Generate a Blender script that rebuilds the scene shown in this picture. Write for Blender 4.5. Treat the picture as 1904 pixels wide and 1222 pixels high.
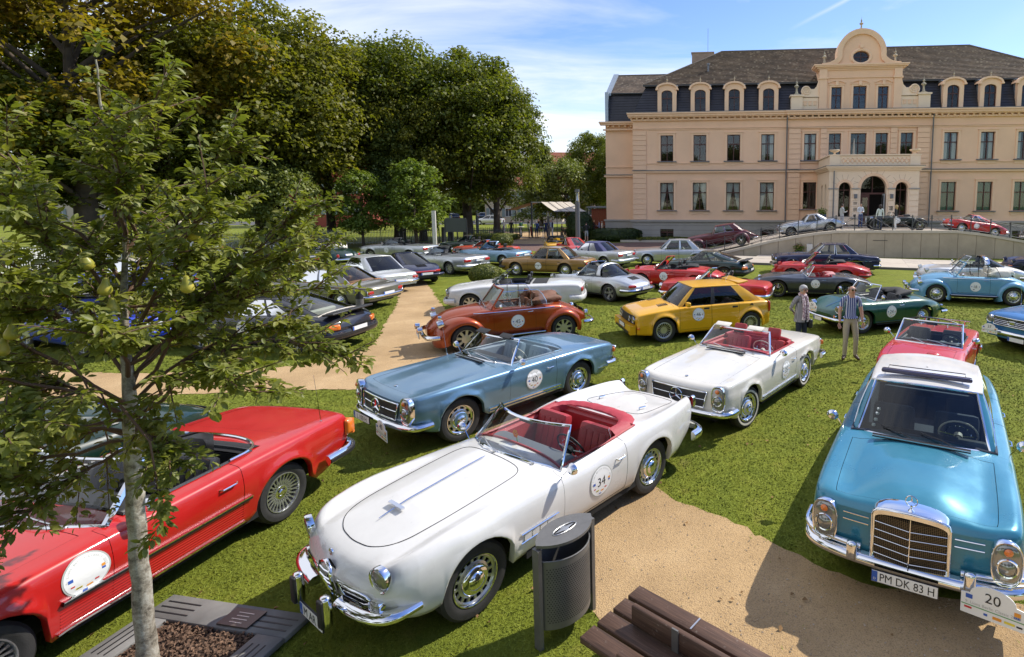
import bpy,bmesh,math,random
import numpy as np
from mathutils import Vector,Matrix
R = math.radians
PI = math.pi
for o in list(bpy.data.objects):
	bpy.data.objects.remove(o)
scene = bpy.context.scene
COL = scene.collection
# ------------------------------------------------------------ camera, light
cam_d = bpy.data.cameras.new('camera')
cam = bpy.data.objects.new('camera',cam_d)
COL.objects.link(cam)
cam.location = (0,0,3.59)
cam.rotation_euler = (PI / 2 - 0.108,0,0)
cam_d.sensor_width = 36
cam_d.lens = 1023 / 1904 * 36
cam_d.shift_x = (952 - 1248) / 1904
cam_d.shift_y = -(611 - 485.6) / 1904
cam_d.clip_start = 0.05
cam_d.clip_end = 2500
scene.camera = cam
SUN_AZ,SUN_EL = R(59),R(46)          # azimuth from +Y towards +X
world = bpy.data.worlds.new('World')
scene.world = world
world.use_nodes = True
wn = world.node_tree; wn.nodes.clear()
def N(nt,typ,**kw):
	n = nt.nodes.new(typ)
	for k,v in kw.items():
		if k.startswith('i_'):
			key = k[2:]
			key = int(key) if key.isdigit() else key.replace('_', ' ')
			n.inputs[key].default_value = v
		else:
			setattr(n,k,v)
	return n
def LK(nt,a,b):
	nt.links.new(a,b)
def ramp(nt,fac,stops,interp='LINEAR'):
	n = nt.nodes.new('ShaderNodeValToRGB')
	n.color_ramp.interpolation = interp
	el = n.color_ramp.elements
	while len(el) < len(stops):
		el.new(0.5)
	for e,(p,c) in zip(el,stops):
		e.position = p
		e.color = c if len(c) == 4 else (*c,1)
	if fac is not None:
		nt.links.new(fac,n.inputs[0])
	return n
def math_(nt,op,a,b=None,clamp=False):
	n = nt.nodes.new('ShaderNodeMath'); n.operation = op; n.use_clamp = clamp
	for i,v in enumerate((a,b)):
		if v is None: continue
		if hasattr(v, 'is_output'): nt.links.new(v,n.inputs[i])
		else: n.inputs[i].default_value = v
	return n.outputs[0]
sky = N(wn, 'ShaderNodeTexSky')
sky.sky_type = 'NISHITA'
sky.sun_disc = False
sky.sun_elevation = SUN_EL
sky.sun_rotation = SUN_AZ
sky.air_density = 1.0
sky.dust_density = 0.25
sky.ozone_density = 1.6
tc = N(wn, 'ShaderNodeTexCoord')
# wispy cirrus: noise on a direction stretched along one axis, strongest to the left of the building
sep = N(wn, 'ShaderNodeSeparateXYZ'); LK(wn,tc.outputs['Generated'],sep.inputs[0])
zc_ = math_(wn, 'MAXIMUM',sep.outputs[2],0.04)
px = math_(wn, 'DIVIDE',sep.outputs[0],math_(wn, 'ADD',zc_,0.12))
py = math_(wn, 'DIVIDE',sep.outputs[1],math_(wn, 'ADD',zc_,0.12))
cmb = N(wn, 'ShaderNodeCombineXYZ'); LK(wn,px,cmb.inputs[0]); LK(wn,py,cmb.inputs[1])
mp = N(wn, 'ShaderNodeMapping'); mp.inputs['Rotation'].default_value = (0,0,R(-12)); mp.inputs['Scale'].default_value = (0.55,1.25,1)
mp.inputs['Location'].default_value = (2.3,0.7,0)
LK(wn,cmb.outputs[0],mp.inputs[0])
n1 = N(wn, 'ShaderNodeTexNoise',i_Scale=1.1,i_Detail=9.0,i_Roughness=0.6,i_Distortion=0.9)
LK(wn,mp.outputs[0],n1.inputs[0])
n2 = N(wn, 'ShaderNodeTexNoise',i_Scale=0.42,i_Detail=3.0)
LK(wn,mp.outputs[0],n2.inputs[0])
cl = math_(wn, 'ADD',math_(wn, 'MULTIPLY',n1.outputs[0],0.62),math_(wn, 'MULTIPLY',n2.outputs[0],0.5))
# clouds gather toward the west (left) and the horizon
side = math_(wn, 'MULTIPLY',math_(wn, 'SUBTRACT',-0.02,sep.outputs[0]),0.30)
cl = math_(wn, 'ADD',cl,side)
cr = ramp(wn,cl,[(0.45,(0,0,0)),(0.56,(.35,.35,.35)),(0.70,(.9,.9,.9))])
# contrails: distance from a great circle, limited along it
def trail(p0,p1,w,amt):
	a = Vector(p0).normalized(); b = Vector(p1).normalized()
	nrm = a.cross(b).normalized(); mid = (a + b).normalized()
	d = N(wn, 'ShaderNodeVectorMath',operation='DOT_PRODUCT'); LK(wn,tc.outputs['Generated'],d.inputs[0]); d.inputs[1].default_value = nrm
	wob = math_(wn, 'MULTIPLY',math_(wn, 'SUBTRACT',n1.outputs[0],0.5),w * 1.5)
	off = math_(wn, 'ABSOLUTE',math_(wn, 'ADD',d.outputs['Value'],wob))
	e = N(wn, 'ShaderNodeVectorMath',operation='DOT_PRODUCT'); LK(wn,tc.outputs['Generated'],e.inputs[0]); e.inputs[1].default_value = mid
	m1 = math_(wn, 'SUBTRACT',1.0,math_(wn, 'DIVIDE',off,w),clamp=True)
	half = a.dot(mid)
	m2 = math_(wn, 'MULTIPLY',math_(wn, 'SUBTRACT',e.outputs['Value'],half),60.0,clamp=True)
	return math_(wn, 'MULTIPLY',math_(wn, 'MULTIPLY',m1,m2),amt)
TRAILS = [((0.191,0.941,0.279),(0.408,0.835,0.369),.0045,.75),((0.51,0.82,0.235),(0.60,0.74,0.31),.007,.8),((-0.49,0.80,0.345),(-0.42,0.87,0.27),.003,.35),((0.45,0.85,0.23),(0.58,0.75,0.32),.03,.22)]
tot = cr.outputs[0]
for t_ in TRAILS:
	tot = math_(wn, 'MAXIMUM',tot,trail(*t_))
mixc = N(wn, 'ShaderNodeMix',data_type='RGBA')
hs = N(wn, 'ShaderNodeHueSaturation',i_Saturation=1.2,i_Value=.80,i_Hue=.515); LK(wn,sky.outputs[0],hs.inputs['Color'])
LK(wn,math_(wn, 'MULTIPLY',tot,0.92),mixc.inputs[0]); LK(wn,hs.outputs[0],mixc.inputs[6])
mixc.inputs[7].default_value = (4.5,4.6,4.85,1)
bgn = N(wn, 'ShaderNodeBackground'); bgn.inputs[1].default_value = 0.15
LK(wn,mixc.outputs[2],bgn.inputs[0])
wo = N(wn, 'ShaderNodeOutputWorld'); LK(wn,bgn.outputs[0],wo.inputs[0])
sd = bpy.data.lights.new('sun', 'SUN'); sd.energy = 3.4; sd.angle = R(0.53); sd.color = (1.0,0.94,0.84)
sun = bpy.data.objects.new('sun',sd); COL.objects.link(sun)
dirv = Vector((math.sin(SUN_AZ) * math.cos(SUN_EL),math.cos(SUN_AZ) * math.cos(SUN_EL),math.sin(SUN_EL)))
sun.rotation_euler = dirv.to_track_quat('Z', 'Y').to_euler()
sun.location = dirv * 60
scene.view_settings.view_transform = 'Standard'
scene.view_settings.look = 'None'
scene.view_settings.gamma = 1
scene.view_settings.use_curve_mapping = False
scene.view_settings.exposure = 0.80
scene.cycles.max_bounces = 8
scene.cycles.transparent_max_bounces = 16
scene.cycles.use_denoising = True
# ------------------------------------------------------------ object helpers
def setp(o,label=None,cat=None,group=None,kind=None):
	if label: o['label'] = label
	if cat: o['category'] = cat
	if group: o['group'] = group
	if kind: o['kind'] = kind
	return o
def empty(name,loc=(0,0,0),rz=0,**kw):
	o = bpy.data.objects.new(name,None)
	COL.objects.link(o); o.location = loc; o.rotation_euler = (0,0,rz)
	o.empty_display_size = 0.2
	return setp(o,**kw)
def link(name,me,parent=None,loc=None,rot=None,scale=None,**kw):
	o = bpy.data.objects.new(name,me); COL.objects.link(o)
	if parent: o.parent = parent
	if loc is not None: o.location = loc
	if rot is not None: o.rotation_euler = rot
	if scale is not None: o.scale = scale
	return setp(o,**kw)
class MB:
	"""collects polygons, then becomes one mesh object"""
	def __init__(s): s.v = []; s.f = []; s.m = []; s.n = 0; s.cm = 0
	def add(s,V,F,m=None):
		V = np.asarray(V,float).reshape(-1,3)
		s.v.append(V); b = s.n; s.n += len(V)
		s.f += [tuple(i + b for i in f) for f in F]
		s.m += [s.cm if m is None else m] * len(F)
		return s
	def box(s,c,d,rz=0,rx=0,ry=0,m=None):
		V = np.array([(x,y,z) for x in (-.5,.5) for y in (-.5,.5) for z in (-.5,.5)]) * np.array(d)
		if rz or rx or ry:
			M = np.array(Matrix.Rotation(rz,3, 'Z') @ Matrix.Rotation(ry,3, 'Y') @ Matrix.Rotation(rx,3, 'X'))
			V = V @ M.T
		return s.add(V + np.array(c),[(0,1,3,2),(4,6,7,5),(0,4,5,1),(2,3,7,6),(0,2,6,4),(1,5,7,3)],m)
	def grid(s,P,m=None,flip=False,cu=False,cv=False):
		P = np.asarray(P,float); a,b = P.shape[:2]
		F = []
		for i in range(a if cu else a - 1):
			for j in range(b if cv else b - 1):
				i2 = (i + 1) % a; j2 = (j + 1) % b
				q = (i * b + j,i2 * b + j,i2 * b + j2,i * b + j2)
				F.append(q[::-1] if flip else q)
		return s.add(P.reshape(-1,3),F,m)
	def tube(s,pts,r,n=6,m=None,closed=False,cap=True):
		pts = np.asarray(pts,float); k = len(pts)
		rr = np.full(k,r,float) if np.isscalar(r) else np.asarray(r,float)
		if closed: T = np.roll(pts,-1,0) - np.roll(pts,1,0)
		else: T = np.gradient(pts,axis=0)
		T /= np.linalg.norm(T,axis=1)[:,None] + 1e-12
		up = np.array([0,0,1.]) if abs(T[0][2]) < .9 else np.array([1.,0,0])
		rings = []
		a = np.cross(T[0],up); a /= np.linalg.norm(a)
		for i in range(k):
			a = a - T[i] * np.dot(a,T[i]); a /= np.linalg.norm(a) + 1e-12
			b = np.cross(T[i],a)
			th = np.arange(n) * 2 * PI / n
			rings.append(pts[i] + rr[i] * (np.cos(th)[:,None] * a + np.sin(th)[:,None] * b))
		s.grid(rings,m,cu=closed,cv=True)
		if cap and not closed:
			b0 = s.n
			s.add(rings[0],[tuple(range(n))],m); s.add(rings[-1],[tuple(range(n))[::-1]],m)
		return s
	def lathe(s,prof,n=24,axis='Z',c=(0,0,0),m=None):
		"""prof: (radius, height) pairs"""
		th = np.arange(n) * 2 * PI / n
		P = np.array([[(r * np.cos(t),r * np.sin(t),h) for t in th] for r,h in prof])
		if axis == 'Y': P = P[...,[0,2,1]]
		if axis == 'X': P = P[...,[2,0,1]]
		return s.grid(P + np.array(c),m,cv=True,flip=(axis == 'Y'))
	def sweep(s,path,prof,m=None,closed=False):
		"""path points (xy plane mostly), prof (outward, up)"""
		path = np.asarray(path,float)
		T = np.gradient(path,axis=0); T[:,2] = 0
		T /= np.linalg.norm(T,axis=1)[:,None] + 1e-12
		Nn = np.stack([T[:,1],-T[:,0],0 * T[:,0]],1)
		G = [[path[i] + Nn[i] * a + np.array([0,0,b]) for a,b in prof] for i in range(len(path))]
		s.grid(G,m,cv=True)
		k = len(prof)
		s.add(G[0],[tuple(range(k))],m); s.add(G[-1],[tuple(range(k))[::-1]],m)
		return s
	def mesh(s,mats,smooth=True,name='mesh',angle=None):
		me = bpy.data.meshes.new(name)
		V = np.concatenate(s.v) if s.v else np.zeros((0,3))
		me.from_pydata(V.tolist(),[],s.f)
		for mt in (mats if isinstance(mats,(list,tuple)) else [mats]): me.materials.append(mt)
		me.polygons.foreach_set('material_index',np.array(s.m,np.int32))
		me.polygons.foreach_set('use_smooth',np.full(len(s.f),bool(smooth)))
		me.update()
		if smooth and angle: me.set_sharp_from_angle(angle=R(angle))
		return me
	def build(s,name,mats,parent=None,smooth=True,angle=40,**kw):
		return link(name,s.mesh(mats,smooth,name,angle),parent,**kw)
def rbox_mesh(mat,sx,sy,sz,r,name='cushion',seg=2):
	bm = bmesh.new(); bmesh.ops.create_cube(bm,size=1)
	for v in bm.verts: v.co = Vector((v.co.x * sx,v.co.y * sy,v.co.z * sz))
	bmesh.ops.bevel(bm,geom=bm.edges[:],offset=r,segments=seg,affect='EDGES',profile=.6)
	me = bpy.data.meshes.new(name); bm.to_mesh(me); bm.free()
	me.materials.append(mat)
	me.polygons.foreach_set('use_smooth',np.ones(len(me.polygons),bool))
	me.update(); return me
def pchip(pts):
	pts = sorted(pts); x = np.array([p[0] for p in pts],float); y = np.array([p[1] for p in pts],float)
	if len(x) == 1: return lambda t: y[0] + 0 * np.asarray(t,float)
	h = np.diff(x); d = np.diff(y) / h; mm = np.zeros(len(x))
	for i in range(1,len(x) - 1):
		if d[i - 1] * d[i] > 0:
			w1 = 2 * h[i] + h[i - 1]; w2 = h[i] + 2 * h[i - 1]
			mm[i] = (w1 + w2) / (w1 / d[i - 1] + w2 / d[i])
	mm[0] = d[0]; mm[-1] = d[-1]
	def f(t):
		t = np.asarray(t,float); tt = np.clip(t,x[0],x[-1])
		i = np.clip(np.searchsorted(x,tt) - 1,0,len(h) - 1)
		u = (tt - x[i]) / h[i]
		return ((2 * u**3 - 3 * u**2 + 1) * y[i] + (u**3 - 2 * u**2 + u) * h[i] * mm[i] + (-2 * u**3 + 3 * u**2) * y[i + 1] + (u**3 - u**2) * h[i] * mm[i + 1])
	return f
# ------------------------------------------------------------ materials
MATS = {}
def mat(name):
	m = bpy.data.materials.new(name); m.use_nodes = True
	return m,m.node_tree,m.node_tree.nodes['Principled BSDF']
def simple(name,col,rough=.5,metal=0.,coat=0.,spec=.5,bump=0,bscale=80,var=0,vscale=6,sheen=0):
	if name in MATS: return MATS[name]
	m,nt,p = mat(name)
	p.inputs['Base Color'].default_value = (*col,1)
	p.inputs['Roughness'].default_value = rough
	p.inputs['Metallic'].default_value = metal
	p.inputs['Coat Weight'].default_value = coat
	p.inputs['Coat Roughness'].default_value = .04
	p.inputs['Specular IOR Level'].default_value = spec
	t = N(nt, 'ShaderNodeTexCoord')
	if var:
		n = N(nt, 'ShaderNodeTexNoise',i_Scale=vscale,i_Detail=5.0,i_Roughness=.6); LK(nt,t.outputs['Object'],n.inputs[0])
		a = tuple(max(0,c * (1 - var)) for c in col); b = tuple(min(1,c * (1 + var)) for c in col)
		r = ramp(nt,n.outputs[0],[(.3,a),(.7,b)]); LK(nt,r.outputs[0],p.inputs['Base Color'])
	if bump:
		n = N(nt, 'ShaderNodeTexNoise',i_Scale=bscale,i_Detail=3.0); LK(nt,t.outputs['Object'],n.inputs[0])
		b = N(nt, 'ShaderNodeBump',i_Strength=bump,i_Distance=.01); LK(nt,n.outputs[0],b.inputs['Height']); LK(nt,b.outputs[0],p.inputs['Normal'])
	MATS[name] = m
	return m
def paint(name,col,metal=0.0,rough=.38):
	"""car paint: base coat, faint dust and a clear coat with slight unevenness"""
	if name in MATS: return MATS[name]
	m,nt,p = mat(name)
	t = N(nt, 'ShaderNodeTexCoord')
	n = N(nt, 'ShaderNodeTexNoise',i_Scale=2.2,i_Detail=6.0,i_Roughness=.65); LK(nt,t.outputs['Object'],n.inputs[0])
	a = tuple(c * .95 for c in col); b = tuple(min(1,c * 1.04 + .004) for c in col)
	r = ramp(nt,n.outputs[0],[(.35,a),(.65,b)]); LK(nt,r.outputs[0],p.inputs['Base Color'])
	rr = ramp(nt,n.outputs[0],[(.3,(rough - .05,) * 3),(.7,(rough + .08,) * 3)]); LK(nt,rr.outputs[0],p.inputs['Roughness'])
	cc = ramp(nt,n.outputs[0],[(.35,(.03,) * 3),(.75,(.10,) * 3)]); LK(nt,cc.outputs[0],p.inputs['Coat Roughness'])
	p.inputs['Metallic'].default_value = metal
	p.inputs['Coat Weight'].default_value = .8
	p.inputs['Specular IOR Level'].default_value = .25
	n2 = N(nt, 'ShaderNodeTexNoise',i_Scale=3.5,i_Detail=2.0); LK(nt,t.outputs['Object'],n2.inputs[0])
	bp = N(nt, 'ShaderNodeBump',i_Strength=.05,i_Distance=.02); LK(nt,n2.outputs[0],bp.inputs['Height'])
	LK(nt,bp.outputs[0],p.inputs['Coat Normal'])
	MATS[name] = m
	return m
def glassmat(name,tint=(.75,.8,.8),ior=1.45,rough=.0):
	if name in MATS: return MATS[name]
	m = bpy.data.materials.new(name); m.use_nodes = True; nt = m.node_tree; nt.nodes.clear()
	o = N(nt, 'ShaderNodeOutputMaterial'); tr = N(nt, 'ShaderNodeBsdfTransparent'); tr.inputs[0].default_value = (*tint,1)
	g = N(nt, 'ShaderNodeBsdfGlossy'); g.inputs['Roughness'].default_value = rough + .01
	fr = N(nt, 'ShaderNodeFresnel',i_IOR=ior)
	f2 = math_(nt, 'MULTIPLY',fr.outputs[0],1.6,clamp=True)
	mx = N(nt, 'ShaderNodeMixShader'); LK(nt,f2,mx.inputs[0]); LK(nt,tr.outputs[0],mx.inputs[1]); LK(nt,g.outputs[0],mx.inputs[2]); LK(nt,mx.outputs[0],o.inputs[0])
	MATS[name] = m
	return m
CHROME = simple('chrome',(.78,.79,.81),.07,1.0)
ALU = simple('aluminium',(.55,.56,.57),.32,.9)
ALUD = simple('dull_silver_rim',(.42,.42,.41),.35,.8)
RUBBER = simple('tyre_rubber',(.022,.021,.02),.75,bump=.2,bscale=120,var=.3,vscale=9)
WHITEWALL = simple('whitewall',(.62,.58,.5),.6)
BLACK = simple('black_trim',(.015,.015,.016),.5)
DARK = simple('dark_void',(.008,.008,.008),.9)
BLKLEATHER = simple('black_leather',(.025,.025,.027),.42,bump=.25,bscale=60)
REDLEATHER = simple('red_leather',(.36,.03,.035),.42,bump=.2,bscale=40,var=.15)
CREAMLEATHER = simple('cream_leather',(.62,.56,.46),.5,bump=.2,bscale=40)
BROWNLEATHER = simple('brown_leather',(.17,.065,.03),.5,bump=.3,bscale=30,var=.2)
GREYLEATHER = simple('blue_grey_leather',(.2,.25,.29),.5,bump=.2,bscale=40)
BLUELEATHER = simple('navy_leather',(.03,.05,.11),.5,bump=.2,bscale=40)
GLASS = glassmat('window_glass',(.70,.78,.77))
GLASSC = glassmat('clear_glass',(.86,.9,.9))
GLASSD = glassmat('tinted_glass',(.30,.34,.34))
LENS = simple('headlamp_lens',(.27,.27,.25),.16,.55,1.0)
LENSR = simple('red_lens',(.45,.015,.012),.2,0,1.0)
LENSO = simple('amber_lens',(.75,.18,.02),.22,0,1.0)
WHITE = simple('white_print',(.78,.78,.76),.5)
PRINTK = simple('black_print',(.012,.012,.012),.5)
PRINTB = simple('blue_print',(.03,.10,.42),.5)
PRINTO = simple('orange_print',(.75,.30,.03),.5)
PRINTG = simple('grey_print',(.42,.43,.40),.5)
PRINTY = simple('yellow_print',(.75,.62,.05),.5)
PRINTN = simple('green_print',(.12,.33,.12),.5)
PRINTR = simple('red_print',(.55,.03,.03),.5)
# ------------------------------------------------------------ lettering
_TX = {}
def text_geo(txt,size,space=1.0):
	"""triangulated lettering centred on the origin in the xy plane -> (verts, faces)"""
	k = (txt,space)
	if k not in _TX:
		cu = bpy.data.curves.new('lettering', 'FONT'); cu.body = txt; cu.size = 1
		cu.align_x = 'CENTER'; cu.align_y = 'CENTER'; cu.resolution_u = 3; cu.space_character = space
		cu.offset = 0
		o = bpy.data.objects.new('lettering',cu); COL.objects.link(o)
		bpy.context.view_layer.update()
		dg = bpy.context.evaluated_depsgraph_get()
		me = o.evaluated_get(dg).to_mesh()
		V = np.array([v.co[:] for v in me.vertices]).reshape(-1,3); F = [tuple(p.vertices) for p in me.polygons]
		if len(V): V[:,:2] -= (V[:,:2].max(0) + V[:,:2].min(0)) / 2
		o.evaluated_get(dg).to_mesh_clear()
		bpy.data.objects.remove(o); bpy.data.curves.remove(cu)
		_TX[k] = (V,F)
	V,F = _TX[k]
	return V * size,F
def flat_disc(r,n=28,rings=3,rx=None):
	rx = rx or r
	V = [(0,0,0)]; F = []
	for k in range(1,rings + 1):
		for i in range(n):
			t = 2 * PI * i / n; V.append((rx * k / rings * math.cos(t),r * k / rings * math.sin(t),0))
	for i in range(n): F.append((0,1 + i,1 + (i + 1) % n))
	for k in range(1,rings):
		a = 1 + (k - 1) * n; b = a + n
		for i in range(n): F.append((a + i,b + i,b + (i + 1) % n,a + (i + 1) % n))
	return np.array(V),F
def flat_rect(cx,cy,w,h):
	return np.array([(cx - w/2,cy - h/2,0),(cx + w/2,cy - h/2,0),(cx + w/2,cy + h/2,0),(cx - w/2,cy + h/2,0)]),[(0,1,2,3)]
def curved_text(txt,size,rad,centre_deg,wide=1.0):
	"""small letters set round a circle"""
	Vs,Fs,n = [],[],0
	step = size * .62 * wide / rad; t0 = R(centre_deg) + step * (len(txt) - 1) / 2
	for i,ch in enumerate(txt):
		if ch == ' ': continue
		V,F = text_geo(ch,size); a = t0 - i * step; rot = a - PI / 2
		c,s_ = math.cos(rot),math.sin(rot)
		W = np.stack([V[:,0] * c - V[:,1] * s_ + rad * math.cos(a),V[:,0] * s_ + V[:,1] * c + rad * math.sin(a),V[:,2]],1)
		Vs.append(W); Fs += [tuple(j + n for j in f) for f in F]; n += len(W)
	return np.concatenate(Vs),Fs
STMATS = [WHITE,PRINTG,PRINTK,PRINTB,PRINTO,PRINTY,PRINTN,PRINTR]
def round_sticker_geo(num,detail):
	"""layers (verts, faces, material index, lift) of the rally roundel"""
	L = []
	if detail: V,F = flat_disc(1.0,40,4); L.append((V,F,1,0)); V,F = flat_disc(.93,40,4); L.append((V,F,0,1))
	else: V,F = flat_disc(1.0,20,2); L.append((V,F,0,0))
	V,F = text_geo(num,.82); V = V * np.array([.92,1,1]); L.append((V,F,2,2))
	if detail:
		V,F = curved_text('9. Lions Berlin Classic 2023',.15,.80,90); L.append((V,F,1,2))
		for (cx,cy,w,h,m) in ((-.66,0,.2,.16,3),(.68,.02,.16,.14,4),(.68,-.12,.16,.10,3),(-.35,-.52,.26,.09,5),(-.35,-.52,.2,.04,2),(.08,-.62,.26,.09,4),(.38,-.5,.18,.08,7),(-.1,-.78,.2,.07,3),(-.6,-.33,.16,.07,7)):
			V,F = flat_rect(cx,cy,w,h); L.append((V,F,m,2 + .5 * (m == 2)))
	else:
		for (cx,cy,w,h,m) in ((-.7,0,.2,.14,3),(.7,0,.16,.14,3),(-.3,-.58,.3,.12,2)):
			V,F = flat_rect(cx,cy,w,h); L.append((V,F,m,2))
	return L
def plate_parts(txt,parent,loc,yaw,w=.52,h=.11,pitch=0,old=False):
	"""number plate with its lettering as a sub-part; faces -X at yaw 0"""
	b = MB(); b.box((0,0,0),(.012,w,h)); b.box((-.007,0,0),(.003,w - .014,h - .014),m=1)
	if not old: b.box((-.0095,w/2 - .03,0),(.003,.045,h - .02),m=2)
	pl = b.build('number_plate',[BLACK,WHITE,PRINTB],parent,smooth=False,loc=loc,rot=(0,pitch,yaw))
	if txt.strip():
		V,F = text_geo(txt,h * .86)
		tw = V[:,0].max() - V[:,0].min(); V = V * np.array([min(1,(w * .80) / tw),1.05,1])
		W = np.stack([np.full(len(V),-.0105),-V[:,0] - .02,V[:,1]],1)
		t = MB().add(W,F,0); V2,F2 = text_geo('D',.03); t.add(np.stack([np.full(len(V2),-.0125),-V2[:,0] + w/2 - .03,V2[:,1] - .02],1),F2,1)
		t.build('lettering',[PRINTK,WHITE],pl,smooth=False)
	return pl
def plaque_parts(num,parent,loc,yaw,w=.38,sc=1.0,pitch=0):
	"""rally plate with arched top; faces -X at yaw 0"""
	h = w * .62; V = [(-w/2,-h/2,0),(w/2,-h/2,0),(w/2,h * .12,0)]
	for i in range(13):
		t = PI * i / 12; V.append((w * .36 * math.cos(t),h * .16 + h * .34 * math.sin(t),0))
	V.append((-w/2,h * .12,0)); V = np.array(V); n = len(V)
	def put(P,lift): return np.stack([np.full(len(P),-lift),-P[:,0],P[:,1]],1)
	b = MB(); F = put(V,.004); Bk = put(V,-.004)
	b.add(np.concatenate([F,Bk]),[tuple(range(n)),tuple(range(2 * n - 1,n - 1,-1))] + [(i,i + n,(i + 1) % n + n,(i + 1) % n) for i in range(n)])
	pl = b.build('rally_plate',[WHITE],parent,smooth=False,loc=loc,rot=(0,pitch,yaw))
	t = MB()
	v,f = text_geo(num,h * .42); v[:,1] += h * .17; t.add(put(v,.0065),f,0)
	v,f = text_geo('9. Lions Berlin Classic 2023',h * .125); v[:,1] -= h * .12; t.add(put(v,.0065),f,1)
	v,f = flat_rect(0,-h * .22,w * .98,h * .03); t.add(put(v,.0055),f,5)
	for cx,cy,ww,hh,m in ((-w * .37,h * .05,.11 * w,.13 * h,2),(w * .38,-h * .02,.1 * w,.12 * h,3),(w * .38,-h * .12,.1 * w,.07 * h,2),(-w * .38,-h * .30,.12 * w,.06 * h,6),(-w * .1,-h * .35,.06 * w,.07 * h,2),(w * .08,-h * .36,.14 * w,.09 * h,3),(w * .27,-h * .36,.16 * w,.07 * h,4),(w * .42,-h * .37,.09 * w,.05 * h,0)):
		v,f = flat_rect(cx,cy,ww,hh); t.add(put(v,.0062),f,m)
	t.build('lettering',[PRINTK,PRINTG,PRINTB,PRINTO,PRINTY,PRINTN,PRINTR],pl,smooth=False)
	return pl
# ------------------------------------------------------------ wheels
_WH = {}
def arcbar(b,r0,r1,a0,a1,w,x0,x1,th=.012,m=0,w2=None):
	"""a spoke in the wheel plane (wheel axis = Y, outside = +Y) from radius r0/angle a0 to r1/a1"""
	w2 = w if w2 is None else w2
	p0 = np.array([r0 * math.cos(a0),x0,r0 * math.sin(a0)]); p1 = np.array([r1 * math.cos(a1),x1,r1 * math.sin(a1)])
	d = p1 - p0; L = np.linalg.norm(d); d /= L; s_ = np.cross(d,[0,1,0]); s_ /= np.linalg.norm(s_)
	V = []
	for p,ww in ((p0,w),(p1,w2)):
		for a,c in ((-1,-th),(1,-th),(.8,0),(-.8,0)):
			V.append(p + s_ * a * ww / 2 + np.array([0,c,0]))
	b.add(V,[(0,1,5,4),(1,2,6,5),(2,3,7,6),(3,0,4,7),(0,3,2,1),(4,5,6,7)],m)
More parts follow.
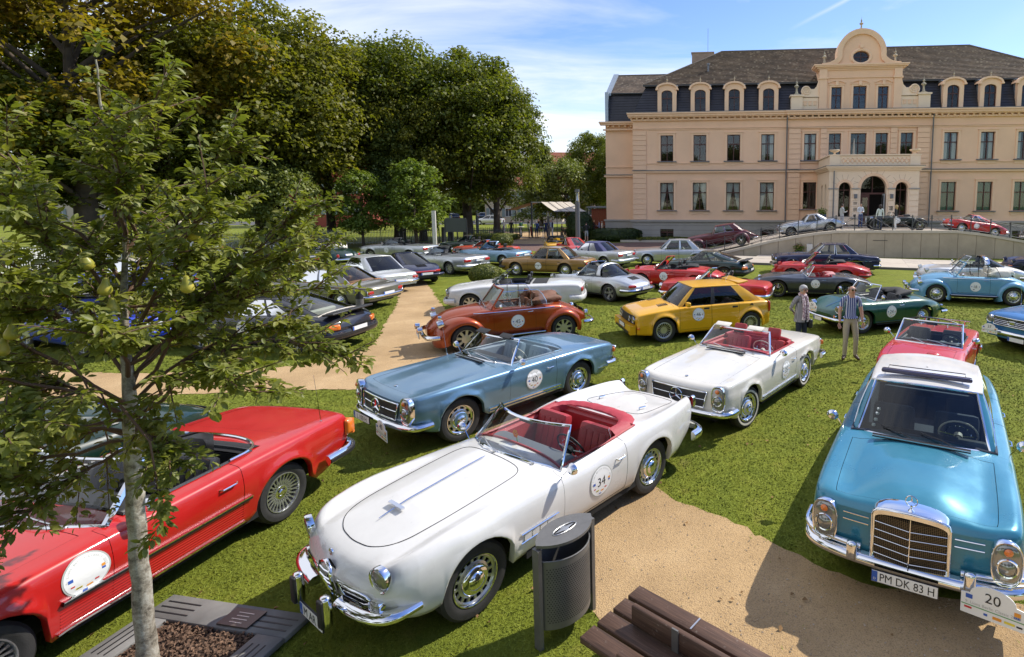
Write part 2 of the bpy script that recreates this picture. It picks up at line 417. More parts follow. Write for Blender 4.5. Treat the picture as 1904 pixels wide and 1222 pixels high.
def wheel_meshes(r,tw,style,white,hub,lod):
	key = (round(r,3),tw,style,white,hub.name if hub else '',lod)
	if key in _WH: return _WH[key]
	n = 40 if lod == 0 else 22
	rr = r * .66 if style not in ('fuchs', 'multi', 'alloy') else r * .68
	t = MB(); h = tw / 2
	prof = [(rr,-h * .75),(r * .80,-h * .97),(r * .93,-h * .9),(r * .985,-h * .72)]
	if lod == 0:
		for k in range(5):
			y0 = -h * .62 + k * h * .31; prof += [(r,y0 - h * .10),(r,y0 + h * .10),(r - .008,y0 + h * .13),(r - .008,y0 + h * .18)]
	prof += [(r,h * .70),(r * .985,h * .74),(r * .93,h * .93)]
	if lod == 0: prof += [(r * .925,h * .965),(r * .89,h * .975)]
	prof += [(r * .82,h),(r * .75,h * .97)]
	wi = len(prof)
	prof += [(rr,h * .80)]
	t.lathe(prof,n, 'Y')
	mats = [RUBBER]
	if white:
		t.lathe([(r * .75,h * .975 + .002),(r * .80,h + .003),(r * .845,h * .99 + .003)],n, 'Y',m=1); mats.append(WHITEWALL)
	tyre = t.mesh(mats,True, 'tyre',50)
	b = MB(); ms = [ALU,DARK,CHROME,hub or CHROME,ALUD]
	b.lathe([(rr * 1.01,h * .80),(rr * 1.0,h * .9),(rr * .965,h * .9),(rr * .94,h * .70),(rr * .90,h * .2),(rr * .9,-h * .6)],n, 'Y',m=0 if style in ('alloy', 'multi', 'mesh', 'fuchs', 'r129') else 2)
	cap = None
	if style in ('cap', 'beetle', 'benz'):
		# pressed steel disc with real openings between bridges
		nh = 16 if style == 'cap' else 10
		b.lathe([(rr * .99,h * .62),(rr * .9,h * .66),(rr * .84,h * .55)],n, 'Y',m=2 if style == 'benz' else 0)
		b.lathe([(rr * .70,h * .50),(rr * .60,h * .62),(rr * .01,h * .55)],n, 'Y',m=0)
		for k in range(nh): arcbar(b,rr * .68,rr * .86,2 * PI * k / nh,2 * PI * k / nh,.05 if nh < 12 else .03,h * .50,h * .55,.012,0)
		b.lathe([(rr * .9,h * .1),(.01,h * .1)],n, 'Y',m=1)
		c = MB()
		hc = h * .62
		c.lathe([(rr * .60,hc),(rr * .585,hc + .02),(rr * .5,hc + .034),(rr * .36,hc + .036),(rr * .33,hc + .046),(rr * .2,hc + .060),(.002,hc + .064)],n, 'Y',m=0)
		if style == 'benz':
			c.lathe([(rr * .50,hc + .036),(rr * .42,hc + .040),(rr * .30,hc + .0485)],n, 'Y',m=1)
			c.tube([(rr * .2 * math.cos(a),hc + .0665,rr * .2 * math.sin(a)) for a in np.arange(20) * PI / 10],.004,5,m=0,closed=True)
			for k in range(3):
				a = PI / 2 + k * 2 * PI / 3; c.tube([(0,hc + .069,0),(rr * .2 * math.cos(a),hc + .067,rr * .2 * math.sin(a))],.0045,4,m=0)
		cap = c.mesh([CHROME,hub or CHROME],True, 'hubcap',50)
	elif style == 'mesh':
		b.lathe([(rr * .9,h * .1),(.01,h * .1)],n, 'Y',m=1)
		k_ = 24 if lod == 0 else 16
		for k in range(k_):
			a = 2 * PI * k / k_
			arcbar(b,rr * .30,rr * .93,a,a + .30,.013,h * .52,h * .72,.012,0); arcbar(b,rr * .30,rr * .93,a,a - .30,.013,h * .52,h * .72,.012,0)
		b.lathe([(rr * .34,h * .40),(rr * .33,h * .56),(rr * .2,h * .60),(rr * .14,h * .75),(.002,h * .78)],16, 'Y',m=2)
	elif style == 'fuchs':
		b.lathe([(rr * .9,h * .1),(.01,h * .1)],n, 'Y',m=1)
		for k in range(5):
			a = 2 * PI * k / 5 + PI / 2; arcbar(b,rr * .18,rr * .92,a,a,.05,h * .35,h * .62,.02,0,w2=.105)
		b.lathe([(rr * .30,h * .36),(rr * .28,h * .46),(.002,h * .5)],16, 'Y',m=4)
	elif style == 'multi':
		b.lathe([(rr * .9,h * .1),(.01,h * .1)],n, 'Y',m=1)
		for k in range(20):
			a = 2 * PI * k / 20; arcbar(b,rr * .38,rr * .93,a,a,.014,h * .55,h * .78,.012,0)
		b.lathe([(rr * .95,h * .72),(rr * .88,h * .78),(rr * .84,h * .74)],n, 'Y',m=0)
		b.lathe([(rr * .44,h * .45),(rr * .40,h * .6),(rr * .16,h * .6),(rr * .15,h * .5),(.002,h * .5)],20, 'Y',m=0)
	elif style in ('alloy', 'r129'):
		b.lathe([(rr * .9,h * .1),(.01,h * .1)],n, 'Y',m=1)
		ns = 8
		for k in range(ns):
			a = 2 * PI * k / ns + .2; arcbar(b,rr * .3,rr * .93,a,a,.055,h * .60,h * .72,.02,0,w2=.075)
		b.lathe([(rr * .5,h * .40),(rr * .46,h * .64),(.002,h * .66)],20, 'Y',m=0)
	elif style == 'wire':
		b.lathe([(rr * .9,h * .0),(.01,h * .0)],n, 'Y',m=1)
		for k in range(18):
			a = 2 * PI * k / 18
			arcbar(b,rr * .16,rr * .93,a,a + .35,.005,h * .75,h * .55,.005,2); arcbar(b,rr * .16,rr * .93,a,a - .35,.005,h * .55,h * .30,.005,2)
		b.lathe([(rr * .22,h * .3),(rr * .2,h * .9),(rr * .08,h * 1.05),(.002,h * 1.08)],12, 'Y',m=2)
	rim = b.mesh(ms,True, 'rim',35)
	_WH[key] = (tyre,rim,cap)
	return _WH[key]
# ------------------------------------------------------------ lamps, fittings
def lamp(parent,name,kind,x,y,z,w,h,yaw,mat_,depth=.05,pitch=0,ring=CHROME):
	"""kind: round / oval / rect; faces -X at yaw 0"""
	b = MB(); n = 22
	p = {'round': 1, 'oval': .72, 'rect': .28}[kind]
	def ol(s_,dx):
		P = []
		for i in range(n):
			t = 2 * PI * i / n; c,q = math.cos(t),math.sin(t)
			P.append((dx,s_ * w / 2 * np.sign(c) * abs(c) ** p,s_ * h / 2 * np.sign(q) * abs(q) ** p))
		return P
	if ring: b.grid([ol(.98,depth),ol(1.06,0),ol(1.03,-.014),ol(.93,-.010),ol(.90,0)],cv=True,m=0)
	fr = ring is not None
	if kind == 'oval' and h > .3:
		th = np.arange(18) * 2 * PI / 18; b.tube([(-.030,w * .33 * math.cos(t),-h * .05 + w * .33 * math.sin(t)) for t in th],.008,5,closed=True,m=0)
		b.lathe([(w * .30,-.02),(w * .22,-.035),(w * .1,-.045),(.002,-.048)],16, 'X',c=(-.002,0,-h * .05),m=1); b.lathe([(.034,-.03),(.02,-.045),(.002,-.05)],10, 'X',c=(-.005,0,h * .33),m=2)
	b.grid([ol(.92 if fr else 1.0,0 if fr else depth),ol(.9,-.008),ol(.7,-.018),ol(.35,-.024),ol(.01,-.026)],cv=True,m=1)
	return b.build(name,[ring or mat_,mat_,LENSO],parent,loc=(x,y,z),rot=(0,pitch,yaw),angle=60)
_SEAT = {}
def seat(parent,x,y,z,lm,w=.5,hb=.52,head=False,tilt=.3,pipe=None):
	k = (lm.name,w,hb,head,tilt)
	if k not in _SEAT:
		b = MB()
		def cush(c,d,rr_,ry):
			me = rbox_mesh(lm,*d,rr_); V = np.array([v.co[:] for v in me.vertices]); F = [tuple(p.vertices) for p in me.polygons]
			M = np.array(Matrix.Rotation(ry,3, 'Y')); b.add(V @ M.T + np.array(c),F); bpy.data.meshes.remove(me)
		cush((0,0,0),(.5,w,.17),.06,-.12)
		for k2 in range(3): cush((-.02,(k2 - 1) * w * .26,.085),(.42,w * .25,.03),.014,-.12)
		cx = .25 + math.sin(tilt) * hb / 2
		cush((cx,0,.08 + math.cos(tilt) * hb / 2),(.14,w * .96,hb),.065,tilt)
		for k2 in range(4): cush((cx - .07,(k2 - 1.5) * w * .19,.07 + math.cos(tilt) * hb / 2),(.03,w * .18,hb * .8),.013,tilt)
		if head: cush((.25 + math.sin(tilt) * (hb + .1),0,.10 + math.cos(tilt) * (hb + .1)),(.09,w * .5,.19),.04,tilt)
		_SEAT[k] = b.mesh(lm,True, 'seat',50)
	return link('seat',_SEAT[k],parent,loc=(x,y,z))
_SW = {}
def steering(parent,x,y,z,m_,lod):
	if m_.name not in _SW:
		b = MB(); th = np.arange(24) * 2 * PI / 24
		b.tube([(0,.2 * math.cos(t),.2 * math.sin(t)) for t in th],.011,6,closed=True,m=0)
		b.tube([(0.0,.13 * math.cos(t),.13 * math.sin(t)) for t in th],.004,4,closed=True,m=1)
		for a in (0,PI,-PI / 2): b.tube([(-.03,0,0),(0,.2 * math.cos(a),.2 * math.sin(a))],.008,4,m=1)
		b.lathe([(.045,-.05),(.045,-.005),(.002,0)],12, 'X',m=0)
		b.tube([(-.02,0,0),(-.35,0,-.02)],.02,6,m=0)
		_SW[m_.name] = b.mesh([m_,CHROME],True, 'steering_wheel',50)
	return link('steering_wheel',_SW[m_.name],parent,loc=(x,y,z),rot=(0,-.45 + PI * 0,0))
# ------------------------------------------------------------ the car
SEC_ROUND = [(0,.90),(.15,.955),(.4,.99),(.6,1.0),(.85,.985),(1,.95)]
SEC_FLAT = [(0,.93),(.2,.975),(.45,.99),(.62,1.0),(.85,.985),(1,.955)]
SEC_LOW = [(0,.86),(.2,.95),(.5,1.0),(.75,.985),(.9,.95),(1,.90)]
class Car:
	def __init__(s,name,root,**S):
		s.S = S; s.root = root
		g = S.get
		s.L = S['L']; s.W = S['W']; s.fo = S['fo']; s.wb = S['wb']; s.r = g('r',.32); s.tw = g('tw',.17)
		s.lod = g('lod',1)
		s.hw = pchip(S['hw']); s.zs = pchip(S['zs']); s.zc = pchip(S['zc']); s.zb = pchip(S.get('zb',[(0,.30),(.5,.24),(s.L - .6,.24),(s.L,.32)]))
		s.sec = pchip(g('sec',SEC_FLAT)); s.us = g('us',.84); s.hz = g('hz',.07); s.p = g('p',3.0)
		s.nose = pchip(g('nose',[(0,0)])); s.tail = pchip(g('tail',[(0,0)]))
		s.bf = g('bf',.18); s.br = g('br',.12)
		s.aR = g('aR',s.r + .055); s.aRr = g('aRr',s.aR); s.fl = g('flare',.02)
		s.extra = g('extra')
		s.wx = (s.fo,s.fo + s.wb)
	def arch(s,x):
		z = s.zb(x)
		for k,xw in enumerate(s.wx):
			Rr = (s.aR,s.aRr)[k]; d = (Rr**2 - (x - xw)**2)
			if d > 0: z = max(z,s.r + math.sqrt(d) * .97)
		return float(z)
	def side_y(s,x,z):
		zb,zs = s.zb(x),s.zs(x); t = (z - zb) / np.maximum(zs - zb,.05)
		y = s.hw(x) * s.sec(np.clip(t,0,1))
		for k,xw in enumerate(s.wx):
			Rr = (s.aR,s.aRr)[k]; d = np.hypot(x - xw,z - s.r)
			y = y + s.fl * np.exp(-((d - Rr - .005) / .055) ** 2)
		return y
	def warp(s,P):
		P = np.array(P,float); x,y,z = P[...,0],P[...,1],P[...,2]
		q = np.abs(y) / (s.W / 2)
		f = np.clip(1 - x / .9,0,1) ** 2; r_ = np.clip(1 - (s.L - x) / .9,0,1) ** 2
		dx = s.bf * q ** 2.3 * f - s.br * q ** 2.3 * r_
		f2 = np.clip(1 - x / .55,0,1); r2 = np.clip(1 - (s.L - x) / .55,0,1)
		dx = dx + s.nose(z) * f2 - s.tail(z) * r2
		P[...,0] = x + dx
		return P
	def topz(s,x,u):
		zc,zs = s.zc(x),s.zs(x); uu = np.clip(np.abs(u) / s.us,0,1)
		z = zc + (zs - zc) * uu ** s.p
		if s.extra: z = z + s.extra(x,u)
		return z
	def top_at(s,x,y):
		return float(s.topz(x,abs(y) / s.hw(x)))
	def section(s,x):
		ns,nk = s.ns,4
		zlo = s.arch(x); zs = float(s.zs(x)); hz = min(s.hz,(zs - s.zb(x)) * .4)
		ztop = max(zs - hz,zlo + .01)
		zz = zlo + (ztop - zlo) * np.linspace(0,1,ns) ** .95
		yy = s.side_y(x,zz)
		yS = min(s.us * float(s.hw(x)),yy[-1] - .01); y1 = yy[-1]
		th = np.linspace(0,PI / 2,nk + 1)[1:]
		ysh = yS + (y1 - yS) * np.cos(th); zsh = ztop + (float(s.topz(x,s.us)) - ztop) * np.sin(th)
		ut = s.utop
		yt = ut * float(s.hw(x)); zt = s.topz(x,ut)
		y = np.concatenate([[yy[0] - .06],yy,ysh,yt]); z = np.concatenate([[zz[0] + .004],zz,zsh,zt])
		return y,z
	def build(s):
		S = s.S; g = S.get; lod = s.lod
		s.ns = (11,8,6)[lod]
		hole = g('hole'); uh = g('uh',.80); ub = g('ub',.72)
		us = set(np.round(np.linspace(s.us,0,(13,9,6)[lod])[1:],4)); us |= {round(uh,4),round(ub,4)}
		us = sorted(us,reverse=True); fil = [us[0]]
		keep = {round(uh,4),round(ub,4),0.0}
		for u in us[1:]:
			if fil[-1] - u < .03:
				if u in keep and fil[-1] not in keep: fil[-1] = u; continue
				if u not in keep: continue
			fil.append(u)
		s.utop = np.array([u for u in fil if u < s.us - 1e-6])
		step = (.075,.12,.2)[lod]
		xs = set(np.round(np.arange(0,s.L,step),4)) | {0.0,.02,.05,.1,s.L,s.L - .02,s.L - .05,s.L - .1}
		key = set()
		for k,xw in enumerate(s.wx):
			Rr = (s.aR,s.aRr)[k]
			for a in np.linspace(0,PI,(17,11,7)[lod]): xs.add(round(xw + Rr * math.cos(a),4))
			key |= {round(xw + Rr,4),round(xw - Rr,4)}
		doors = g('doors',[]); bon = g('bonnet'); boot = g('boot')
		for d in doors: key |= {d[0],d[1]}
		for d in (bon,boot,hole):
			if d: key |= {d[0],d[1]}
		key = {round(k,4) for k in key} | {0.0,round(s.L,4)}
		xs = sorted(xs | key); out = []
		for x in xs:
			if x < 0 or x > s.L: continue
			if out and x - out[-1] < .014:
				if x in key and out[-1] not in key: out[-1] = x
				elif x in key and x - out[-1] > 1e-4: out.append(x)
				continue
			out.append(x)
		xs = np.array(out); s.xs = xs
		G = []
		for x in xs:
			y,z = s.section(x)
			P = np.stack([np.full(len(y),x),y,z],1); Q = P[:-1][::-1] * np.array([1,-1,1])
			G.append(np.concatenate([P,Q]))
		G = np.array(G); nx,nc = G.shape[:2]; M = (nc - 1) // 2
		Gw = s.warp(G)
		nside = 1 + s.ns + 4
		# column -> u (nan on the side)
		ucol = np.full(nc,np.nan); ucol[nside:nside + len(s.utop)] = s.utop
		ucol[nc - 1 - np.arange(nside,nside + len(s.utop))] = -s.utop
		# normals from the whole surface
		du = np.gradient(Gw,axis=0); dv = np.gradient(Gw,axis=1)
		Nn = np.cross(dv,du); Nn /= np.linalg.norm(Nn,axis=2)[...,None] + 1e-9
		reg = np.zeros((nx - 1,nc - 1),int)
		names = ['body']
		def umax(j):
			a,b = ucol[j],ucol[j + 1]
			a = 1. if np.isnan(a) else abs(a); b = 1. if np.isnan(b) else abs(b)
			return max(a,b)
		UM = np.array([umax(j) for j in range(nc - 1)])
		xm = (xs[1:] + xs[:-1]) / 2
		jj = np.arange(nc - 1)
		rowlo = np.minimum(jj,nc - 2 - jj)
		for k,d in enumerate(doors):
			for sd_,cols in ((1,jj < M),(-1,jj >= M)):
				names.append('door'); idx = len(names) - 1
				sel = np.outer((xm > d[0]) & (xm < d[1]),cols & (rowlo >= 2) & (UM > uh + 1e-3))
				reg[sel] = idx
		if bon: names.append('bonnet'); reg[np.outer((xm > bon[0]) & (xm < bon[1]),UM <= ub + 1e-3)] = len(names) - 1
		if boot: names.append('boot_lid'); reg[np.outer((xm > boot[0]) & (xm < boot[1]),UM <= ub + 1e-3)] = len(names) - 1
		if hole: reg[np.outer((xm > hole[0]) & (xm < hole[1]),UM <= uh + 1e-3)] = -1
		body_m = S['paint']; parts = {}
		gap = (.005,.007,.01)[lod]; gb = g('nogap')
		for idx,nm in enumerate(names):
			F = np.argwhere(reg == idx)
			if len(F) == 0: continue
			used = {}; V = []; Nv = []; FF = []
			lo_i,hi_i = F[:,0].min(),F[:,0].max() + 1; lo_j,hi_j = F[:,1].min(),F[:,1].max() + 1
			for i,j in F:
				q = []
				for a,b in ((i,j),(i,j + 1),(i + 1,j + 1),(i + 1,j)):
					kk = (a,b)
					if kk not in used:
						used[kk] = len(V); p = Gw[a,b].copy()
						if idx and not (gb and nm != 'door'):
							if a == lo_i: p[0] += gap
							if a == hi_i: p[0] -= gap
							t = None
							if nm == 'door':
								if rowlo[min(b,nc - 2)] <= 2 and (b == lo_j if lo_j > 0 and j < M else b == hi_j): p[2] += gap
							elif b in (lo_j,hi_j): p[1] -= np.sign(p[1]) * gap
							p -= Nn[a,b] * .0015
						V.append(p); Nv.append(Nn[a,b])
					q.append(used[kk])
				FF.append(q)
			if idx == 0:
				# nose and tail caps
				for end in (0,nx - 1):
					rows = [r_ for r_ in range(1,M + 1)]
					P = []
					zmax = -1
					for r_ in rows:
						y,z = G[end,r_,1],G[end,r_,2]
						z = max(z,zmax); zmax = z
						P.append([(xs[end],y * t,z) for t in np.linspace(1,-1,11)])
					P = s.warp(np.array(P)); a_,b_ = P.shape[:2]; o = len(V)
					V += list(P.reshape(-1,3)); sg = -1 if end == 0 else 1
					Nv += [np.array([sg,0,0.0])] * (a_ * b_)
					for i in range(a_ - 1):
						for j in range(b_ - 1):
							q = (o + i * b_ + j,o + (i + 1) * b_ + j,o + (i + 1) * b_ + j + 1,o + i * b_ + j + 1)
							FF.append(q[::-1] if end == 0 else q)
			me = bpy.data.meshes.new(nm); me.from_pydata([tuple(v) for v in V],[],[tuple(f) for f in FF])
			me.materials.append(body_m)
			me.polygons.foreach_set('use_smooth',np.ones(len(FF),bool)); me.update()
			me.normals_split_custom_set_from_vertices([tuple(n_) for n_ in Nv])
			o = link(nm,me,s.root); parts.setdefault(nm,[]).append(o)
		s.parts = parts
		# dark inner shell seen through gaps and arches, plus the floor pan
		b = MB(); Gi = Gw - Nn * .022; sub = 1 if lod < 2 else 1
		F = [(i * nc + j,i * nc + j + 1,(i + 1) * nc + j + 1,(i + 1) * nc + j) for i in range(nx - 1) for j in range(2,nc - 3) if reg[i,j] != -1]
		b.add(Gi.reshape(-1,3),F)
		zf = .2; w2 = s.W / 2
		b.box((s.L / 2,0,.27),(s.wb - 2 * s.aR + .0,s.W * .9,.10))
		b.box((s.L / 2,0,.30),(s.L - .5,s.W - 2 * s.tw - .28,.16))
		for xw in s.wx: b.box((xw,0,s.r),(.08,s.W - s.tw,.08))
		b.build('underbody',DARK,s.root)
		s.hole_idx = None
		if hole: s.tub(Gw,xs,ucol,hole,uh,nside)
		s.wheels()
		return s
	def tub(s,Gw,xs,ucol,hole,uh,nside):
		S = s.S; g = S.get; lm = g('inner',BLKLEATHER)
		i0 = int(np.argmin(abs(xs - hole[0]))); i1 = int(np.argmin(abs(xs - hole[1])))
		jr = int(np.nanargmin(abs(ucol - uh))); jl = int(np.nanargmin(abs(ucol + uh)))
		loop = [Gw[i,jr] for i in range(i0,i1)] + [Gw[i1,j] for j in range(jr,jl)] + [Gw[i,jl] for i in range(i1,i0,-1)] + [Gw[i0,j] for j in range(jl,jr,-1)]
		loop = np.array(loop); c = loop.mean(0)
		def ring(k,z=None,dz=0):
			P = c + (loop - c) * np.array([k,k,1]); P[:,2] = loop[:,2] + dz if z is None else z
			return P
		zf = g('floor',.30)
		b = MB(); r = [loop,ring(.985,dz=-.03),ring(.93,dz=-.05),ring(.92,dz=-.18),ring(.94,z=zf)]
		b.grid(r,cv=True); b.add(r[-1],[tuple(range(len(loop)))])
		b.build('cabin_lining',g('lining',lm),s.root,angle=35)
		s.loop = loop
		if not s.S.get('gh'):
			b = MB(); P = loop[:len(loop)]; b.tube(P + np.array([0,0,.004]),g('rimr',.016),5,closed=True)
			b.build('cockpit_trim',g('rim_m',lm),s.root)
		belt = float(s.zs((hole[0] + hole[1]) / 2)); hwm = float(s.hw((hole[0] + hole[1]) / 2)) * uh
		# dashboard, seats, wheel
		me = rbox_mesh(g('dash_m',BLACK),.34,hwm * 1.86,.24,.06, 'dashboard')
		link('dashboard',me,s.root,loc=(hole[0] + .14,0,belt - .10))
		sx = g('seatx',hole[0] + .95); hd = g('headrest',False); zs_ = g('seatz',.40)
		for y in (-.36,.36): seat(s.root,sx,y * min(1,hwm / .62),zs_,lm,min(.52,hwm * .8),g('sb',.52),hd)
		if g('rear_seat'): seat(s.root,g('rear_seat'),0,zs_ + .05,lm,hwm * 1.7,.42,False)
		steering(s.root,hole[0] + .46,-.37 * min(1,hwm / .62),belt - .02,g('wheel_m',BLACK),s.lod)
	def wheels(s):
		S = s.S; g = S.get
		t,r_,c = wheel_meshes(s.r,s.tw,g('rim', 'cap'),g('white',False),g('hub'),min(s.lod,1))
		for k,xw in enumerate(s.wx):
			tr = g('track',s.W - .10 - s.tw) / 2 if not g('tracks') else g('tracks')[k] / 2
			for sg in (1,-1):
				st = g('steer',0) if k == 0 else 0
				w = link('wheel',t,s.root,loc=(xw,sg * tr,s.r),rot=(0,random.random() * .8,(0 if sg > 0 else PI) + st))
				q = link('rim',r_,w)
				if c: link('hubcap',c,w)
	# ---- fittings
	def conform(s,V,sg,x0,z0,lift):
		"""flat artwork (x right, y up) onto the flank"""
		X = x0 - sg * V[:,0]; Z = z0 + V[:,1]; Y = s.side_y(X,Z) + lift
		return np.stack([X,sg * Y,Z],1)
	def sticker(s,sg,x0,z0,num,r=.2):
		b = MB()
		for V,F,m,l in round_sticker_geo(num,s.lod == 0):
			b.add(s.conform(V * r,sg,x0,z0,.004 + l * .0012),F,m)
		return b.build('number_roundel',STMATS,s.root,smooth=False)
	def script(s,sg,x0,z0,txt,size,m=CHROME):
		V,F = text_geo(txt,size); V[:,0] += V[:,1] * .35
		MB().add(s.conform(V,sg,x0,z0,.004),F).build('lettering',m,s.root,smooth=False)
	def strip(s,z,x0,x1,h=.02,t=.012,m=CHROME,name='side_trim',z1=None):
		for sg in (1,-1):
			xx = np.linspace(x0,x1,26); zz = z(xx) if callable(z) else np.linspace(z,z if z1 is None else z1,26)
			Y = s.side_y(xx,zz)
			P = []
			for dz,o in ((-h/2,-.004),(-h/2 * .8,t),(h/2 * .8,t),(h/2,-.004)):
				P.append(np.stack([xx,sg * (s.side_y(xx,zz + dz) + o),zz + dz],1))
			MB().grid(P).build(name,m,s.root,angle=60)
	def handle(s,x,z,m=CHROME,w=.14,sides=(1,-1)):
		for sg in sides:
			y = float(s.side_y(x,z)); b = MB()
			b.tube([(x - w/2,sg * y,z),(x - w/2 + .01,sg * (y + .03),z),(x + w/2 - .03,sg * (y + .032),z + .004),(x + w/2,sg * (y + .006),z + .004)],.009,6)
			b.lathe([(.016,0),(.016,.012),(.002,.018)],10, 'Y',c=(x + w/2,sg * (y - .002),z + .002))
			b.build('door_handle',m,(s.parts.get('door') or [s.root])[0] if False else s.root)
	def mirror(s,x,z,m=CHROME,sides=(1,-1),big=False,y=None,out=.14):
		for sg in sides:
			yy = (y or float(s.side_y(x,z))) - .03; b = MB()
			b.tube([(x,sg * yy,z),(x,sg * (yy + out * .6),z + .09)],.007,5,m=0)
			V,F = [],[]
			k = .09 if not big else .11
			b.lathe([(.002,-.045),(.035,-.04),(.055,-.015),(.06,.012),(.002,.014)],14, 'X',c=(x,sg * (yy + out),z + .12),m=0)
			b.lathe([(.052,.015),(.002,.0155)],14, 'X',c=(x,sg * (yy + out),z + .12),m=1)
			me = b.mesh([m,LENS],True, 'mirror',40)
			# widen into an oval
			co = np.array([v.co[:] for v in me.vertices]); cy = sg * (yy + out)
			f = co[:,2] > z + .055
			co[f,1] = cy + (co[f,1] - cy) * (1.5 if big else 1.15)
			me.vertices.foreach_set('co',co.ravel()); me.update()
			link('wing_mirror',me,s.root)
	def bumper(s,end,z,h=.11,t=.05,wrap=.45,off=.07,m=CHROME,p=.42,name='bumper',wid=None,span=None,strip=None,sag=0):
		n = 49; W2 = (wid or s.W) / 2 + .03 - t * .5; P = []; off -= t * .7
		for a in np.linspace(-PI / 2,PI / 2,n):
			sy = np.sign(a) * abs(math.sin(a)) ** .75; y = W2 * sy
			c = abs(math.cos(a)) ** p
			x = wrap * (1 - c)
			if span and abs(y) < span: continue
			P.append((x,y))
		segs = [P] if not span else [[q for q in P if q[1] < 0],[q for q in P if q[1] > 0]]
		noseoff = float(s.nose(z)) if end == 'f' else float(s.tail(z))
		for sgm in segs:
			if len(sgm) < 3: continue
			path = []
			for x,y in sgm:
				if end == 'f': path.append((x - off + noseoff,y,z))
				else: path.append((s.L + off - x - noseoff,y,z))
			path = np.array(path)
			if end == 'f': path = path[::-1]
			pr = [(-t * .2,-h / 2),(t * .5,-h / 2 * .95),(t * .9,-h / 2 * .5),(t,0),(t * .9,h / 2 * .5),(t * .5,h / 2 * .95),(-t * .2,h / 2)]
			b = MB(); b.sweep(path,pr)
			if strip: b.sweep(path,[(t * .9,-h * .2),(t * 1.25,-h * .16),(t * 1.25,h * .16),(t * .9,h * .2)],m=1)
			b.build(name,[m,strip or m],s.root,angle=60)
	def xf(s,y,z):
		"""front surface x"""
		return float(s.warp(np.array([0,y,z]))[0])
	def xr(s,y,z):
		return float(s.warp(np.array([s.L,y,z]))[0])
	def grille(s,w,h,z,bars=4,vert=0,m=CHROME,back=DARK,proud=.02,frame=.012,end='f',name='grille',taper=1.0,r_=.0):
		f = s.xf if end == 'f' else s.xr; sg = -1 if end == 'f' else 1
		def pt(a,b_,o):
			y = a * w / 2 * (1 - (1 - taper) * (.5 - b_ / 2)); zz = z + b_ * h / 2
			return (f(y,zz) + sg * o,y,zz)
		aa = np.linspace(-1,1,13); bb = np.linspace(-1,1,5)
		b = MB(); b.grid([[pt(a,q,.006) for q in bb] for a in aa],m=1)
		ring = [pt(a,-1,proud) for a in aa] + [pt(1,q,proud) for q in bb[1:]] + [pt(a,1,proud) for a in aa[::-1][1:]] + [pt(-1,q,proud) for q in bb[::-1][1:-1]]
		if frame: b.tube(ring,frame,6,closed=True,m=0)
		for k in range(bars):
			q = -1 + 2 * (k + 1) / (bars + 1); b.tube([pt(a,q,proud * .7) for a in aa],.006,4,m=0)
		for k in range(vert):
			a = -1 + 2 * (k + 1) / (vert + 1); b.tube([pt(a,q,proud * .7) for q in bb],.004,4,m=0)
		return b.build(name,[m,back],s.root,angle=60)
	def screen(s,xc,xt,zt,hb,ht,bow=.16,fr=CHROME,gl=GLASSC,r_=.013,wip=True,zoff=0,crown=.02,name='windscreen',r2=None):
		n = 13; aa = np.linspace(-1,1,n); rows = 7
		G = []
		for q in np.linspace(0,1,rows):
			row = []
			for a in aa:
				y = a * (hb + (ht - hb) * q); xb = xc + bow * a * a * (1 if True else 1)
				zb_ = s.top_at(xb,a * hb) - .004 + zoff
				xx = xb + (xt - xc - bow * .25 * a * a) * q; zz = zb_ + (zt + crown * (1 - a * a) - zb_) * q
				row.append((xx,y,zz))
			G.append(row)
		G = np.array(G)
		gl_ = MB().grid(G).build(name,gl,s.root)
		ring = list(G[0]) + list(G[1:,-1]) + list(G[-1][::-1][1:]) + list(G[1:-1,0][::-1])
		b = MB(); b.tube(ring,r_,6,closed=True)
		if r2: b.tube(list(G[:,0]),r2,6); b.tube(list(G[:,-1]),r2,6)
		b.build('windscreen_frame',fr,gl_)
		if wip:
			for a0,a1 in ((-.55,.05),(.05,.65)):
				i0 = int((a0 + 1) / 2 * (n - 1)); i1 = min(n - 1,int((a1 + 1) / 2 * (n - 1)))
				p0 = G[0][i0] + np.array([-.03,0,.015]); p1 = G[1][i1] + np.array([-.02,0,.02]); pm = (p0 + p1) / 2 + np.array([-.02,0,.02])
				w = MB(); w.tube([p0,pm],.006,4); w.tube([p0 * .75 + p1 * .25 + np.array([-.0,0,.0]),pm,p1],.007,4)
				w.lathe([(.018,0),(.016,.02),(.002,.024)],8, 'Z',c=p0 - np.array([0,0,.012]))
				w.build('wiper',BLACK if fr is BLACK else ALU,gl_)
		b = MB(); pm = G[-1][n // 2]
		b.box((pm[0] + .06,0,pm[2] - .05),(.02,.2,.05)); b.build('rear_view_mirror',BLACK,gl_,smooth=False)
		s.G = G
		return G
	def greenhouse(s,x1,x2,x3,x4,H,hb,hr,bow=.14,bowr=.14,bp=(.5,),cp=.86,ap=.03,pm=None,rm=None,gl=GLASS,trim=CHROME,crown=.05,hbr=None,hrr=None,rearp=.06,tuck=.0,frame=.011,zr_off=0,bpw=.018):
		"""roof, glass and pillars; x1..x4 = cowl, roof front, roof rear, rear screen base"""
		pm = pm or s.S['paint']; rm = rm or pm; hbr = hbr or hb; hrr = hrr or hr
		nf,nsd,nr = (13,25,13)
		bel,roof,tag = [],[],[]
		for a in np.linspace(0,1,nf):            # front, centre to A pillar
			y = a * hb; x = x1 + bow * a * a; bel.append((x,y,s.top_at(x,y) - .008))
			roof.append((x2 + bow * .55 * a * a,a * hr,H - crown * a * a - .01)); tag.append(('f',a))
